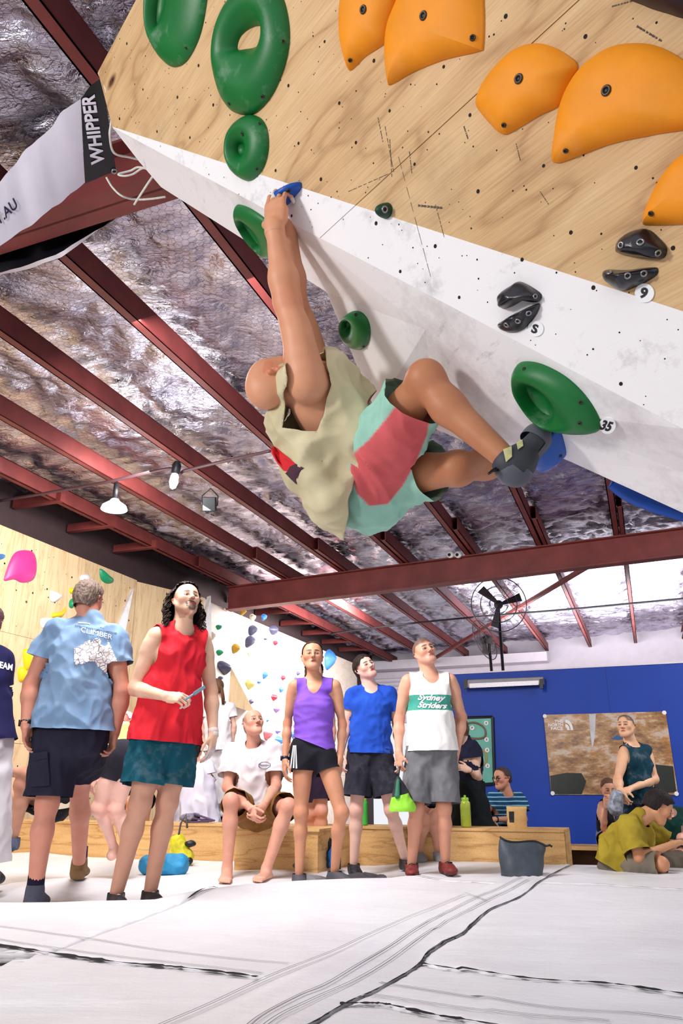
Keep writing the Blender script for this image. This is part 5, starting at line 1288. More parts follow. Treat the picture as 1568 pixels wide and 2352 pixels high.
# ------------------------------------------------------------------ people in front
V3 = Vector
def stand_hands(p, l=True, r=True, cl=.35, cr=.35, hs=.95, face=-1):
    lr = p.lr
    for k, m, on, c in (('l', 1, l, cl), ('r', -1, r, cr)):
        if on:
            d = nrm(nrm(p.J['w'+k]-p.J['e'+k])*.6+V3((0, face*.10, -1)) ); p.hand(k, d, lr*-m+p.fr*-.35, p.fr+lr*m*.1, c, hs)
# --- man in the red tank top
J = dict(hd=(427, 1381, -.02), nk=(418, 1446, .0), sl=(468, 1474, .10), sr=(354, 1463, -.09), el=(484, 1588, .14), er=(309, 1582, -.05), wl=(490, 1690, .06), wr=(384, 1600, -.24),
         hl=(420, 1694, .05), hr=(340, 1694, -.04), kl=(384, 1842, .02), kr=(322, 1844, -.08), al=(347, 2020, .06), ar=(268, 2036, -.02))
P = Person(J, dict(s=1.03, arm=1.02, leg=1.10, neck=1.05, ground=.078), 'long-haired man in red tank top and teal shorts holding a small brush', (232, 188, 160), .009, Y=5.0)
P.set_head((.52, -.80, .30), (-.05, .1, 1), 1.0, jaw=.95, nose=1.1)
P.hand('l', (-.05, -.12, -1), (-.75, .25, .1), (-.25, -1, -.2), [.45, .5, .55, .6], 1.0)
P.hand('r', (.95, -.22, -.12), (.15, .75, -.6), (-.1, -.5, .85), [.85, .95, 1.0, 1.0], 1.0, thumbc=1.1)
def red_beard(x, y, z, L): 
    mu = smooth01(-np.hypot(x/.030, (y+.046)/.0085), -1.2, -.8); go = smooth01(-np.hypot(x/.026, (y+.088)/.022), -1.2, -.8)
    si = smooth01(-np.abs(x-.029), -.009, -.004)*((y > -.085) & (y < -.045))
    return np.clip(np.maximum(np.maximum(mu, go), si)*.85, 0, 1)*(z > .03)
jawst = lambda x, y, z, L: .45*smooth01(-y, .03, .06)*smooth01(-y-(.14-z)*-.0, -.2, -.09)*(y > -.125)*(z > -.015)*(x > .01)
tan_limbs(P, (186, 130, 108), .75)
P.build(beard=[((120, 84, 66), jawst), ((52, 34, 28), red_beard)], brow=(58, 38, 30),
        patches=[(P.tips['r'][i], .03, (222, 205, 200)) for i in range(5)]+[(P.J['wl']+V3((0, 0, -.12)), .06, (205, 190, 190))])
P.shirt(cloth_mat('red_jersey', (226, 44, 56), (196, 28, 44)), 'tank_top', hem=.03, ease=.020, sleeve=0, armhole=((.045, -.045, .01), (.080, .165, .12)), neck=(.072, .060, .080), neckfwd=.03, flare=.052, vox=.007,
        folds=[(.010, 9, 1.6, 9, 1.3, 1), (.006, 16, 5, 16, 4.1, 1)])
P.shorts(cloth_mat('teal_shorts', (14, 84, 100), (8, 62, 78), chalk=.12), f=.74, ease=.018, legw=(.098, .108), top=-.002, folds=[(.010, 7, 1.6, 7, 2.2, 1), (.005, 15, 6, 15, 7.7, 1)])
M_HB = hair_mat('dark_curly_hair', (28, 20, 20), (62, 44, 40))
hp = P.headP
add = [seg(hp(m*.078, .03, -.035), hp(m*.092, -.075, -.035), .040, .050, .03) for m in (-1, 1)]+[seg(hp(m*.088, -.06, -.04), hp(m*.084, -.15, -.045), .046, .036, .03) for m in (-1, 1)]+[seg(hp(0, -.03, -.09), hp(0, -.14, -.075), .075, .06, .03)]
P.hair(M_HB, th=.014, front=.050, nape=-.185, add=add, amp=.011, freq=(34, 26, 34), side=-.012, vox=.005,
       cut=[lambda x, y, z, L: np.where(y < .02, np.maximum(z-.012-(x-.07)*.3, np.where(y < -.06, z-.02, -1)), -1)])
rn = random.Random(5); cb = MB()
for i in range(210):
    m = rn.choice((-1, 1)); a = rn.uniform(-.6, 2.3); y0 = rn.uniform(-.14, .06); th = a
    R0 = .088+rn.uniform(0, .035)+(.012 if y0 < 0 else 0); x0 = m*R0*abs(math.cos(th*.55)); z0 = -.03-R0*.9*max(0, math.sin(th*.55))*1.0
    if y0 < .03 and z0 > -.02: z0 = -.02
    pts = []; ph = rn.uniform(0, 6); cr = rn.uniform(.006, .012); L0 = rn.uniform(.05, .09)
    for k in range(9):
        t = k/8; pts.append(hp(x0*(1+.10*t)+cr*math.cos(ph+t*9), y0-L0*t, z0+cr*math.sin(ph+t*9)))
    cb.tube(pts, [.0035-.0018*k/8 for k in range(9)], 4, False)
o = cb.build('curls', M_HB, P.root, True)
mb = MB()
for t in (.86, .93): c = P.J['el'].lerp(P.J['wl'], t+.04); ax = nrm(P.J['wl']-P.J['el']); mb.lathe([(.030, -.016), (.033, -.012), (.033, .012), (.030, .016)], c, ax, 18)
mb.build('wrist_tape', mat('white_tape', srgb(226, 214, 206), .8), P.root, True)
M_SHB = mat('black_shoe_rubber', srgb(34, 33, 38), .55, 0, .2); M_SHW = mat('white_shoe_trim', srgb(220, 220, 222), .6)
shoe(P, 'l', U(372, 2046, 4.85), M_SHB, mat('dark_sole', srgb(40, 38, 40), .7), 'shoe', ht=.012, lace=M_SHW)
shoe(P, 'r', U(287, 2062, 4.74), M_SHB, mat('dark_sole', srgb(40, 38, 40), .7), 'shoe', ht=.012, lace=M_SHW)
RED = P
# --- girl in the purple racerback top
J = dict(hd=(717, 1509), nk=(722, 1566, .02), sl=(772, 1578, .0), sr=(672, 1578, .0), el=(786, 1664, .05), er=(660, 1662, .04), wl=(781, 1748, -.02), wr=(654, 1748, -.04),
         hl=(742, 1726), hr=(694, 1724), kl=(784, 1867, -.10), kr=(691, 1868, -.04), al=(768, 1997, .0), ar=(687, 2003, -.04))
P = Person(J, dict(s=.90, fem=1.0, arm=.90, leg=.98, neck=.95, ground=.075), 'girl in purple racerback top and black striped shorts', (206, 150, 118), .009, Y=5.9)
P.set_head((.10, -1, .16), (0, 0, 1), .97, jaw=.93, nose=.92, mouth=.35)
stand_hands(P, cl=.5, cr=.5, hs=.88)
tan_limbs(P, (196, 134, 102), .6)
P.build(lip=(176, 92, 92), brow=(64, 42, 34), eye=(60, 38, 28))
TOPM = cloth_mat('purple_jersey', (138, 92, 208), (116, 72, 186))
HIPT = U(700, 1712, 5.9)
P.shirt(TOPM, 'racerback_top', hem=-.045, ease=.006, flare=.016, sleeve=0, armhole=((.022, -.02, .01), (.062, .135, .10)), neck=(.058, .125, .10), neckfwd=.055, vox=.007, folds=[(.004, 3, 16, 3, 1.3, 1), (.0025, 8, 22, 8, 5, 1)], hemn=V3((-.38, 0, -1)))
SH = P.shorts(cloth_mat('black_sport_shorts', (34, 33, 42), (24, 23, 30)), f=.34, ease=.010, legw=(.090, .094), top=.085, folds=[(.005, 7, 5, 7, 2.2, 1)])
M_STR = mat('white_stripe_print', srgb(236, 236, 240), .8, 0, 0)
for i, (xb, yb_) in enumerate(((667, 1768), (674, 1770), (681, 1771))):
    xt = 674+i*2.6; V, F = grid_px([(xt-1.1, 1712), (xt+1.1, 1712), (xb+1.7, yb_), (xb-1.7, yb_)], 2, 10); stuck('stripe', SH, V, F, M_STR, SH, .002)
for i in range(3):
    x_ = 752+i*4; V, F = grid_px([(x_, 1768-i*2), (x_+2.4, 1767-i*2), (x_+4.2, 1771), (x_+1.8, 1771)], 1, 2); stuck('logo_bar', SH, V, F, M_STR, SH, .002)
M_HG = hair_mat('dark_brown_hair', (40, 26, 22), (74, 50, 40))
P.hair(M_HG, th=.006, front=.066, nape=-.06, amp=.002, freq=(20, 60, 20), cut=[lambda x, y, z, L: -1+0*x])
br = MB()
for m in (-1, 1):
    pts = [P.headP(m*.045, -.045-.022*i, -.058+.012*math.sin(i*.6)) for i in range(7)]
    for ph in (0, 2.1, 4.2): br.tube([p+V3((math.cos(i*1.3+ph)*.006, math.sin(i*1.3+ph)*.006, 0)) for i, p in enumerate(pts)], [.008]*6+[.004], 6)
br.build('braids', M_HG, P.root, True)
mb = MB(); ax = nrm(P.J['wr']-P.J['er']); c = P.J['er'].lerp(P.J['wr'], .93)
mb.lathe([(.026, -.011), (.029, -.009), (.029, .009), (.026, .011)], c, ax, 16); mb.box(c-V3((.026, .008, 0)), (.006, .014, .016)); mb.build('watch', mat('navy_watch', srgb(26, 30, 54), .4), P.root, True)
M_SHG = mat('grey_trainer', srgb(74, 72, 82), .7, 0, .2)
shoe(P, 'l', U(812, 2014, 5.72), M_SHG, M_SHW, ht=.015, lace=M_SHB)
shoe(P, 'r', U(691, 2028, 5.66), M_SHG, M_SHW, ht=.015, lace=M_SHB)
GIRL = P
M_NAVY = cloth_mat('navy_cargo', (40, 38, 56), (28, 26, 42)); M_TAPE = mat('white_tape', srgb(226, 214, 206), .8)
short_scalp = lambda front: (lambda x, y, z, L: smooth01(np.minimum(y-(.055+(z-.02)*.35*(z > .02)), front-z+.02), -.008, .006)+0*x)
# --- man in the pale blue climber t-shirt, seen from behind
J = dict(hd=(202, 1379, .03), nk=(207, 1428, .02), sl=(122, 1452, -.03), sr=(264, 1470, .02), el=(72, 1572, -.03), er=(280, 1588, .0), wl=(60, 1668, -.10), wr=(263, 1684, .05),
         hl=(122, 1690), hr=(204, 1688), kl=(108, 1846, -.02), kr=(182, 1806, .34), al=(82, 2030, -.03), ar=(186, 1944, .72))
P = Person(J, dict(s=1.10, fat=.25, arm=1.10, leg=1.06, ground=.085), 'man seen from behind in pale blue printed t-shirt and navy cargo shorts', (206, 140, 118), .009, Y=4.95)
P.set_head((.12, 1, -.28), (.05, .25, 1), 1.03, ears=True)
P.hand('l', (.12, .10, -1), (.8, -.1, .2), (-.1, 1, 0), .5, 1.05); P.hand('r', (-.12, .15, -1), (-.7, -.55, 0), (-.2, .8, 0), .85, 1.05)
P.build(eyes=False)
TEE = P.shirt(cloth_mat('pale_blue_cotton', (136, 162, 192), (110, 138, 172)), hem=-.03, ease=.020, sleeve=.50, slw=.058, flare=.055, neck=(.068, .045, .070), neckfwd=.02,
              folds=[(.012, 6, 5, 6, 1.3, 1), (.007, 13, 9, 13, 4.1, 1)])
SHO = P.shorts(M_NAVY, 'cargo_shorts', f=.90, ease=.022, legw=(.098, .098), top=.042, folds=[(.008, 7, 3, 7, 2.2, 1), (.004, 15, 7, 15, 7.7, 1)], fr_=.62)
P.hair(hair_mat('grey_brown_hair', (84, 68, 60), (138, 118, 106)), th=.013, front=.05, nape=-.075, amp=.005, freq=(75, 12, 75))
ax = nrm(P.J['wl']-P.J['el']); c = P.J['el'].lerp(P.J['wl'], .93)
mb = MB(); mb.lathe([(.032, -.015), (.036, -.012), (.036, .012), (.032, .015)], c, ax, 18); mb.box(c+V3((-.034, 0, 0)), (.008, .018, .019)); mb.build('watch', M_BLACK, P.root, True)
b = MB(); b.torus(P.J['nk']+V3((0, 0, .012)), (0, .25, 1), .064, .0022, 28, 5); b.build('necklace_cord', mat('brown_cord', srgb(70, 40, 30), .8), P.root, True)
V, F = grid_px([(77, 1733), (112, 1727), (114, 1806), (72, 1808)], 6, 8); stuck('pocket', SHO, V, F, M_NAVY, P.root, .012)
V, F = grid_px([(75, 1730), (113, 1724), (113, 1742), (76, 1748)], 6, 3); stuck('pocket_flap', SHO, V, F, M_NAVY, P.root, .017)
M_PW = mat('white_print', srgb(240, 238, 240), .8, 0, 0); M_PD = mat('navy_print', srgb(38, 50, 82), .8, 0, 0)
for nm, args, m in (('print_lettering', ('CLIMBER', 222, 1455, 72, 11, .25, .12, 0.0), M_PW), ('print_small_lettering', ('AUSTRALIAN INDOOR CLIMBING CHAMPIONSHIPS', 220, 1447, 96, 4.2, .19, .1, .01), M_PD), ('print_year', ('21', 234, 1439, 9, 5, .2, .1, .02), M_PW)):
    V, F = text_px(*args); stuck(nm, TEE, V, F, m, TEE, .0045)
V, F = grid_px([(180, 1430), (206, 1432), (206, 1434.5), (180, 1432.5)], 5, 1); stuck('print_sponsor_bar', TEE, V, F, M_PW, TEE, .0045)
t = NT('climbing_hold_print'); vo = t.n('ShaderNodeTexVoronoi', feature='DISTANCE_TO_EDGE'); vo.inputs['Scale'].default_value = 34; t.l(t.coord((1, 1, 1.2)), vo.inputs['Vector'])
t.col(t.ramp(vo.outputs['Distance'], [(0.03, srgb(120, 112, 118)), (0.07, srgb(238, 228, 228))])); t.val('Roughness', .8)
out = [(270, 780), (400, 720), (500, 650), (570, 600), (600, 665), (680, 570), (790, 610), (800, 700), (860, 745), (920, 720), (937, 600), (980, 720), (1040, 840), (1110, 980), (1080, 1200), (1000, 1270), (900, 1290), (820, 1200), (740, 1140), (680, 1040), (560, 1035), (420, 1090), (280, 1110), (262, 950)]
op = [(140+x/8.71, 1400+y/8.71) for x, y in out]
V = []; F = []; nx = ny = 44; x0, x1, y0, y1 = 168, 270, 1462, 1552; idd = {}
for j in range(ny):
    for i in range(nx):
        x, y = x0+(x1-x0)*(i+.5)/nx, y0+(y1-y0)*(j+.5)/ny
        if inside(op, x, y):
            q = []
            for (a, b_) in ((i, j), (i+1, j), (i+1, j+1), (i, j+1)):
                if (a, b_) not in idd: idd[(a, b_)] = len(V); V.append((x0+(x1-x0)*a/nx, y0+(y1-y0)*b_/ny))
                q.append(idd[(a, b_)])
            F.append(tuple(q))
stuck('print_hold_map', TEE, V, F, t.m, TEE, .004)
M_BOOT = mat('tan_suede_boot', srgb(128, 98, 66), .85, 0, .25, 20); M_BOOTG = mat('slate_boot', srgb(74, 76, 92), .8, 0, .2, 20); M_SOCK = cloth_mat('navy_sock', (26, 22, 44))
for k, toe in (('l', U(104, 2036, 5.14)), ('r', U(192, 1990, 5.90))):
    a = P.J['a'+k]; MB().tube([a+V3((0, 0, .12)), a+V3((0, 0, .0))], [.046, .050], 16).build('sock', M_SOCK, P.root, True)
    shoe(P, k, toe, M_BOOTG if k == 'l' else M_BOOT, mat('gum_sole', srgb(120, 96, 70), .8), 'boot', ht=.05, s=1.10, lace=M_BLACK)
CLIMB_TEE = P
# --- dark-haired man in the bright blue v-neck
J = dict(hd=(838, 1535), nk=(851, 1584, .02), sl=(896, 1596, .0), sr=(808, 1597, .0), el=(912, 1668, .05), er=(796, 1664, .02), wl=(918, 1735, -.04), wr=(783, 1730, -.05),
         hl=(878, 1728), hr=(822, 1728), kl=(898, 1860, -.06), kr=(818, 1862, -.04), al=(930, 1968, .10), ar=(812, 1985, .0))
P = Person(J, dict(s=.98, arm=.95, leg=.98, neck=1.05, ground=.078), 'dark-haired young man in bright blue v-neck t-shirt and charcoal shorts', (240, 196, 178), .010, Y=6.9)
P.set_head((.40, -.88, .34), (-.42, 0, 1), .98, jaw=.98, nose=1.05, mouth=.15)
stand_hands(P, cl=.5, cr=.5, hs=.95)
P.build(lip=(190, 100, 98), brow=(40, 28, 26), beard=[((214, 160, 146), lambda x, y, z, L: .5*smooth01(-y, .03, .06)*(z > 0)*(y > -.12))])
P.shirt(cloth_mat('royal_blue_jersey', (44, 92, 208), (32, 74, 180)), hem=.01, ease=.012, sleeve=.50, slw=.060, neck=(.058, .075, .080), neckfwd=.045, flare=.030, vox=.008, folds=[(.008, 6, 7, 6, 1.9, 1), (.005, 13, 9, 13, 4.1, 1)])
P.shorts(cloth_mat('charcoal_shorts', (52, 52, 64), (38, 38, 48), chalk=.06), f=.76, ease=.018, legw=(.098, .104), top=.03)
P.hair(hair_mat('black_brown_hair', (26, 20, 20), (56, 42, 38)), th=.014, front=.090, nape=-.055, amp=.004, freq=(60, 14, 30), side=-.008)
for k, toe in (('l', U(945, 1975, 6.8)), ('r', U(820, 2000, 6.65))): shoe(P, k, toe, M_SHB, M_SHG, ht=.01)
BLUEV = P
# --- man in the white running singlet
J = dict(hd=(974, 1499), nk=(987, 1555, .02), sl=(1036, 1565, .0), sr=(933, 1567, .0), el=(1060, 1648, .06), er=(916, 1654, .05), wl=(1048, 1728, -.03), wr=(915, 1732, -.03),
         hl=(1022, 1719), hr=(962, 1719), kl=(1019, 1856, -.04), kr=(956, 1856, -.04), al=(1023, 1990, .0), ar=(945, 1990, .0))
P = Person(J, dict(s=1.0, arm=.96, leg=.96, neck=1.06, ground=.075), 'man in white running singlet with green chest band and grey shorts', (222, 164, 138), .009, Y=6.2)
P.set_head((.28, -.88, .28), (-.26, 0, 1), .99, jaw=.98, nose=1.08)
P.hand('l', (-.10, -.12, -1), (-.8, .3, .1), (-.3, -1, 0), [.35, .4, .45, .5], .98); P.hand('r', (.05, -.1, -1), (.8, .5, 0), (.25, -1, 0), [.9, 1.0, 1.05, 1.1], .98, thumbc=1.0)
tan_limbs(P, (204, 140, 112), .6)
buzz = lambda x, y, z, L: smooth01(np.minimum(y-(.052-.9*np.maximum(.03-z, 0)), .088-z), -.01, .006)*.85
P.build(lip=(184, 104, 98), brow=(70, 50, 42), scalp=((72, 56, 50), buzz), beard=[((200, 150, 134), lambda x, y, z, L: .5*smooth01(-y, .03, .06)*(z > 0)*(y > -.12))])
zb = [HIT(985, y, P.J['nk']+P.fr*.13, P.fr).z for y in (1596, 1631)]
t = NT('white_singlet'); t.val('Roughness', .8); so = t.n('ShaderNodeSeparateXYZ'); t.l(t.coord(), so.inputs[0])
rz = P.root.location.z
msk = t.math('MULTIPLY', t.math('GREATER_THAN', so.outputs['Z'], zb[1]-rz), t.math('LESS_THAN', so.outputs['Z'], zb[0]-rz))
t.col(t.mix(msk, srgb(238, 234, 232), srgb(62, 158, 140))); t.bump(t.noise(t.coord(), 400, 2), .1, .002)
SING = P.shirt(t.m, 'singlet', hem=.02, ease=.013, sleeve=0, armhole=((.030, -.03, .01), (.068, .155, .11)), neck=(.062, .105, .10), neckfwd=.055, flare=.036, vox=.007, folds=[(.005, 6, 2, 6, 1.9, 1), (.003, 12, 6, 12, 3.1, 1)])
for txt, cy in (('Sydney', 1604), ('Striders', 1620)):
    V, F = text_px(txt, 991 if txt[1] == 'y' else 993, cy, 62 if txt[1] == 'y' else 66, 18 if txt[1] == 'y' else 14, .045, .2, .035, .25); stuck('print_lettering', SING, V, F, M_PW, SING, .004)
P.shorts(cloth_mat('grey_marl_shorts', (120, 120, 124), (92, 92, 96), chalk=.10), f=.92, ease=.020, legw=(.098, .102), top=.02)
for k, toe in (('l', U(1042, 2010, 6.0)), ('r', U(947, 2014, 5.98))): P.J['a'+k] = P.J['a'+k]; shoe(P, k, toe, mat('red_black_shoe', srgb(120, 40, 36), .6, 0, .5, 30), M_BLACK, ht=.005, s=.98, lace=M_BLACK)
WHITE = P
# --- balding man seated in the white tee
J = dict(hd=(581, 1662, -.06), nk=(583, 1712, .0), sl=(630, 1729, .0), sr=(534, 1729, .0), el=(634, 1806, -.10), er=(522, 1808, -.10), wl=(604, 1852, -.42), wr=(576, 1858, -.44),
         hl=(622, 1862, .05), hr=(556, 1862, .05), kl=(662, 1852, -.42), kr=(530, 1840, -.46), al=(612, 1982, -.36), ar=(522, 1984, -.40))
P = Person(J, dict(s=1.04, fat=.25, arm=1.0, leg=1.02, ground=.068), 'balding man in white t-shirt and brown shorts seated with clasped hands', (226, 166, 142), .009, Y=6.9)
P.set_head((.46, -.80, .36), (-.02, 0, 1), 1.0, jaw=1.0, nose=1.12)
P.hand('l', (-.45, -.45, -.75), (-.75, .45, .1), (0, -.6, .8), .9, 1.0, thumbc=.9); P.hand('r', (.42, -.45, -.72), (.75, .45, .15), (0, -.6, .8), .9, 1.0, thumbc=.9)
P.foot('l', U(590, 2000, 6.3), 1.05); P.foot('r', U(516, 2006, 6.2), 1.05)
grey = lambda x, y, z, L: smooth01(np.minimum(np.minimum(.035-z, y+.035), .085-y), -.01, .012)*.55
P.build(lip=(178, 100, 94), brow=(120, 90, 80), scalp=((150, 130, 122), grey), eye=(80, 90, 100))
WT = P.shirt(cloth_mat('white_cotton', (236, 230, 232), (216, 208, 214)), hem=.0, ease=.026, sleeve=.66, slw=.066, neck=(.072, .060, .075), neckfwd=.03, flare=.03, folds=[(.014, 5, 4, 5, 1.9, 1), (.007, 12, 8, 12, 4.1, 1)])
P.shorts(cloth_mat('brown_canvas', (150, 108, 56), (112, 76, 36)), f=.84, ease=.012, legw=(.092, .094), top=.06)
P.hair(hair_mat('grey_side_hair', (128, 116, 112), (176, 166, 162)), th=.003, front=.02, nape=-.05, amp=.0012, vox=.004, cut=[lambda x, y, z, L: np.maximum(y-.062, z-.030)])
b = []; hexo = [(594, 1755), (602, 1750), (613, 1750), (621, 1755), (621, 1761), (613, 1766), (602, 1766), (594, 1761)]
V = []; F = []
for (x, y) in hexo: V += [(x, y), (607.5+(x-607.5)*.93, 1758+(y-1758)*.90)]
for i in range(8): F.append((2*i, 2*((i+1) % 8), 2*((i+1) % 8)+1, 2*i+1))
stuck('chest_badge', WT, V, F, M_PD, WT, .0045); V, F = text_px('Running', 607.5, 1758, 22, 5, .04, 0, .02); stuck('badge_lettering', WT, V, F, M_PD, WT, .0045)
SEAT = P
# --- the climber on the overhang
J = dict(hd=(638, 880, .02), nk=(676, 888, .06), sl=(722, 846, .20), sr=(706, 880, -.09), el=(674, 690, .04), er=(660, 692, -.14), wl=(660, 524, -.10), wr=(630, 520, -.20),
         hl=(852, 1098, .32), hr=(838, 1086, .12), kl=(1050, 1076, .02), kr=(978, 872, -.20), al=(1262, 1040, .26), ar=(1164, 1056, -.27))
P = Person(J, dict(s=1.0, arm=1.10, leg=.98), 'bald climber in cream tank top hanging from the overhang', (218, 156, 122), .0075, Y=2.3, base=tuple(U(800, 1150, 2.5)))
P.set_head((.10, .30, .95), (-.97, .05, -.08), .95, jaw=1.0, nose=1.1)
P.hand('r', (.02, .04, 1), (.60, .80, .05), (-1, .1, 0), [.95, .95, .95, 1.0], 1.18, spread=.05, thumbc=.9, cw=(.22, 1.15, .9))
P.hand('l', (.10, .05, 1), (.2, .8, 0), (1, .2, 0), [.9, .9, .9, .9], .90, thumbc=.7, cw=(.2, 1.1, .9))
BROWN = (150, 96, 62)
def legtan(V):
    m = np.zeros(len(V))
    for k in 'lr':
        for a, b_ in (('h', 'k'), ('k', 'a')):
            A_, B_ = np.array(P.J[a+k]), np.array(P.J[b_+k]); t = np.clip(((V-A_) @ (B_-A_))/((B_-A_) @ (B_-A_)), 0, 1); m = np.maximum(m, smooth01(-np.linalg.norm(V-A_-np.outer(t, B_-A_), axis=1), -.13, -.10))
    return m*.72
P.paint.append((legtan, (176, 112, 74)))
P.build(lip=(206, 130, 118), brow=(150, 120, 104), patches=[(P.tips['r'][i], .016, (226, 216, 212)) for i in range(4)])
hA, hB, hC = U(836, 1004, 2.2), U(792, 1216, 2.2), U(836, 1004, 2.9)
hn = (hB-hA).cross(hC-hA).normalized(); hn = hn if hn.dot(P.H-P.S) > 0 else -hn
sag = [ecap(U(700, 985, 2.42), U(768, 1145, 2.44), .085, .14, .080, .12, V3((.8, 0, .5)), .09), seg(U(676, 965, 2.40), U(708, 1060, 2.42), .080, .095, .08), seg(U(766, 1125, 2.44), U(800, 1172, 2.46), .092, .080, .08)]
CREAM = cloth_mat('cream_cotton', (216, 206, 172), (190, 178, 142)); J = P.J
q = sag+[ecap(P.S-P.up*.04+P.fr*.012, P.S.lerp(P.H, .5)+P.fr*.012, .178, .130, .176, .132, P.lr, .06), ecap(P.S.lerp(P.H, .45), P.H-P.up*.04, .178, .140, .180, .140, P.lr, .06), seg(J['nk']-P.up*.01, J['sr']+P.up*.02, .060, .062, .05), seg(J['nk']-P.up*.01, J['sl']+P.up*.02, .060, .062, .05)]
armc = U(704, 905, 2.10)
def tankg(V):
    G = (V-np.array(hA)) @ np.array(hn); fr_ = (P.lr, P.up, P.fr)
    near = (V-np.array(P.S)) @ np.array(P.lr) < .05
    G = np.maximum(G, np.where(near, -poly_sd(V, [(668, 700), (664, 870), (656, 930), (650, 982), (690, 989), (727, 990), (742, 955), (756, 885), (748, 845), (735, 700)])*.0015, -1)); G = np.maximum(G, (1-P.ellg(V, J['sl']-P.up*.05+P.lr*.05, (.10, .12, .085), fr_))*.06)
    return np.maximum(G, (1-P.ellg(V, J['nk']+P.up*.05+P.fr*.03, (.068, .068, .068), fr_))*.06)
CTOP = P.garment('tank_top', q, tankg, CREAM, .007, [(.010, 4, 7, 4, 1.3, 1), (.006, 9, 11, 9, 4.1, 1), (.014, 3, 2.2, 6, 8.2, 1)])
CTOP.modifiers.new('thickness', 'SOLIDIFY').thickness = .003
for nm, poly, m in (('print_red_panel', [(631, 1024), (655, 1044), (680, 1065), (667, 1072), (661, 1083), (652, 1081), (636, 1064), (623, 1041), (621, 1031)], mat('red_print', srgb(214, 34, 42), .8)),
                    ('print_plum_panel', [(680, 1065), (698, 1075), (684, 1096), (682, 1112), (668, 1099), (656, 1087), (661, 1083), (667, 1072)], mat('plum_print', srgb(72, 38, 56), .8)),
                    ('print_amber_panel', [(603, 1008), (612, 1004), (618, 1030), (622, 1050), (616, 1060), (606, 1040)], mat('amber_print', srgb(226, 160, 60), .8))):
    n = len(poly); cx, cy = sum(p[0] for p in poly)/n, sum(p[1] for p in poly)/n
    if nm == 'print_line': V = poly; F = [(0, 1, 2, 9), (9, 2, 3, 8), (3, 4, 7, 8), (4, 5, 6, 7)]
    else:
        V = [(cx, cy)]; F = []; R = 5
        for r in range(1, R+1): V += [(cx+(x-cx)*r/R, cy+(y-cy)*r/R) for x, y in poly]
        for i in range(n): F.append((0, 1+i, 1+(i+1) % n))
        for r in range(R-1):
            for i in range(n): F.append((1+r*n+i, 1+(r+1)*n+i, 1+(r+1)*n+(i+1) % n, 1+r*n+(i+1) % n))
    stuck(nm, CTOP, V, F, m, CTOP, .0025)
corp = [(806, 1046), (845, 1012), (888, 960), (936, 892), (962, 915), (990, 950), (980, 1000), (956, 1060), (925, 1115), (890, 1158), (848, 1162), (820, 1135), (803, 1085)]
def shcol(V):
    C = np.tile(np.array(srgb(156, 208, 190)[:3]), (len(V), 1)); coral = np.array(srgb(218, 96, 100)[:3])
    d = V-np.array([0, 0, CAMZ]); x, y, z = d[:, 0], d[:, 1], d[:, 2]
    yf = y*CT_+z*ST_; zu = z*CT_-y*ST_; px = 784+FPX*x/yf; py = 1176-FPX*zu/yf
    m = smooth01(-poly_sd(V, corp), -2.2, 2.2)[:, None]; return C*(1-m)+coral*m
CT_, ST_ = math.cos(PITCH), math.sin(PITCH)
t = NT('mint_and_coral_shorts'); t.val('Roughness', .85); at = t.n('ShaderNodeAttribute', attribute_name='Col'); t.col(t.mix(.6, at.outputs['Color'], t.ramp(t.noise(t.coord(), 16, 4), [(.3, (.78,)*3), (.7, (1,)*3)]), 'MULTIPLY')); t.bump(t.noise(t.coord(), 420, 2), .15, .002)
def sh2(self):
    J, sc = self.J, 1.0; H = self.H; lr, up, fr = frame(J['hl']-J['hr'], self.S-H); q = []
    q.append(ecap(H+up*.10, H-up*.02, .145, .108, .165, .128, lr, .05)); q.append(ell(H-up*.06-fr*.03+V3((0, 0, -.015)), (.17, .12, .12), np.array([lr, up, fr]), .06))
    for k, f, r0, r1 in (('l', .74, .104, .094), ('r', .80, .112, .100)):
        h, kn = J['h'+k], J['k'+k]; q.append(seg(h, h.lerp(kn, .45), r0, (r0+r1)/2, .05)); q.append(seg(h.lerp(kn, .40), h.lerp(kn, f+.12), (r0+r1)/2, r1, .03))
    def g(V):
        G = self.dotp(V, H+up*.095, up); D = []; ts = []
        for k, f in (('l', .74), ('r', .80)):
            h, kn = J['h'+k], J['k'+k]; ax = np.array(nrm(kn-h)); L = (kn-h).length; tt = (V-np.array(h)) @ ax; dd = np.linalg.norm((V-np.array(h))-np.outer(np.clip(tt, 0, L*1.3), ax), axis=1); D.append((dd, tt-f*L))
            ts.append(tt)
        G = np.where(np.maximum(ts[0], ts[1]) < .10, G, -1)
        return np.maximum(G, np.where(D[0][0] < D[1][0], D[0][1], D[1][1]))
    return self.garment('board_shorts', q, g, t.m, .0055, [(.007, 9, 3, 9, 2.2, 1), (.004, 20, 8, 20, 7.7, 1)], frm=(lr, up, fr), colors=shcol)
sh2(P)
M_CSH = mat('charcoal_climbing_shoe', srgb(58, 60, 68), .6, 0, .35, 14)
a = P.J['ar']; toe = U(1243, 992, 2.03); heel = U(1172, 1088, 2.03)
fd = nrm(toe-heel); sdv = V3((-.1, 1, .05)); 
q = [ell(heel+fd*.012, (.036, .040, .046), np.array([nrm(sdv), fd, nrm(sdv).cross(fd)]), .03), ecap(heel+fd*.02, toe-fd*.03, .036, .044, .040, .033, sdv, .03), ell(toe-fd*.025, (.040, .045, .034), np.array([nrm(sdv), fd, nrm(sdv).cross(fd)]), .03), seg(a, heel.lerp(toe, .30), .042, .040, .03)]
V, T, N = mesh_prims(q, .005); ax = nrm(P.J['kr']-a)
V, N, T = clip(V, N, T, ((V-np.array(a)) @ np.array(ax))-.012)
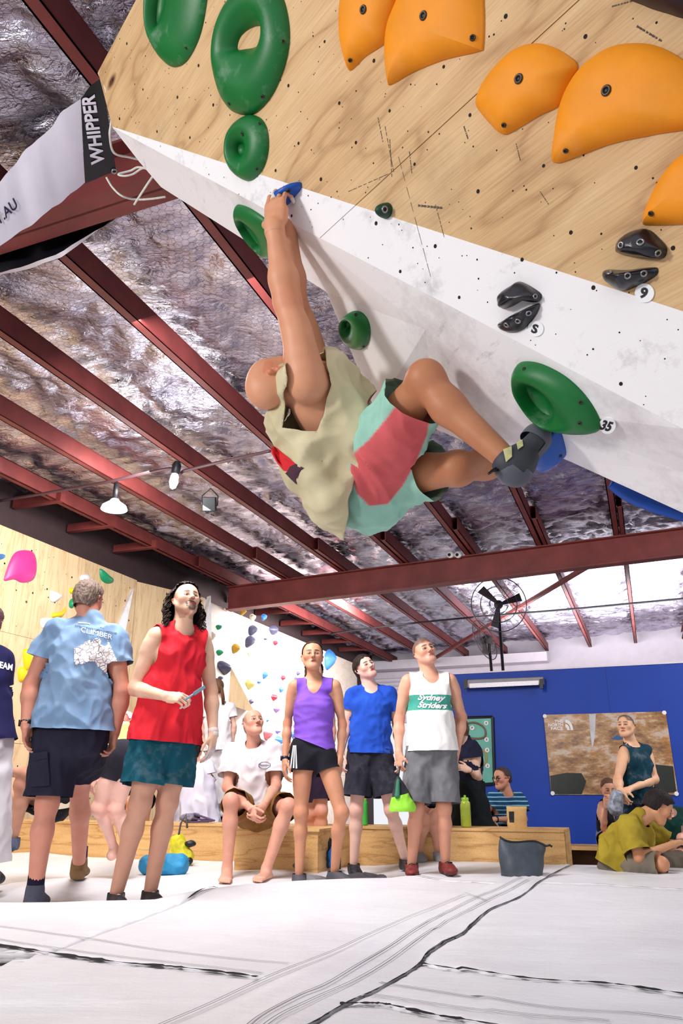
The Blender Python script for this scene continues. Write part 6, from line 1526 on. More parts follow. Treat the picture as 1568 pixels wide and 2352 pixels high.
CS = mesh_obj('climbing_shoe', V, T, M_CSH, P.root, True); CS['label'] = 'charcoal climbing shoe with two pale straps'
for p_ in q: p_.r = tuple(v+.003 for v in p_.r); p_.lo = p_.lo-.004; p_.hi = p_.hi+.004
V, T, N = mesh_prims(q[:3], .005); dn = nrm(sdv).cross(fd); dn = dn if dn.dot(V3((1, 0, -1))) > 0 else -dn
hh = (V-np.array(heel)) @ np.array(dn); tt = (V-np.array(heel)) @ np.array(fd); V, N, T = clip(V, N, T, np.minimum(np.minimum(.026-hh, tt-.006), (toe-heel).length-.042-tt))
so_ = mesh_obj('sole', V, T, mat('grey_rubber_rand', srgb(84, 88, 98), .5), P.root, True); so_.parent = CS
M_STRAP = mat('olive_strap', srgb(196, 192, 138), .8, 0, .2, 60)
for crn in ([(1152, 1018), (1174, 1013), (1175, 1050), (1162, 1062)], [(1182, 998), (1199, 998), (1201, 1026), (1188, 1035)]):
    V, F = grid_px(crn, 5, 8); stuck('strap', CS, V, F, M_STRAP, CS, .004)
b = MB().tube([U(1150, 1076, 2.02), U(1135, 1082, 2.0), U(1122, 1088, 2.0), U(1130, 1080, 2.01), U(1150, 1070, 2.02)], .004, 5); o = b.build('pull_loop', M_BLACK, P.root, True); o.parent = CS
hq = P.handq['r']
for i, sg in ((1, 1), (2, 1), (1, 0)):
    p_ = hq[4+i*4+1+sg]; a_, b_ = Vector(p_.a.tolist()), Vector(p_.b.tolist()); MB().tube([a_.lerp(b_, .2), a_.lerp(b_, .85)], [p_.r[0]+.0012, p_.r[1]+.0016], 12).build('finger_tape', M_TAPE, P.root, True)
CLIMBER = P
# ------------------------------------------------------------------ people further back and at the edges
def simple(J, b, label, skin, Y, look, tilt=(0, 0, 1), hs=1.0, vox=.011, hands=True, hk={}, base=None, **bk):
    P = Person(J, b, label, skin, vox, base, Y=Y); P.set_head(look, tilt, hs, **hk)
    for f in range(len(P.fine)): P.fine[f] = (P.fine[f][0], P.fine[f][1], .0040)
    return P
DK = hair_mat('black_hair', (20, 16, 18), (44, 34, 34)); BRN = hair_mat('brown_hair', (70, 46, 34), (112, 80, 60))
M_DKT = cloth_mat('petrol_blue_jersey', (16, 62, 78), (10, 44, 60), chalk=.2); M_DKS = cloth_mat('dark_blue_shorts', (20, 44, 66), (12, 30, 48), chalk=.35)
# standing man in the petrol blue sleeveless top by the rock poster
J = dict(hd=(1437, 1668), nk=(1449, 1710, .05), sl=(1484, 1728, .06), sr=(1433, 1727, -.06), el=(1503, 1790, .0), er=(1418, 1792, -.15), wl=(1446, 1812, -.22), wr=(1424, 1816, -.28), hl=(1476, 1846, .05), hr=(1444, 1846, .0),
         kl=(1476, 1945, .0), kr=(1440, 1945, -.05), al=(1478, 2040, .05), ar=(1440, 2040, .0))
P = simple(J, dict(s=1.0, arm=1.0), 'man in petrol blue sleeveless top standing before the rock poster', (236, 186, 150), 8.2, (-.62, -.75, .12), hs=1.0, hk=dict(nose=1.1))
P.hand('l', (-.9, -.25, -.1), (.1, .3, -1), (-.2, -.8, .3), .7, 1.0); P.hand('r', (.2, -.4, -.8), (.6, .4, -.4), (0, -.8, .4), .8, 1.0)
P.build(scalp=((70, 58, 54), lambda x, y, z, L: smooth01(np.minimum(y-(.045-.9*np.maximum(.02-z, 0)), .075-z), -.01, .006)*.9), brow=(110, 84, 70))
P.shirt(M_DKT, 'sleeveless_top', hem=.0, ease=.014, sleeve=0, armhole=((.050, -.05, 0), (.070, .12, .11)), neck=(.066, .050, .075), neckfwd=.03, flare=.02)
P.shorts(M_DKS, f=.85, ease=.02, legw=(.10, .10), top=.05)
for k in 'lr': shoe(P, k, P.J['a'+k]+V3((-.05, -.17, -.05)), M_SHB, M_SHG, ht=.01)
TANK2 = P
# seated man in the mustard tee
J = dict(hd=(1512, 1855, .02), nk=(1470, 1880, .02), sl=(1482, 1898, .30), sr=(1444, 1900, -.06), el=(1532, 1944, .28), er=(1467, 1970, -.14), wl=(1560, 1934, .12), wr=(1546, 1938, -.10), hl=(1428, 1990, .26), hr=(1414, 1990, .04),
         kl=(1560, 1980, .46), kr=(1518, 1985, -.18), al=(1480, 2000, .22), ar=(1452, 2002, .12), sp=(1424, 1945, .10))
P = simple(J, dict(s=.96, arm=.92, leg=.95), 'man in mustard t-shirt sitting cross-legged and looking down at his hands', (206, 150, 112), 6.5, (.80, -.12, -.52), (.45, 0, .9), .98, .010, hk=dict(nose=1.0), base=tuple(U(1470, 2004, 6.6)))
P.hand('l', (.9, 0, .1), (.1, -.2, .9), (.2, -.8, .2), .6, .95); P.hand('r', (.95, .1, .12), (.1, .25, .9), (.2, .6, .6), .6, .95)
P.build(brow=(26, 20, 20), lip=(170, 96, 84), eye=(40, 26, 20))
P.shirt(cloth_mat('mustard_cotton', (176, 154, 52), (140, 120, 34)), hem=.04, ease=.026, sleeve=.80, slw=.080, neck=(.066, .05, .07), neckfwd=.02, flare=.035, folds=[(.014, 5, 4, 5, 1.9, 1), (.007, 12, 8, 12, 4.1, 1)])
P.shorts(cloth_mat('taupe_trousers', (128, 118, 104), (100, 92, 80)), 'trousers', f=1.0, ease=.018, legw=(.09, .085), top=.05)
P.hair(DK, th=.020, front=.085, nape=-.045, amp=.004, freq=(50, 16, 50), side=-.006)
b = MB(); hp = P.headP
for m in (-1, 1): b.torus(hp(m*.031, .0, .100), P.hx[2], .019, .0014, 20, 5); b.tube([hp(m*.050, .003, .095), hp(m*.078, .004, -.01)], .0013, 5)
b.build('glasses', mat('thin_metal_frame', srgb(90, 84, 80), .3, .8), P.root, True)
MUST = P
# seated woman with a phone under the poster
J = dict(hd=(1397, 1812), nk=(1399, 1842, .05), sl=(1419, 1852, .05), sr=(1380, 1852, .05), el=(1425, 1905, -.1), er=(1386, 1902, -.1), wl=(1405, 1852, -.28), wr=(1391, 1852, -.28), hl=(1410, 1928, .1), hr=(1392, 1928, .1),
         kl=(1420, 1932, -.35), kr=(1388, 1934, -.35), al=(1418, 2010, -.3), ar=(1390, 2012, -.3))
P = simple(J, dict(s=.9, fem=1, arm=.88, leg=.95), 'woman in dark top seated below the rock poster with hands raised to her face', (214, 158, 132), 9.3, (-.1, -1, -.25), (0, 0, 1), .95)
P.hand('l', (-.1, -.1, 1), (-.8, .3, 0), (-.3, .9, .2), .7, .85); P.hand('r', (.1, -.1, 1), (.8, .3, 0), (.3, .9, .2), .7, .85)
P.build(brow=(110, 70, 50)); P.shirt(cloth_mat('black_top', (22, 26, 34)), 'vest_top', hem=.0, ease=.01, sleeve=0, armhole=((.03, -.03, 0), (.06, .12, .1)), neck=(.06, .08, .09), neckfwd=.05)
P.shorts(cloth_mat('grey_shorts_b', (130, 130, 150)), f=.4, ease=.014, top=.08)
P.hair(BRN, th=.008, front=.072, nape=-.08, amp=.003, add=[seg(P.headP(0, .06, -.10), P.headP(0, .05, -.125), .03, .026, .02)])
for k in 'lr': shoe(P, k, P.J['a'+k]+V3((0, -.16, -.05)), M_SHB, M_SHG, ht=.01)
PHW = P
# person in dark green behind the mustard tee
J = dict(hd=(1512, 1838), nk=(1530, 1862, .0), sl=(1560, 1872, .0), sr=(1506, 1872, .0), el=(1562, 1915, -.05), er=(1500, 1920, -.05), wl=(1566, 1952, -.2), wr=(1515, 1940, -.25), hl=(1546, 1965, .1), hr=(1522, 1965, .1),
         kl=(1566, 1968, -.3), kr=(1518, 1970, -.3), al=(1560, 2010, -.1), ar=(1520, 2010, -.1))
P = simple(J, dict(s=.9, arm=.9), 'person in dark green t-shirt seated behind the man in mustard', (226, 170, 150), 7.7, (-.6, -.8, -.2), (0, 0, 1), .9)
P.hand('l', (-.3, -.5, -.5), (-.5, .3, -.5), (-.3, -.6, .5), .6, .9); P.hand('r', (.3, -.5, -.5), (.5, .3, -.5), (.3, -.6, .5), .6, .9)
P.build(); P.shirt(cloth_mat('bottle_green_cotton', (14, 58, 50), (8, 40, 36)), hem=.05, ease=.02, sleeve=.55, flare=.02); P.shorts(M_DKS, f=.9, ease=.015); P.hair(DK, th=.015, front=.075)
for k in 'lr': shoe(P, k, P.J['a'+k]+V3((-.03, -.16, -.05)), M_SHB, M_SHG, ht=.01)
GREENP = P
# seated man with glasses in the striped tee
J = dict(hd=(1153, 1788), nk=(1163, 1822, .04), sl=(1194, 1838, .06), sr=(1130, 1836, .0), el=(1202, 1882, .0), er=(1114, 1868, -.05), wl=(1134, 1882, -.22), wr=(1122, 1886, -.18), hl=(1182, 1922, .1), hr=(1146, 1922, .1),
         kl=(1160, 1916, -.42), kr=(1122, 1916, -.40), al=(1165, 1990, -.3), ar=(1125, 1990, -.3))
P = simple(J, dict(s=1.0), 'man with glasses in blue striped t-shirt seated behind the plywood bench', (222, 160, 134), 9.4, (-.86, -.5, -.02), (0, 0, 1), 1.0, hk=dict(nose=1.15))
P.hand('l', (-.95, -.1, -.1), (0, .2, -1), (0, -.8, .3), .5, 1.0); P.hand('r', (.2, -.4, -.8), (.6, .3, -.2), (0, -.8, .5), .5, 1.0)
P.build(brow=(50, 36, 30)); P.shirt(cloth_mat('blue_striped_cotton', (34, 84, 132), (24, 62, 104), stripes=('Z', 22.0, (140, 196, 214), .28)), hem=.05, ease=.02, sleeve=.55, neck=(.07, .05, .075), flare=.02)
P.shorts(M_DKS, f=.8, ease=.015); P.hair(hair_mat('dark_grey_hair', (46, 38, 38), (84, 72, 70)), th=.009, front=.062, nape=-.05, amp=.003)
b = MB(); hp = P.headP
for m in (-1, 1): b.torus(hp(m*.032, -.002, .100), P.hx[2], .021, .0035, 20, 6); b.tube([hp(m*.053, .003, .095), hp(m*.08, .004, -.01)], .003, 5)
b.tube([hp(-.011, 0, .104), hp(.011, 0, .104)], .003, 5); b.build('glasses', M_BLACK, P.root, True)
b = MB(); b.lathe([(.029, -.012), (.033, -.009), (.033, .009), (.029, .012)], P.J['el'].lerp(P.J['wl'], .92), nrm(P.J['wl']-P.J['el']), 16); b.build('watch', M_BLACK, P.root, True)
for k in 'lr': shoe(P, k, P.J['a'+k]+V3((-.05, -.16, -.05)), M_SHB, M_SHG, ht=.01)
GLS = P
# woman in the navy tee and long dark trousers, head hidden by the singlet man's arm
J = dict(hd=(1050, 1674), nk=(1066, 1702, .1), sl=(1088, 1718, -.05), sr=(1066, 1718, .24), el=(1099, 1786, -.02), er=(1070, 1784, .26), wl=(1076, 1768, -.16), wr=(1066, 1766, .1), hl=(1082, 1806, .0), hr=(1072, 1806, .16),
         kl=(1098, 1892, -.05), kr=(1068, 1894, .15), al=(1108, 1985, .05), ar=(1062, 1985, .2))
P = simple(J, dict(s=.93, fem=1, arm=.92), 'woman in navy t-shirt and black wide trousers beside the framed map', (240, 200, 176), 8.3, (-1, -.1, -.1), (0, 0, 1), .95)
P.hand('l', (-.95, -.2, .25), (-.1, .9, -.3), (-.2, .1, 1), .5, .9); P.hand('r', (-.9, -.3, .2), (0, -.6, .2), (0, .3, .9), .5, .9)
P.build(); P.shirt(cloth_mat('navy_cotton', (34, 36, 62), (24, 26, 48)), hem=.0, ease=.016, sleeve=.30, slw=.066, neck=(.07, .05, .075), flare=.02)
P.shorts(cloth_mat('black_wide_trousers', (20, 28, 32), (12, 18, 22)), 'trousers', f=1.15, ease=.03, legw=(.098, .15), top=.05)
P.hair(BRN, th=.012, front=.07, nape=-.08)
for k in 'lr': shoe(P, k, P.J['a'+k]+V3((-.17, -.02, -.05)), M_SHB, M_SHG, ht=.01)
b = MB(); b.torus(P.J['el'].lerp(P.J['wl'], .9), nrm(P.J['wl']-P.J['el']), .029, .003, 18, 5); b.build('bracelet', mat('brown_cord', srgb(70, 40, 30), .8), P.root, True)
NAVYW = P
# woman bending over behind the two men on the left
J = dict(hd=(280, 1690, .75), nk=(284, 1676, .55), sl=(256, 1692, .42), sr=(312, 1692, .46), el=(236, 1738, .30), er=(318, 1750, .35), wl=(219, 1782, .18), wr=(322, 1800, .25), hl=(270, 1738, .0), hr=(300, 1740, .04),
         kl=(226, 1858, .02), kr=(268, 1858, .06), al=(262, 1950, .22), ar=(290, 1950, .20))
P = simple(J, dict(s=.93, fem=1, arm=.88, leg=1.0), 'pale-legged woman in black shorts bending over behind the red tank top man', (244, 196, 180), 6.2, (-.1, .6, -.8), (0, .8, .6), .95, .010)
P.hand('l', (-.25, -.05, -1), (.5, .6, 0), (.5, -.8, 0), .6, .9); P.hand('r', (0, 0, -1), (-.6, .3, 0), (0, -1, 0), .5, .9)
for k in 'lr': P.foot(k, P.J['a'+k]+V3((.02, .17, -.065)), .92)
P.build(eyes=False); P.shirt(cloth_mat('yellow_green_top', (214, 208, 130), (190, 184, 104)), 'crop_top', hem=-.05, ease=.010, sleeve=.3, neck=(.06, .05, .07)); P.shorts(cloth_mat('black_tight_shorts', (48, 46, 58), (34, 32, 42)), f=.42, ease=.006, legw=(.088, .080), top=.10, folds=[(.003, 6, 6, 6, 2, 1)])
P.hair(BRN, th=.01, front=.07, nape=-.08)
BENT = P
# man sitting on the bench end far left, arms on his knees
J = dict(hd=(118, 1650, .15), nk=(122, 1690, .15), sl=(136, 1702, .0), sr=(120, 1704, .34), el=(78, 1782, -.05), er=(70, 1776, .25), wl=(16, 1768, -.05), wr=(8, 1776, .2), hl=(132, 1838, .12), hr=(124, 1838, .30),
         kl=(50, 1804, -.02), kr=(6, 1828, .15), al=(30, 1928, .08), ar=(2, 1935, .25))
P = simple(J, dict(s=.98, arm=.9, leg=.95), 'man seated far left with bare forearms crossed on his knees', (214, 158, 132), 5.9, (-.9, -.2, -.1), (0, 0, 1), .98, .010)
P.hand('l', (-.9, 0, .35), (-.1, .3, -.8), (0, -.6, .6), .6, .95); P.hand('r', (-.95, -.1, 0), (0, .2, -1), (0, .8, .3), .5, .95)
P.build(); P.shirt(cloth_mat('sand_tee', (206, 190, 168)), hem=.05, ease=.02, sleeve=.5, flare=.02); P.shorts(cloth_mat('black_shorts_c', (30, 28, 34)), f=.55, ease=.016, legw=(.096, .10)); P.hair(BRN, th=.012, front=.07)
for k, t_ in (('l', (14, 1952, 5.75)), ('r', (-20, 1952, 6.0))): shoe(P, k, U(*t_), mat('blue_grey_shoe', srgb(70, 84, 108), .6, 0, .3), M_SHB, ht=.012, lace=M_BLACK)
LSEAT = P
# person at the left edge in the navy team shirt
J = dict(hd=(-24, 1432, .0), nk=(-24, 1490, .0), sl=(-82, 1512, .0), sr=(10, 1512, .0), el=(-104, 1620, .0), er=(4, 1632, .1), wl=(-104, 1700, -.1), wr=(-8, 1700, .14), hl=(-52, 1708), hr=(-14, 1708), kl=(-56, 1850), kr=(-14, 1850), al=(-60, 2005, .05), ar=(-20, 2005, .05))
P = simple(J, dict(s=.98, fem=1, arm=.9), 'long-haired person in navy team shirt cut off by the left edge', (220, 170, 146), 5.3, (-.2, 1, .1), (0, 0, 1), .98)
stand_hands(P, hs=.9, face=1); P.build(eyes=False)
TS = P.shirt(cloth_mat('navy_team_jersey', (32, 30, 76), (22, 20, 58)), hem=.0, ease=.02, sleeve=.5, flare=.025, folds=[(.010, 9, 1.5, 9, 1.3, 1)])
P.shorts(cloth_mat('white_trousers', (226, 222, 228)), 'trousers', f=1.9, ease=.014, legw=(.095, .085), top=.03)
P.hair(hair_mat('plum_brown_hair', (54, 32, 40), (98, 66, 68)), th=.014, front=.05, nape=-.19, amp=.004, freq=(60, 8, 60), add=[ecap(P.headP(0, -.02, -.075), P.headP(0, -.17, -.07), .085, .05, .075, .035, P.hx[0], .04)])
V, F = text_px('TEAM', 9, 1529, 38, 15, .22, .1, .03); stuck('print_lettering', TS, V, F, M_PW, TS, .003)
for k in 'lr': shoe(P, k, P.J['a'+k]+V3((.0, .17, -.05)), M_SHB, M_SHG, ht=.01)
# person behind the girl
J = dict(hd=(722, 1545), nk=(722, 1586, .0), sl=(756, 1600), sr=(690, 1600), el=(762, 1680), er=(686, 1680), wl=(752, 1745, -.1), wr=(700, 1745, -.1), hl=(736, 1752), hr=(708, 1752), kl=(738, 1862, -.05), kr=(706, 1872, -.03), al=(738, 1962, .05), ar=(712, 1960, .05))
P = simple(J, dict(s=.95, leg=1.02), 'person in dark plum shorts standing hidden behind the purple top girl', (226, 168, 146), 7.6, (0, -1, 0), (0, 0, 1), .95)
stand_hands(P, hs=.9); P.build(); P.shirt(cloth_mat('grey_tee_d', (120, 118, 124)), hem=.02, ease=.014, sleeve=.4, flare=.02); P.shorts(cloth_mat('plum_shorts', (48, 32, 54), (34, 22, 40)), f=.78, ease=.016, legw=(.092, .09), top=.04); P.hair(DK, th=.012, front=.075)
for k in 'lr': shoe(P, k, P.J['a'+k]+V3((.0, -.17, -.05)), M_SHB, M_SHG, ht=.03)
# person seated on the bench hidden by the singlet man
J = dict(hd=(990, 1690, .1), nk=(992, 1728, .1), sl=(1026, 1742, .1), sr=(960, 1742, .1), el=(1030, 1810, .0), er=(956, 1810, .0), wl=(1006, 1860, -.3), wr=(976, 1860, -.3), hl=(1008, 1884, .1), hr=(976, 1884, .1), kl=(998, 1878, -.34), kr=(972, 1882, -.34), al=(1006, 1962, -.26), ar=(962, 1962, -.2))
P = simple(J, dict(s=.95), 'person in black shorts seated on the bench behind the singlet man', (224, 166, 140), 7.75, (0, -1, .1), (0, 0, 1), .95)
P.hand('l', (-.3, -.5, -.6), (-.6, .3, -.3), (0, -.6, .6), .6, .9); P.hand('r', (.3, -.5, -.6), (.6, .3, -.3), (0, -.6, .6), .6, .9)
P.build(); P.shirt(cloth_mat('charcoal_tee_e', (60, 58, 66)), hem=.03, ease=.016, sleeve=.5, flare=.02); P.shorts(cloth_mat('black_shorts_c', (30, 28, 34)), f=.75, ease=.016); P.hair(BRN, th=.012, front=.075)
for k in 'lr': shoe(P, k, P.J['a'+k]+V3((.03, -.16, -.05)), mat('pale_grey_shoe', srgb(150, 156, 164), .7), M_SHW, ht=.02)
BENCHP = P
# three in the bright area behind the man in red
J = dict(hd=(497, 1580), nk=(500, 1612, .0), sl=(470, 1626, .0), sr=(530, 1626, .0), el=(464, 1668), er=(538, 1668), wl=(468, 1705, .05), wr=(534, 1705, .05), hl=(488, 1712), hr=(512, 1712), kl=(488, 1785), kr=(512, 1785), al=(486, 1860, .05), ar=(512, 1860, .05))
P = simple(J, dict(s=.92, fem=1, arm=.85), 'woman with a long ponytail in white, back turned, by the bright wall', (236, 190, 170), 10.2, (-.55, .8, .15), (0, 0, 1), .95, .013)
stand_hands(P, hs=.88, face=1); P.build(eyes=False); P.shirt(cloth_mat('white_cotton', (236, 230, 232), (216, 208, 214)), hem=.06, ease=.02, sleeve=.5, flare=.03); P.shorts(cloth_mat('white_trousers', (226, 222, 228)), 'trousers', f=1.8, ease=.012, legw=(.09, .08), top=.03)
P.hair(BRN, th=.010, front=.065, nape=-.06, amp=.003); hp = P.headP
b = MB()
for i in range(26):
    a = rn.uniform(0, 6.28); r0 = rn.uniform(0, .02); b.tube([hp(math.cos(a)*.012, .03+math.sin(a)*.012, -.105), hp(math.cos(a)*r0-.01, .0+math.sin(a)*r0, -.16), hp(-.03+math.cos(a)*r0*1.4, -.10, -.17+math.sin(a)*r0), hp(-.06+math.cos(a)*r0*1.6, -.21+rn.uniform(-.03, .03), -.16+math.sin(a)*r0*1.4)], [.008, .009, .008, .002], 5)
b.build('ponytail', BRN, P.root, True)
for k in 'lr': shoe(P, k, P.J['a'+k]+V3((.0, .16, -.05)), M_SHW, M_SHW, ht=.01)
J = dict(hd=(450, 1720), nk=(452, 1748, .0), sl=(424, 1762, .0), sr=(478, 1762, .0), el=(422, 1806), er=(484, 1806), wl=(410, 1848, -.02), wr=(476, 1846, .02), hl=(440, 1842), hr=(464, 1842), kl=(440, 1900), kr=(464, 1900), al=(440, 1955, .05), ar=(464, 1955, .05))
P = simple(J, dict(s=.92, fem=1, arm=.85), 'dark-haired person in a long white tunic behind the teal shorts', (226, 160, 136), 9.6, (.1, 1, 0), (0, 0, 1), .95, .013)
stand_hands(P, hs=.88, face=1); P.build(eyes=False); P.shirt(cloth_mat('white_tunic', (228, 224, 236), (206, 200, 220)), 'tunic', hem=.28, ease=.03, sleeve=.35, flare=.10, folds=[(.016, 8, 1.0, 8, 1.3, 1)]); P.hair(DK, th=.014, front=.06, nape=-.10)
for k in 'lr': shoe(P, k, P.J['a'+k]+V3((.0, .16, -.05)), M_SHB, M_SHG, ht=.01)
J = dict(hd=(506, 1796), nk=(500, 1814, .0), sl=(484, 1822, .0), sr=(514, 1824, .0), el=(474, 1800, -.12), er=(502, 1796, -.15), wl=(484, 1772, -.2), wr=(497, 1770, -.2), hl=(480, 1876), hr=(500, 1878), kl=(470, 1885, -.35), kr=(498, 1890, -.35), al=(478, 1930, -.2), ar=(505, 1932, -.2))
P = simple(J, dict(s=.85, fem=1, arm=.8), 'woman in pale blue top raising both arms, far behind the seated man', (240, 170, 146), 10.6, (-.3, .9, .3), (0, 0, 1), .88, .013)
P.hand('l', (.2, 0, 1), (.6, .3, 0), (0, 1, .3), .6, .85); P.hand('r', (-.1, 0, 1), (-.6, .3, 0), (0, 1, .3), .6, .85)
P.build(eyes=False); P.shirt(cloth_mat('pale_blue_top', (190, 218, 238)), 'vest_top', hem=.08, ease=.014, sleeve=0, armhole=((.03, -.02, 0), (.06, .11, .1)), neck=(.06, .07, .08), neckfwd=.0, flare=.01); P.shorts(M_NAVY, f=.9, ease=.014); P.hair(BRN, th=.010, front=.065, nape=-.08)
# two heads between the men on the left
J = dict(hd=(318, 1672), nk=(318, 1702, .02), sl=(344, 1716), sr=(294, 1716), el=(346, 1768, -.05), er=(290, 1768, -.05), wl=(330, 1800, -.2), wr=(304, 1800, -.2), hl=(330, 1838, .1), hr=(308, 1838, .1), kl=(336, 1840, -.3), kr=(300, 1840, -.3), al=(334, 1900, -.2), ar=(300, 1900, -.2))
P = simple(J, dict(s=.95), 'dark-haired person seated behind the bending woman', (214, 156, 130), 9.4, (.7, .7, -.1), (0, 0, 1), .95, .013)
P.build(eyes=False); P.shirt(cloth_mat('green_tee_f', (40, 128, 84), (28, 104, 66)), hem=.04, ease=.016, sleeve=.5); P.shorts(M_NAVY, f=.9, ease=.014); P.hair(DK, th=.012, front=.065)
J = dict(hd=(289, 1656), nk=(286, 1688, .02), sl=(310, 1702, .0), sr=(264, 1702, .0), el=(312, 1756, -.05), er=(260, 1756, -.05), wl=(300, 1792, -.2), wr=(272, 1792, -.2), hl=(298, 1828, .1), hr=(278, 1828, .1), kl=(304, 1832, -.3), kr=(270, 1832, -.3), al=(304, 1892, -.2), ar=(270, 1892, -.2))
P = simple(J, dict(s=.95), 'white-haired person seated behind the pale blue shirt man\'s arm', (226, 150, 132), 10.4, (-.6, -.75, 0), (0, 0, 1), .95, .013)
P.build(); P.shirt(cloth_mat('lilac_tee_g', (216, 206, 220)), hem=.04, ease=.016, sleeve=.5); P.shorts(M_NAVY, f=.9, ease=.014); P.hair(hair_mat('white_hair', (206, 200, 200), (236, 232, 232)), th=.012, front=.06)
# ------------------------------------------------------------------ banners and rope by the rafter
def patch(rows, nx, ny, wav=0.0, seed=0):
    """surface through two rows of points"""
    T, Bm = cat_rom(rows[0], 10, False), cat_rom(rows[1], 10, False); V = []; F = []
    def at(P, f): k = f*(len(P)-1); i = min(int(k), len(P)-2); return P[i].lerp(P[i+1], k-i)
    for i in range(nx+1):
        for j in range(ny+1):
            p = at(T, i/nx).lerp(at(Bm, i/nx), j/ny); V.append(p)
    V = np.array([tuple(v) for v in V])
    if wav: V[:, 1] += wav*pnoise(np.stack([V[:, 0]*5+seed, V[:, 2]*3, V[:, 1]*2], 1))+wav*.5*pnoise(np.stack([V[:, 0]*14+seed, V[:, 2]*5, V[:, 1]], 1))
    for i in range(nx):
        for j in range(ny): b = i*(ny+1)+j; F.append((b, b+1, b+ny+2, b+ny+1))
    return V, F
M_BAN = mat('white_banner_pvc', srgb(216, 210, 224), .35, 0, .05); M_BANK = mat('black_banner_pvc', srgb(14, 14, 22), .4, 0, .1); M_BANI = mat('banner_ink', srgb(38, 32, 66), .5, 0, 0)
top = [(233, 172, 2.66), (186, 228, 2.80), (90, 312, 2.95), (5, 402, 3.08), (-110, 500, 3.15)]; bot = [(268, 397, 3.20), (197, 424, 3.22), (110, 484, 3.26), (40, 536, 3.30), (-110, 640, 3.36)]
tw, bw_ = [U(*p) for p in top], [U(*p) for p in bot]
ban = empty('sponsor_banner', tuple(tw[0]), 'white sponsor banner with a black end strip lettered WHIPPER', 'banner')
V, F = patch(([tw[0], tw[0].lerp(tw[1], .5), tw[1]], [bw_[0], bw_[0].lerp(bw_[1], .5), bw_[1]]), 14, 24, .02, 1); k1 = mesh_obj('black_strip', V, F, M_BANK, ban)
V, F = patch((tw[1:], bw_[1:]), 40, 24, .035, 1); k2 = mesh_obj('white_field', V, F, M_BAN, ban)
V, F = text_px('WHIPPER', 214, 296, 160, 31, vert=((-.14, -1), (-1, .10)), bold=.03); stuck('lettering', k1, V, F, M_BAN, k1, .006)
V, F = text_px('T.AU', 14, 486, 62, 24, vert=((.72, -.70), (-.45, -.9)), bold=.02); stuck('lettering', k2, V, F, M_BANI, k2, .006)
b = MB(); 
for (x, y) in ((262, 392), (222, 180)):
    p, n = onto(k1, x, y)
    if p is not None: b.torus(p+n*.004, n, .012, .005, 14, 6)
if b.V: b.build('eyelet', M_STEELB, ban, True)
PD = (B(0, 3.14, 0), B(0, 1, 0))
ban2 = empty('sponsor_banner', tuple(HIT(200, 520, *PD)), 'black banner with a pale lower hem hanging behind the rafter', 'banner')
t2 = [(-110, 560), (60, 480), (200, 420), (330, 380), (372, 372)]; m2 = [(-110, 655), (0, 632), (120, 598), (225, 528), (300, 470), (350, 452)]; b2 = [(-110, 668), (0, 640), (120, 604), (230, 543), (330, 478), (384, 450)]
V, F = patch(([HIT(x, y, *PD) for x, y in t2], [HIT(x, y, *PD) for x, y in m2]), 30, 14, .03, 4); mesh_obj('black_field', V, F, M_BANK, ban2)
V, F = patch(([HIT(x, y, *PD) for x, y in m2], [HIT(x, y, *PD)-B(0, .05, 0) for x, y in b2]), 30, 4, .02, 4); mesh_obj('pale_hem', V, F, M_BAN, ban2)
for pts, lb in (([(227, 168, 2.60), (243, 205, 2.58), (256, 268, 2.66), (252, 310, 2.72), (262, 351, 2.85), (300, 362, 2.95), (335, 372, 3.0), (357, 394, 3.05)], 'white rope running down the wall edge from the banner corner'),
                ([(357, 394, 3.05), (320, 384, 3.08), (300, 392, 3.1), (272, 400, 3.1), (285, 404, 3.1), (305, 400, 3.1), (330, 386, 3.08), (357, 396, 3.05)], 'white rope loop tied to the banner eyelet'),
                ([(244, 407, 3.15), (258, 430, 3.18), (280, 450, 3.2), (310, 458, 3.25), (345, 457, 3.25), (380, 452, 3.25)], 'white rope sagging below the rafter'), ([(358, 394, 3.05), (335, 428, 3.1), (308, 470, 3.2)], 'short straight white rope across the rafter end')):
    P = cat_rom([U(*p) for p in pts], 8, False); o = MB().tube(P, .0055, 6).build('rope', M_ROPE, None, True, origin=tuple(P[0])); tag(o, lb, 'rope')
# ------------------------------------------------------------------ lamps, cables, fans, eyes on the beam
M_GLOW = mat('lamp_glow', (1, 1, 1), .5, 0, 0, emit=(0.95, 1.0, 1.0, 9)); M_MILK = mat('milky_shade', srgb(220, 232, 236), .4, 0, .03, emit=(.8, .95, 1.0, .5))
p = U(262, 1166, 8.35); o = empty('dome_lamp', tuple(p), 'white dome lamp hanging under the roof on the left', 'lamp')
MB().lathe([(.045, .10), (.06, .075), (.135, .02), (.15, -.02), (.145, -.025)], p, (0, 0, 1), 28).build('shade', M_MILK, o, True); MB().lathe([(.135, -.018), (.10, -.03), (.0, -.034)], p, (0, 0, 1), 28).build('diffuser', mat('dim_lamp_glow', (1, 1, 1), .5, 0, 0, emit=(0.9, 1.0, 1.0, 1.6)), o, True); MB().tube([p+V3((0, 0, .10)), p+V3((0, 0, .30))], .03, 10).build('stem', M_BLACK, o, True)
p = U(400, 1100, 7.75); o = empty('bulb_lamp', tuple(p), 'bright bare bulb lamp clipped to a purlin', 'lamp')
MB().lathe([(.0, -.12), (.03, -.10), (.048, -.04), (.042, .03), (.03, .06)], p, (.1, 0, 1), 18).build('bulb', M_GLOW, o, True); MB().lathe([(.032, .055), (.045, .07), (.05, .16), (.03, .20)], p, (.1, 0, 1), 14).build('socket', M_BLACK, o, True)
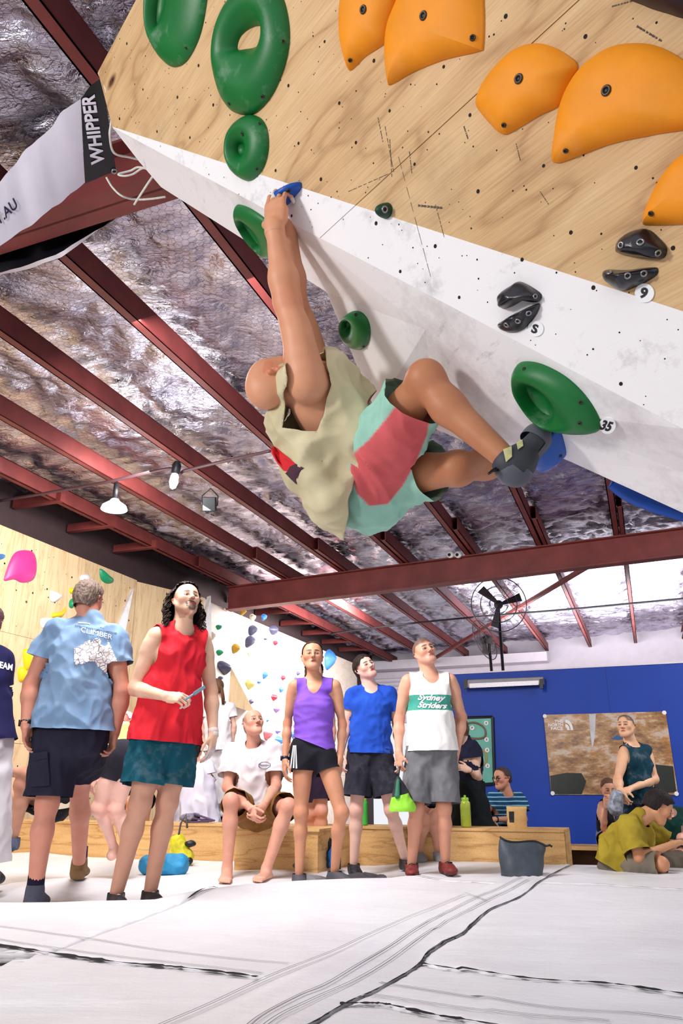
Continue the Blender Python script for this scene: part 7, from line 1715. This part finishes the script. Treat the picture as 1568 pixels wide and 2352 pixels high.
for nm, q, e in (('dome_lamp_light', U(262, 1172, 8.3), 25), ('bulb_lamp_light', U(400, 1112, 7.7), 22)):
    ld = bpy.data.lights.new(nm, 'POINT'); ld.energy = e; ld.shadow_soft_size = .12; ld.color = (.95, 1, 1); lo = bpy.data.objects.new(nm, ld); COL.objects.link(lo); lo.location = q-V3((0, 0, .12))
p = U(481, 1158, 8.3); o = empty('floodlight', tuple(p), 'black box floodlight hanging by a bracket', 'lamp')
MB().box(p, (.075, .05, .08), Matrix.Rotation(.35, 3, 'X')).build('housing', M_BLACK, o, bevel=.008)
for k in range(5): MB().box(p+V3((-.06+.03*k, .06, 0)), (.005, .02, .07), Matrix.Rotation(.35, 3, 'X')).build('fin', M_BLACK, o)
MB().tube([p+V3((-.09, 0, -.02)), p+V3((-.09, 0, .10)), p+V3((0, .02, .20)), p+V3((.09, 0, .10)), p+V3((.09, 0, -.02))], .008, 6).build('bracket', M_BLACK, o, True)
P = cat_rom([G(x, y, z_) for x, y, z_ in [(0, 1150, 3.92), (80, 1137, 3.92), (165, 1122, 3.94), (250, 1106, 3.92), (320, 1090, 3.94), (390, 1076, 3.92), (412, 1088, 3.85), (428, 1080, 3.92), (520, 1058, 3.94), (620, 1036, 3.94)]], 6, False)
o = MB().tube(P, .018, 6).build('conduit', mat('plum_conduit', srgb(80, 54, 60), .5), None, True, origin=tuple(P[0])); tag(o, 'long electrical conduit slung across the purlins on the left', 'conduit')
P = [G(x, y, 3.86) for x, y in [(760, 1455), (900, 1437), (1010, 1425), (1150, 1412), (1300, 1400), (1450, 1386), (1600, 1372)]]
o = MB().tube(cat_rom(P, 6, False), .02, 6).build('conduit', M_BLACK, None, True, origin=tuple(P[0])); tag(o, 'black cable run across the far roof', 'conduit')
for (x, lb) in ((1034, 'left googly eye stuck on the roof beam'), (1052, 'right googly eye stuck on the roof beam')):
    c = HIT(x, 1274, B(0, 11.88, 0), B(0, 1, 0)); n = B(0, -1, 0); o = empty('googly_eye', tuple(c), lb, 'googly eye', 'pair of googly eyes on the beam')
    MB().lathe([(.058, 0), (.055, .02), (.035, .034), (.0, .038)], c, n, 20).build('eye_white', mat('googly_white', srgb(240, 240, 240), .3, 0, 0), o, True); MB().lathe([(.026, 0), (.024, .012), (.0, .013)], c+n*.034+V3((-.012, 0, -.012)), n, 14).build('pupil', M_BLACK, o, True)
def fan(c, axis, R, foot, lb):
    o = empty('pedestal_fan', tuple(foot), lb, 'fan'); c = Vector(c); a = nrm(axis); x = a.orthogonal().normalized(); y = a.cross(x); M_W = mat('fan_wire', srgb(96, 94, 104), .4, .6)
    b = MB()
    for r, h in ((R, 0), (R*.66, .06), (R*.33, .085), (R*.66, -.06), (R*.33, -.085)): b.torus(c+a*h, a, r, .006 if r < R else .010, 40, 5)
    for k in range(28):
        t = 2*math.pi*k/28; e = x*math.cos(t)+y*math.sin(t)
        for s in (1, -1): b.tube([c+e*R, c+e*R*.66+a*.06*s, c+e*R*.33+a*.085*s, c+e*.06+a*.09*s], .0022, 3, False)
    b.build('cage', M_W, o, True)
    for k in range(3):
        t = 2*math.pi*k/3+.5; e = x*math.cos(t)+y*math.sin(t); s = a.cross(e); b = MB(); b.add([c+e*.05-s*.03+a*.02, c+e*.05+s*.03-a*.02, c+e*R*.85+s*.11-a*.03, c+e*R*.85-s*.05+a*.03], [(0, 1, 2, 3)]); b.build('blade', mat('fan_blade', srgb(60, 58, 66), .5), o)
    MB().lathe([(.0, -.10), (.07, -.08), (.085, .0), (.06, .12), (.0, .14)], c-a*.05, a, 16).build('motor', mat('fan_motor', srgb(52, 50, 56), .5), o, True)
    MB().tube([foot, c-a*.1-V3((0, 0, .06))], .028, 8).build('pole', M_BLACK, o, True); MB().lathe([(.28, 0), (.27, .03), (.04, .06)], foot, (0, 0, 1), 20).build('base', M_BLACK, o, True)
f0 = HIT(1157, 1545, B(0, 14.2, 0), B(0, 1, 0)); fan(HIT(1145, 1388, B(0, 14.2, 0), B(0, 1, 0)), (-.1, -1, -.1), .50, V3((f0.x, f0.y, ZB)), 'tall pedestal fan facing the hall above the blue wall')
f0 = HIT(1138, 1545, B(0, 14.9, 0), B(0, 1, 0)); fan(HIT(1112, 1470, B(0, 14.9, 0), B(0, 1, 0)), (-.96, -.2, -.45), .40, V3((f0.x, f0.y, ZB)), 'second fan seen edge-on beside the tall fan')
# ------------------------------------------------------------------ things on the blue wall
BWP = (B(0, DBL-.012, 0), B(0, -1, 0)); HW = lambda x, y, o_=0.0: HIT(x, y, *BWP)+BWP[1]*o_
o = empty('strip_heater', tuple(HW(1160, 1572)), 'long grey strip heater mounted high on the blue wall', 'heater')
q = [(1070, 1564), (1250, 1557), (1251, 1574), (1072, 1583)]; MB().hexa([HW(*p_) for p_ in q]+[HW(*p_, .16) for p_ in q]).build('housing', mat('heater_grey', srgb(120, 116, 124), .45, .3), o, bevel=.01)
q = [(1082, 1573), (1240, 1566), (1240, 1576), (1083, 1583)]; MB().hexa([HW(*p_, .15) for p_ in q]+[HW(*p_, .17) for p_ in q]).build('reflector', mat('heater_mesh', srgb(176, 172, 178), .4, .5, .2, 80), o)
for x in (1074, 1246): MB().hexa([HW(*p_, .12) for p_ in ((x-4, 1563), (x+4, 1562), (x+4, 1584), (x-4, 1585))]+[HW(*p_, .175) for p_ in ((x-4, 1563), (x+4, 1562), (x+4, 1584), (x-4, 1585))]).build('end_cap', M_BLACK, o)
# rock poster
t = NT('rock_face_print'); t.val('Roughness', .35); co = t.coord((1.0, 1.0, 2.4), rot=(.0, .10, 0)); n1 = t.noise(co, 2.2, 10, .74, .0)
c = t.ramp(n1, [(.28, srgb(40, 30, 30)), (.40, srgb(120, 86, 62)), (.50, srgb(176, 132, 84)), (.58, srgb(200, 184, 172)), (.70, srgb(150, 146, 158))])
c = t.mix(t.ramp(t.noise(t.coord((1.2, 1.2, .9)), 1.7, 4, .6), [(.5, (0,)*3), (.66, (1,)*3)]), c, t.ramp(n1, [(.3, srgb(70, 40, 24)), (.55, srgb(204, 138, 62)), (.75, srgb(226, 186, 130))]))
t.col(c)
pc = [(1248, 1642), (1528, 1634), (1557, 1826), (1266, 1825)]; o = tag(MB().hexa([HW(*p_) for p_ in pc]+[HW(*p_, .008) for p_ in pc]).build('rock_poster', t.m, None, False, origin=tuple(HW(1400, 1826))), 'large poster of a sandstone rock face on the blue wall', 'poster'); POST = o
def on_post(nm, V, F, m, off=.012):
    ob = mesh_obj(nm, [HW(x, y, off) for x, y in V], F, m, None, False); ob.data.transform(Matrix.Translation(-Vector(POST['_org']))); ob.parent = POST; return ob
M_PBK = mat('poster_dark_green', srgb(34, 40, 34), .4, 0, .2)  # dark green ink of the blobs printed along the poster's bottom
for nm, P in (('printed_shade', [(1263, 1782), (1300, 1775), (1335, 1776), (1346, 1795), (1336, 1824), (1266, 1824)]), ('printed_shade', [(1505, 1756), (1545, 1760), (1553, 1820), (1500, 1822)])):
    on_post(nm, P, [tuple(range(len(P)))], M_PBK)
on_post('printed_waterfall', [(1352, 1640), (1368, 1640), (1366, 1690), (1360, 1725), (1356, 1690)], [(0, 1, 2, 4), (4, 2, 3)], mat('poster_pale', srgb(196, 196, 204), .4, 0, .2)); on_post('printed_blue_rope_bag', [(1404, 1698), (1416, 1688), (1432, 1696), (1424, 1700)], [(0, 1, 2, 3)], mat('poster_blue', srgb(40, 90, 150), .4))
for i, (tx, cy, wd) in enumerate((('THE', 1657, 20), ('NORTH', 1665, 34), ('FACE', 1673, 28))):
    V, F = text_px(tx, 1295-wd/2-2, cy, wd, 7, -.03, 0, .03); on_post('logo_lettering', V, F, M_PW)
V = []; F = []
for i in range(9): a = math.pi/2*i/8; V += [(1298+18*math.sin(a)*1.0-0, 1677-24*math.cos(a)), (1298+12*math.sin(a), 1677-17*math.cos(a)), (1298+10*math.sin(a), 1677-14*math.cos(a)), (1298+4*math.sin(a), 1677-7*math.cos(a))]
for i in range(8): F += [(4*i, 4*i+1, 4*i+5, 4*i+4), (4*i+2, 4*i+3, 4*i+7, 4*i+6)]
on_post('logo_dome', V, F, M_PW)
for x, y in ((1251, 1645), (1525, 1637), (1553, 1823), (1269, 1822)): b = MB().lathe([(.03, 0), (.03, .006), (.0, .008)], HW(x, y, .01), BWP[1], 12); ob = b.build('corner_pin', M_PW, None); ob.data.transform(Matrix.Translation(-Vector(POST['_org']))); ob.parent = POST
# framed map
o = empty('framed_map', tuple(HW(1100, 1805)), 'teal framed climbing map on the blue wall', 'poster'); mc = [(1040, 1650), (1131, 1647), (1136, 1800), (1042, 1806)]
MB().hexa([HW(*p_) for p_ in mc]+[HW(*p_, .02) for p_ in mc]).build('map_sheet', mat('teal_map', srgb(104, 182, 168), .5, 0, .25, 3), o); M_FR = M_BLACK
for i in range(4):
    a, b_ = mc[i], mc[(i+1) % 4]; MB().tube([HW(*a, .02), HW(*b_, .02)], .022, 6).build('frame_bar', M_FR, o)
for P, cl in (([(1068, 1664), (1085, 1660), (1100, 1663), (1112, 1672), (1116, 1684), (1112, 1694), (1096, 1697), (1068, 1694)], (120, 96, 70)), ([(1108, 1722), (1116, 1732), (1118, 1745), (1112, 1756), (1100, 1758)], (170, 150, 80))):
    MB().tube(cat_rom([HW(x, y, .024) for x, y in P], 5, False), .016, 5).build('map_path', mat('map_path_%d' % cl[0], srgb(*cl), .5), o, True)
for x, y, tx in ((1117, 1661, '0'), (1118, 1699, '5'), (1119, 1723, '3'), (1120, 1759, '2'), (1085, 1672, 'P')):
    MB().lathe([(.035, 0), (.035, .004), (.0, .004)], HW(x, y, .026), BWP[1], 14).build('map_marker', M_PW, o); V, F = text_px(tx, x, y, 3.6, 5, 0, 0, .02); mesh_obj('map_numeral', [HW(a, b_, .034) for a, b_ in V], F, M_PD, o, False)
# ------------------------------------------------------------------ bags, bottles, shoes
def sdf_obj(name, prims, m, label=None, cat=None, vox=.006, folds=None, root=None, gfn=None, seed=0.0, amp=0.0, fq=14):
    V, T, N = mesh_prims(prims, vox)
    if gfn: V, N, T = clip(V, N, T, gfn(V))
    if amp: V = V+N*(amp*(.6-np.abs(pnoise(V*fq+seed))*2.2))[:, None]
    if root is not None: return mesh_obj(name, V, T, m, root, True)
    c = V.mean(0); c[2] = V[:, 2].min(); o = mesh_obj(name, V, T, m, None, True, origin=tuple(c)); tag(o, label, cat); return o
X_, Y_, Z_ = V3((1, 0, 0)), V3((0, 1, 0)), V3((0, 0, 1))
# grey chalk bucket on the mat
c = G(1198, 2016, 0.0)+V3((0, .12, 0)); o = empty('chalk_bucket', tuple(c), 'grey waxed chalk bucket standing on the mat', 'bag'); M_BK = mat('grey_waxed_canvas', srgb(62, 70, 80), .55, 0, .35, 8, .4, 60)
rows = [(1151, 1243, 2019), (1148, 1246, 1990), (1143, 1252, 1955), (1146, 1250, 1935)]
V = []; F = []; n = 28; NR = 13
for j in range(NR):
    f = j/(NR-1); y = 2019-f*(86); xs = np.interp(y, [1933, 1955, 1990, 2019], [1149, 1143, 1148, 1152]); xe = np.interp(y, [1933, 1955, 1990, 2019], [1252, 1252, 1247, 1243])
    pL, pR = U(xs, y, c.y), U(xe, y, c.y); m_ = (pL+pR)/2; hw = (pR-pL).length/2; dp = .13*(1-.75*f**2.5)
    for k in range(n):
        t_ = 2*math.pi*k/n; e = math.cos(t_); s_ = math.sin(t_); sq = 1/max(abs(e), abs(s_))**.35; v = m_+X_*(hw*e*min(1, sq*.9+.1))+Y_*(dp*s_*sq*.95); z = .012*math.sin(t_*3+f*5)+(.018*e if f > .8 else 0)*-1; V.append(v+Z_*z*f)
for j in range(NR-1):
    for k in range(n): F.append((j*n+k, j*n+(k+1) % n, (j+1)*n+(k+1) % n, (j+1)*n+k))
F.append(tuple(range(n))); V = np.array([tuple(v) for v in V]); V += np.stack([pnoise(V*11), pnoise(V*11+9), 0*V[:, 0]], 1)*.012
mesh_obj('bag_body', V, F, M_BK, o)
rim = [Vector(V[(NR-1)*n+k]) for k in range(n)]; MB().tube(rim+[rim[0]], .007, 6, False).build('rim_binding', M_BLACK, o, True); p = rim[0]; MB().tube([p, p+V3((.03, 0, .005)), p+V3((.045, 0, -.005))], .008, 6).build('rim_strap', M_BLACK, o, True)
# bottles on the bench
def bottle(px, py, D, h, r, m_b, m_l, lb):
    c = HIT(px, py, B(0, D, 0), B(0, 1, 0)); c.z = .266; o = empty('water_bottle', tuple(c), lb, 'bottle')
    MB().lathe([(0, 0), (r*.9, 0), (r, .01), (r, h*.72), (r*.96, h*.78), (r*.62, h*.83), (r*.6, h*.84)], c, (0, 0, 1), 20).build('bottle_body', m_b, o, True); MB().lathe([(r*.72, h*.82), (r*.74, h*.91), (r*.6, h*.925), (r*.22, h*.935), (r*.2, h), (0, h)], c, (0, 0, 1), 18).build('cap', m_l, o, True); return o
M_LIME = mat('lime_plastic', srgb(150, 200, 50), .25, 0, .08); M_LIMEB = mat('lime_translucent', srgb(176, 196, 70), .2, 0, .25, 9)
o = bottle(1071, 1910, 7.45, .27, .046, M_LIMEB, M_LIME, 'lime green sports bottle on the bench beside the grey shorts'); 
o = bottle(836, 1899, 7.5, .265, .036, mat('bright_green_plastic', srgb(70, 196, 80), .3, 0, .15), M_LIME, 'bright green bottle on the bench between the blue v-neck man\'s legs')
# kraft paper pouch
c = HIT(1187, 1914, B(0, 7.42, 0), B(0, 1, 0)); c.z = .266; o = empty('paper_pouch', tuple(c), 'kraft paper pouch with a black label on the bench', 'bag'); V = []; F = []
for j in range(9):
    f = j/8; y = 1912-f*60; pL, pR = U(1166-4*f+ (2 if j == 4 else 0), y, c.y), U(1210-1.5*f, y, c.y); dp = .045*(1-f)**.6+.004
    for k in range(20): t_ = 2*math.pi*k/20; V.append((pL+pR)/2+(pR-pL)/2*math.cos(t_)+Y_*dp*math.sin(t_)+X_*.003*math.sin(k*2+j))
for j in range(8):
    for k in range(20): F.append((j*20+k, j*20+(k+1) % 20, (j+1)*20+(k+1) % 20, (j+1)*20+k))
F.append(tuple(range(20))); F.append(tuple(8*20+k for k in range(20))); pb = mesh_obj('pouch', V, F, mat('kraft_paper', srgb(214, 172, 110), .6, 0, .15, 20), o)
V, F = grid_px([(1168, 1864), (1180, 1864), (1180, 1889), (1170, 1889)], 3, 4); stuck('label', pb, V, F, M_BLACK, pb, .003)
# chalk bag carried by the singlet man
cb_ = WHITE.J['wr']+V3((.0, -.06, -.10)); Yc = 6.05; o = empty('chalk_bag', tuple(U(920, 1862, Yc)), 'black and lime chalk bag hanging from the singlet man\'s hand', 'bag')
M_LG = mat('lime_fabric', srgb(150, 220, 60), .7, 0, .15, 12); M_TG = mat('teal_fabric', srgb(50, 120, 90), .7)
sdf_obj('bag_upper', [ecap(U(914, 1788, Yc), U(922, 1838, Yc), .020, .028, .080, .058, X_, .01)], mat('black_fabric', srgb(40, 42, 48), .7), root=o, amp=.005)
sdf_obj('bag_base', [ecap(U(918, 1822, Yc-.01), U(924, 1856, Yc-.01), .060, .052, .098, .066, X_, .01)], M_LG, root=o, amp=.005, gfn=lambda V: np.maximum((V[:, 2]-U(920, 1826, Yc).z)-.25*(V[:, 0]-U(920, 1826, Yc).x), U(924, 1864, Yc).z-V[:, 2]))
sdf_obj('side_panel', [seg(U(914, 1792, Yc-.045), U(912, 1828, Yc-.062), .012, .02, .01)], M_TG, root=o); MB().tube([U(918, 1760, Yc), U(914, 1790, Yc), U(926, 1800, Yc)], .006, 6).build('carry_loop', M_BLACK, o, True)
# silver chalk bag in the other standing man's hand
Yc = 7.85; sdf_obj('chalk_bag', [ecap(U(1416, 1826, Yc), U(1412, 1858, Yc), .055, .05, .075, .06, X_, .03)], mat('silver_patterned_fabric', srgb(150, 156, 170), .5, .2, .5, 30), 'silver patterned chalk bag held by the man in petrol blue', 'bag', amp=.008)
# brush held by the man in red
a, b_ = U(424, 1608, 4.70), U(466, 1580, 4.70); o = empty('brush', tuple(a), 'small blue-grey brush in the red tank man\'s hand', 'brush'); d = nrm(b_-a)
MB().tube([a, a.lerp(b_, .6)], [.006, .006], 8).build('handle', mat('brush_handle', srgb(120, 160, 180), .5), o, True); MB().box(a.lerp(b_, .80), (.038, .008, .010), Matrix((d, d.cross(Z_).normalized(), d.cross(Z_).normalized().cross(d))).transposed()).build('bristle_head', mat('brush_head', srgb(110, 140, 156), .6), o, bevel=.003)
# bags on the floor behind the man in red
mzz = lambda p: V3((p.x, p.y, float(mz([p.x], [p.y])[0])))
a, b_ = G(335, 1985, -.0), G(420, 1996, -.0); a, b_ = mzz(G(338, 2002, -.05))+Z_*.075, mzz(G(408, 2004, -.05))+Z_*.075
sdf_obj('roll_bag', [seg(a, b_, .075, .085, .02), ell(b_+V3((.04, 0, 0)), (.03, .08, .075), None, .02)], mat('azure_fabric', srgb(40, 140, 190), .6, 0, .2, 12), 'azure blue roll bag lying behind the red tank man\'s legs', 'bag', amp=.008)
c = mzz(G(412, 1985, -.05)); o = empty('day_pack', tuple(c), 'yellow and black pack leaning on the bench', 'bag')
sdf_obj('pack_body', [ecap(c+Z_*.08, c+Z_*.20+V3((-.03, 0, 0)), .10, .08, .07, .05, X_, .03), ell(c+V3((.05, -.02, .06)), (.08, .07, .06), None, .03)], mat('yellow_fabric', srgb(214, 206, 40), .6, 0, .25, 10), root=o, amp=.008)
sdf_obj('pack_lid', [ell(c+V3((.09, -.02, .17)), (.05, .05, .03), None, .02), seg(c+V3((-.10, -.05, .03)), c+V3((.10, -.07, .03)), .03, .03, .02)], M_BLACK, root=o, amp=.006); MB().tube([c+V3((-.02, -.02, .24)), c+V3((-.01, -.01, .34)), c+V3((.03, 0, .42)), c+V3((.05, 0, .30))], .010, 6).build('strap', mat('grey_strap', srgb(90, 86, 92), .7), o, True)
c = HIT(440, 1886, B(0, 7.45, 0), B(0, 1, 0)); c.z = .266; o = empty('folded_sandals', tuple(c), 'grey and purple sandals and strap pile on the bench', 'shoes')
sdf_obj('strap_pile', [ell(c+V3((-.03, 0, .045)), (.09, .07, .04), None, .02), ell(c+V3((.03, .02, .06)), (.05, .05, .03), None, .02)], mat('grey_marl_fabric', srgb(130, 126, 142), .8, 0, .4, 30), root=o, amp=.012, fq=30)
for k in range(3): MB().box(c+V3((.07+.03*k, -.02, .012+.02*k)), (.11, .045, .008), Matrix.Rotation(.15*k, 3, 'Y')).build('sandal', mat('plum_foam', srgb(86, 66, 104), .7), o, bevel=.004)
# clear bottle lying by the girl's foot
a, b_ = mzz(G(645, 1996, -.05))+Z_*.04, mzz(G(690, 2004, -.05))+Z_*.04; o = empty('plastic_bottle', tuple(a-Z_*.04), 'clear plastic bottle with a red cap lying on the mat', 'bottle'); d = nrm(b_-a); L_ = (b_-a).length
tg = NT('clear_plastic'); tg.val('Roughness', .08); tg.val('Transmission Weight', .85); tg.val('IOR', 1.3); tg.col(srgb(236, 238, 248))
MB().lathe([(0, 0), (.034, 0), (.037, .02), (.034, .05), (.037, .08), (.034, .11), (.037, .15), (.014, L_-.02), (.014, L_)], a, d, 18).build('bottle_body', tg.m, o, True); MB().lathe([(.018, L_-.005), (.018, L_+.022), (0, L_+.024)], a, d, 14).build('cap', mat('red_cap', srgb(206, 30, 44), .4), o, True)
# backpack and clothes between the standing legs
c = mzz(G(752, 1996, -.04)); o = empty('backpack', tuple(c), 'black and blue backpack standing behind the girl\'s legs', 'bag')
sdf_obj('pack_body', [ecap(c+V3((-.03, .05, .08)), c+V3((-.02, .08, .20)), .09, .07, .07, .06, X_, .03)], mat('black_fabric', srgb(40, 42, 48), .7), root=o, amp=.012, fq=20); sdf_obj('blue_pocket', [ell(c+V3((.05, .0, .10)), (.05, .05, .09), None, .03)], mat('cobalt_fabric', srgb(30, 110, 190), .6, 0, .3), root=o, amp=.010, fq=20)
MB().tube([c+V3((.05, -.05, .18)), c+V3((.10, -.08, .10)), c+V3((.10, -.06, .02))], .012, 6).build('strap', M_BLACK, o, True)
for (x0, x1, y, m_, lb) in ((700, 745, 2016, mat('grey_jersey_h', srgb(150, 146, 152), .9, 0, .3), 'grey sweater heap beside the girl\'s left shoe'), (800, 880, 2012, mat('grey_jersey_i', srgb(128, 124, 132), .9, 0, .3), 'grey jacket spread on the mat right of the girl\'s shoe'), (822, 872, 1972, mat('mint_black_cloth', srgb(170, 190, 182), .9, 0, .4), 'pale folded cloth in front of the bench'), (1000, 1020, 1972, mat('mustard_pouch', srgb(180, 160, 70), .8), 'small mustard pouch behind the singlet man\'s calf')):
    p0_, p1_ = mzz(G(x0, y, -.02)), mzz(G(x1, y, -.02)); sdf_obj('clothing_heap', [ecap(p0_+Z_*.012, p1_+Z_*.012, .05, .03, .10, .022, Y_, .03), ell(p0_.lerp(p1_, .4)+V3((0, .05, .02)), (.09, .07, .03), None, .03)], m_, lb, 'clothes', amp=.012, fq=18)
c = mzz(G(1072, 1975, -.0))+V3((0, .10, 0)); sdf_obj('drawstring_bag', [ell(c+V3((.0, .08, .10)), (.14, .08, .085), None, .03), ell(c+V3((.10, .08, .06)), (.10, .06, .05), None, .03)], mat('orange_fabric', srgb(226, 140, 60), .7, 0, .25, 8), 'orange drawstring bag against the bench', 'bag', amp=.014, fq=16)
for k, (dx, lb) in enumerate(((-.06, 'left grey and cream climbing shoe in front of the orange bag'), (.05, 'right grey and cream climbing shoe in front of the orange bag'))):
    q = c+V3((dx, -.05, .0)); o = empty('climbing_shoe', tuple(q), lb, 'shoe', 'pair of climbing shoes by the orange bag')
    sdf_obj('upper', [ell(q+V3((0, .0, .035)), (.042, .07, .034), None, .02), ell(q+V3((0, .06, .06)), (.036, .045, .05), None, .02)], mat('grey_shoe_suede', srgb(110, 114, 124), .8, 0, .3), root=o); sdf_obj('toe_rand', [ell(q+V3((0, -.04, .028)), (.046, .045, .030), None, .01)], mat('pale_rubber', srgb(190, 186, 180), .6), root=o); MB().box(q+V3((0, -.01, .070)), (.03, .014, .004), Matrix.Rotation(-.4, 3, 'X')).build('strap', mat('cream_strap', srgb(206, 196, 160), .7), o, bevel=.003)
# blue pad edge below the wall at the right
pts_t = [(1405, 1100), (1470, 1120), (1540, 1150), (1640, 1195)]; pts_b = [(1408, 1106), (1440, 1134), (1500, 1160), (1640, 1200)]
V, F = patch(([U(x, y, 2.75) for x, y in pts_t], [U(x, y, 2.70) for x, y in pts_b]), 16, 6); o = mesh_obj('blue_pad', V, F, mat('blue_tarp', srgb(24, 84, 190), .45, 0, .2), None, True, origin=tuple(V[0])); tag(o, 'blue tarpaulin edge showing below the white wall', 'tarpaulin'); md = o.modifiers.new('thickness', 'SOLIDIFY'); md.thickness = .03
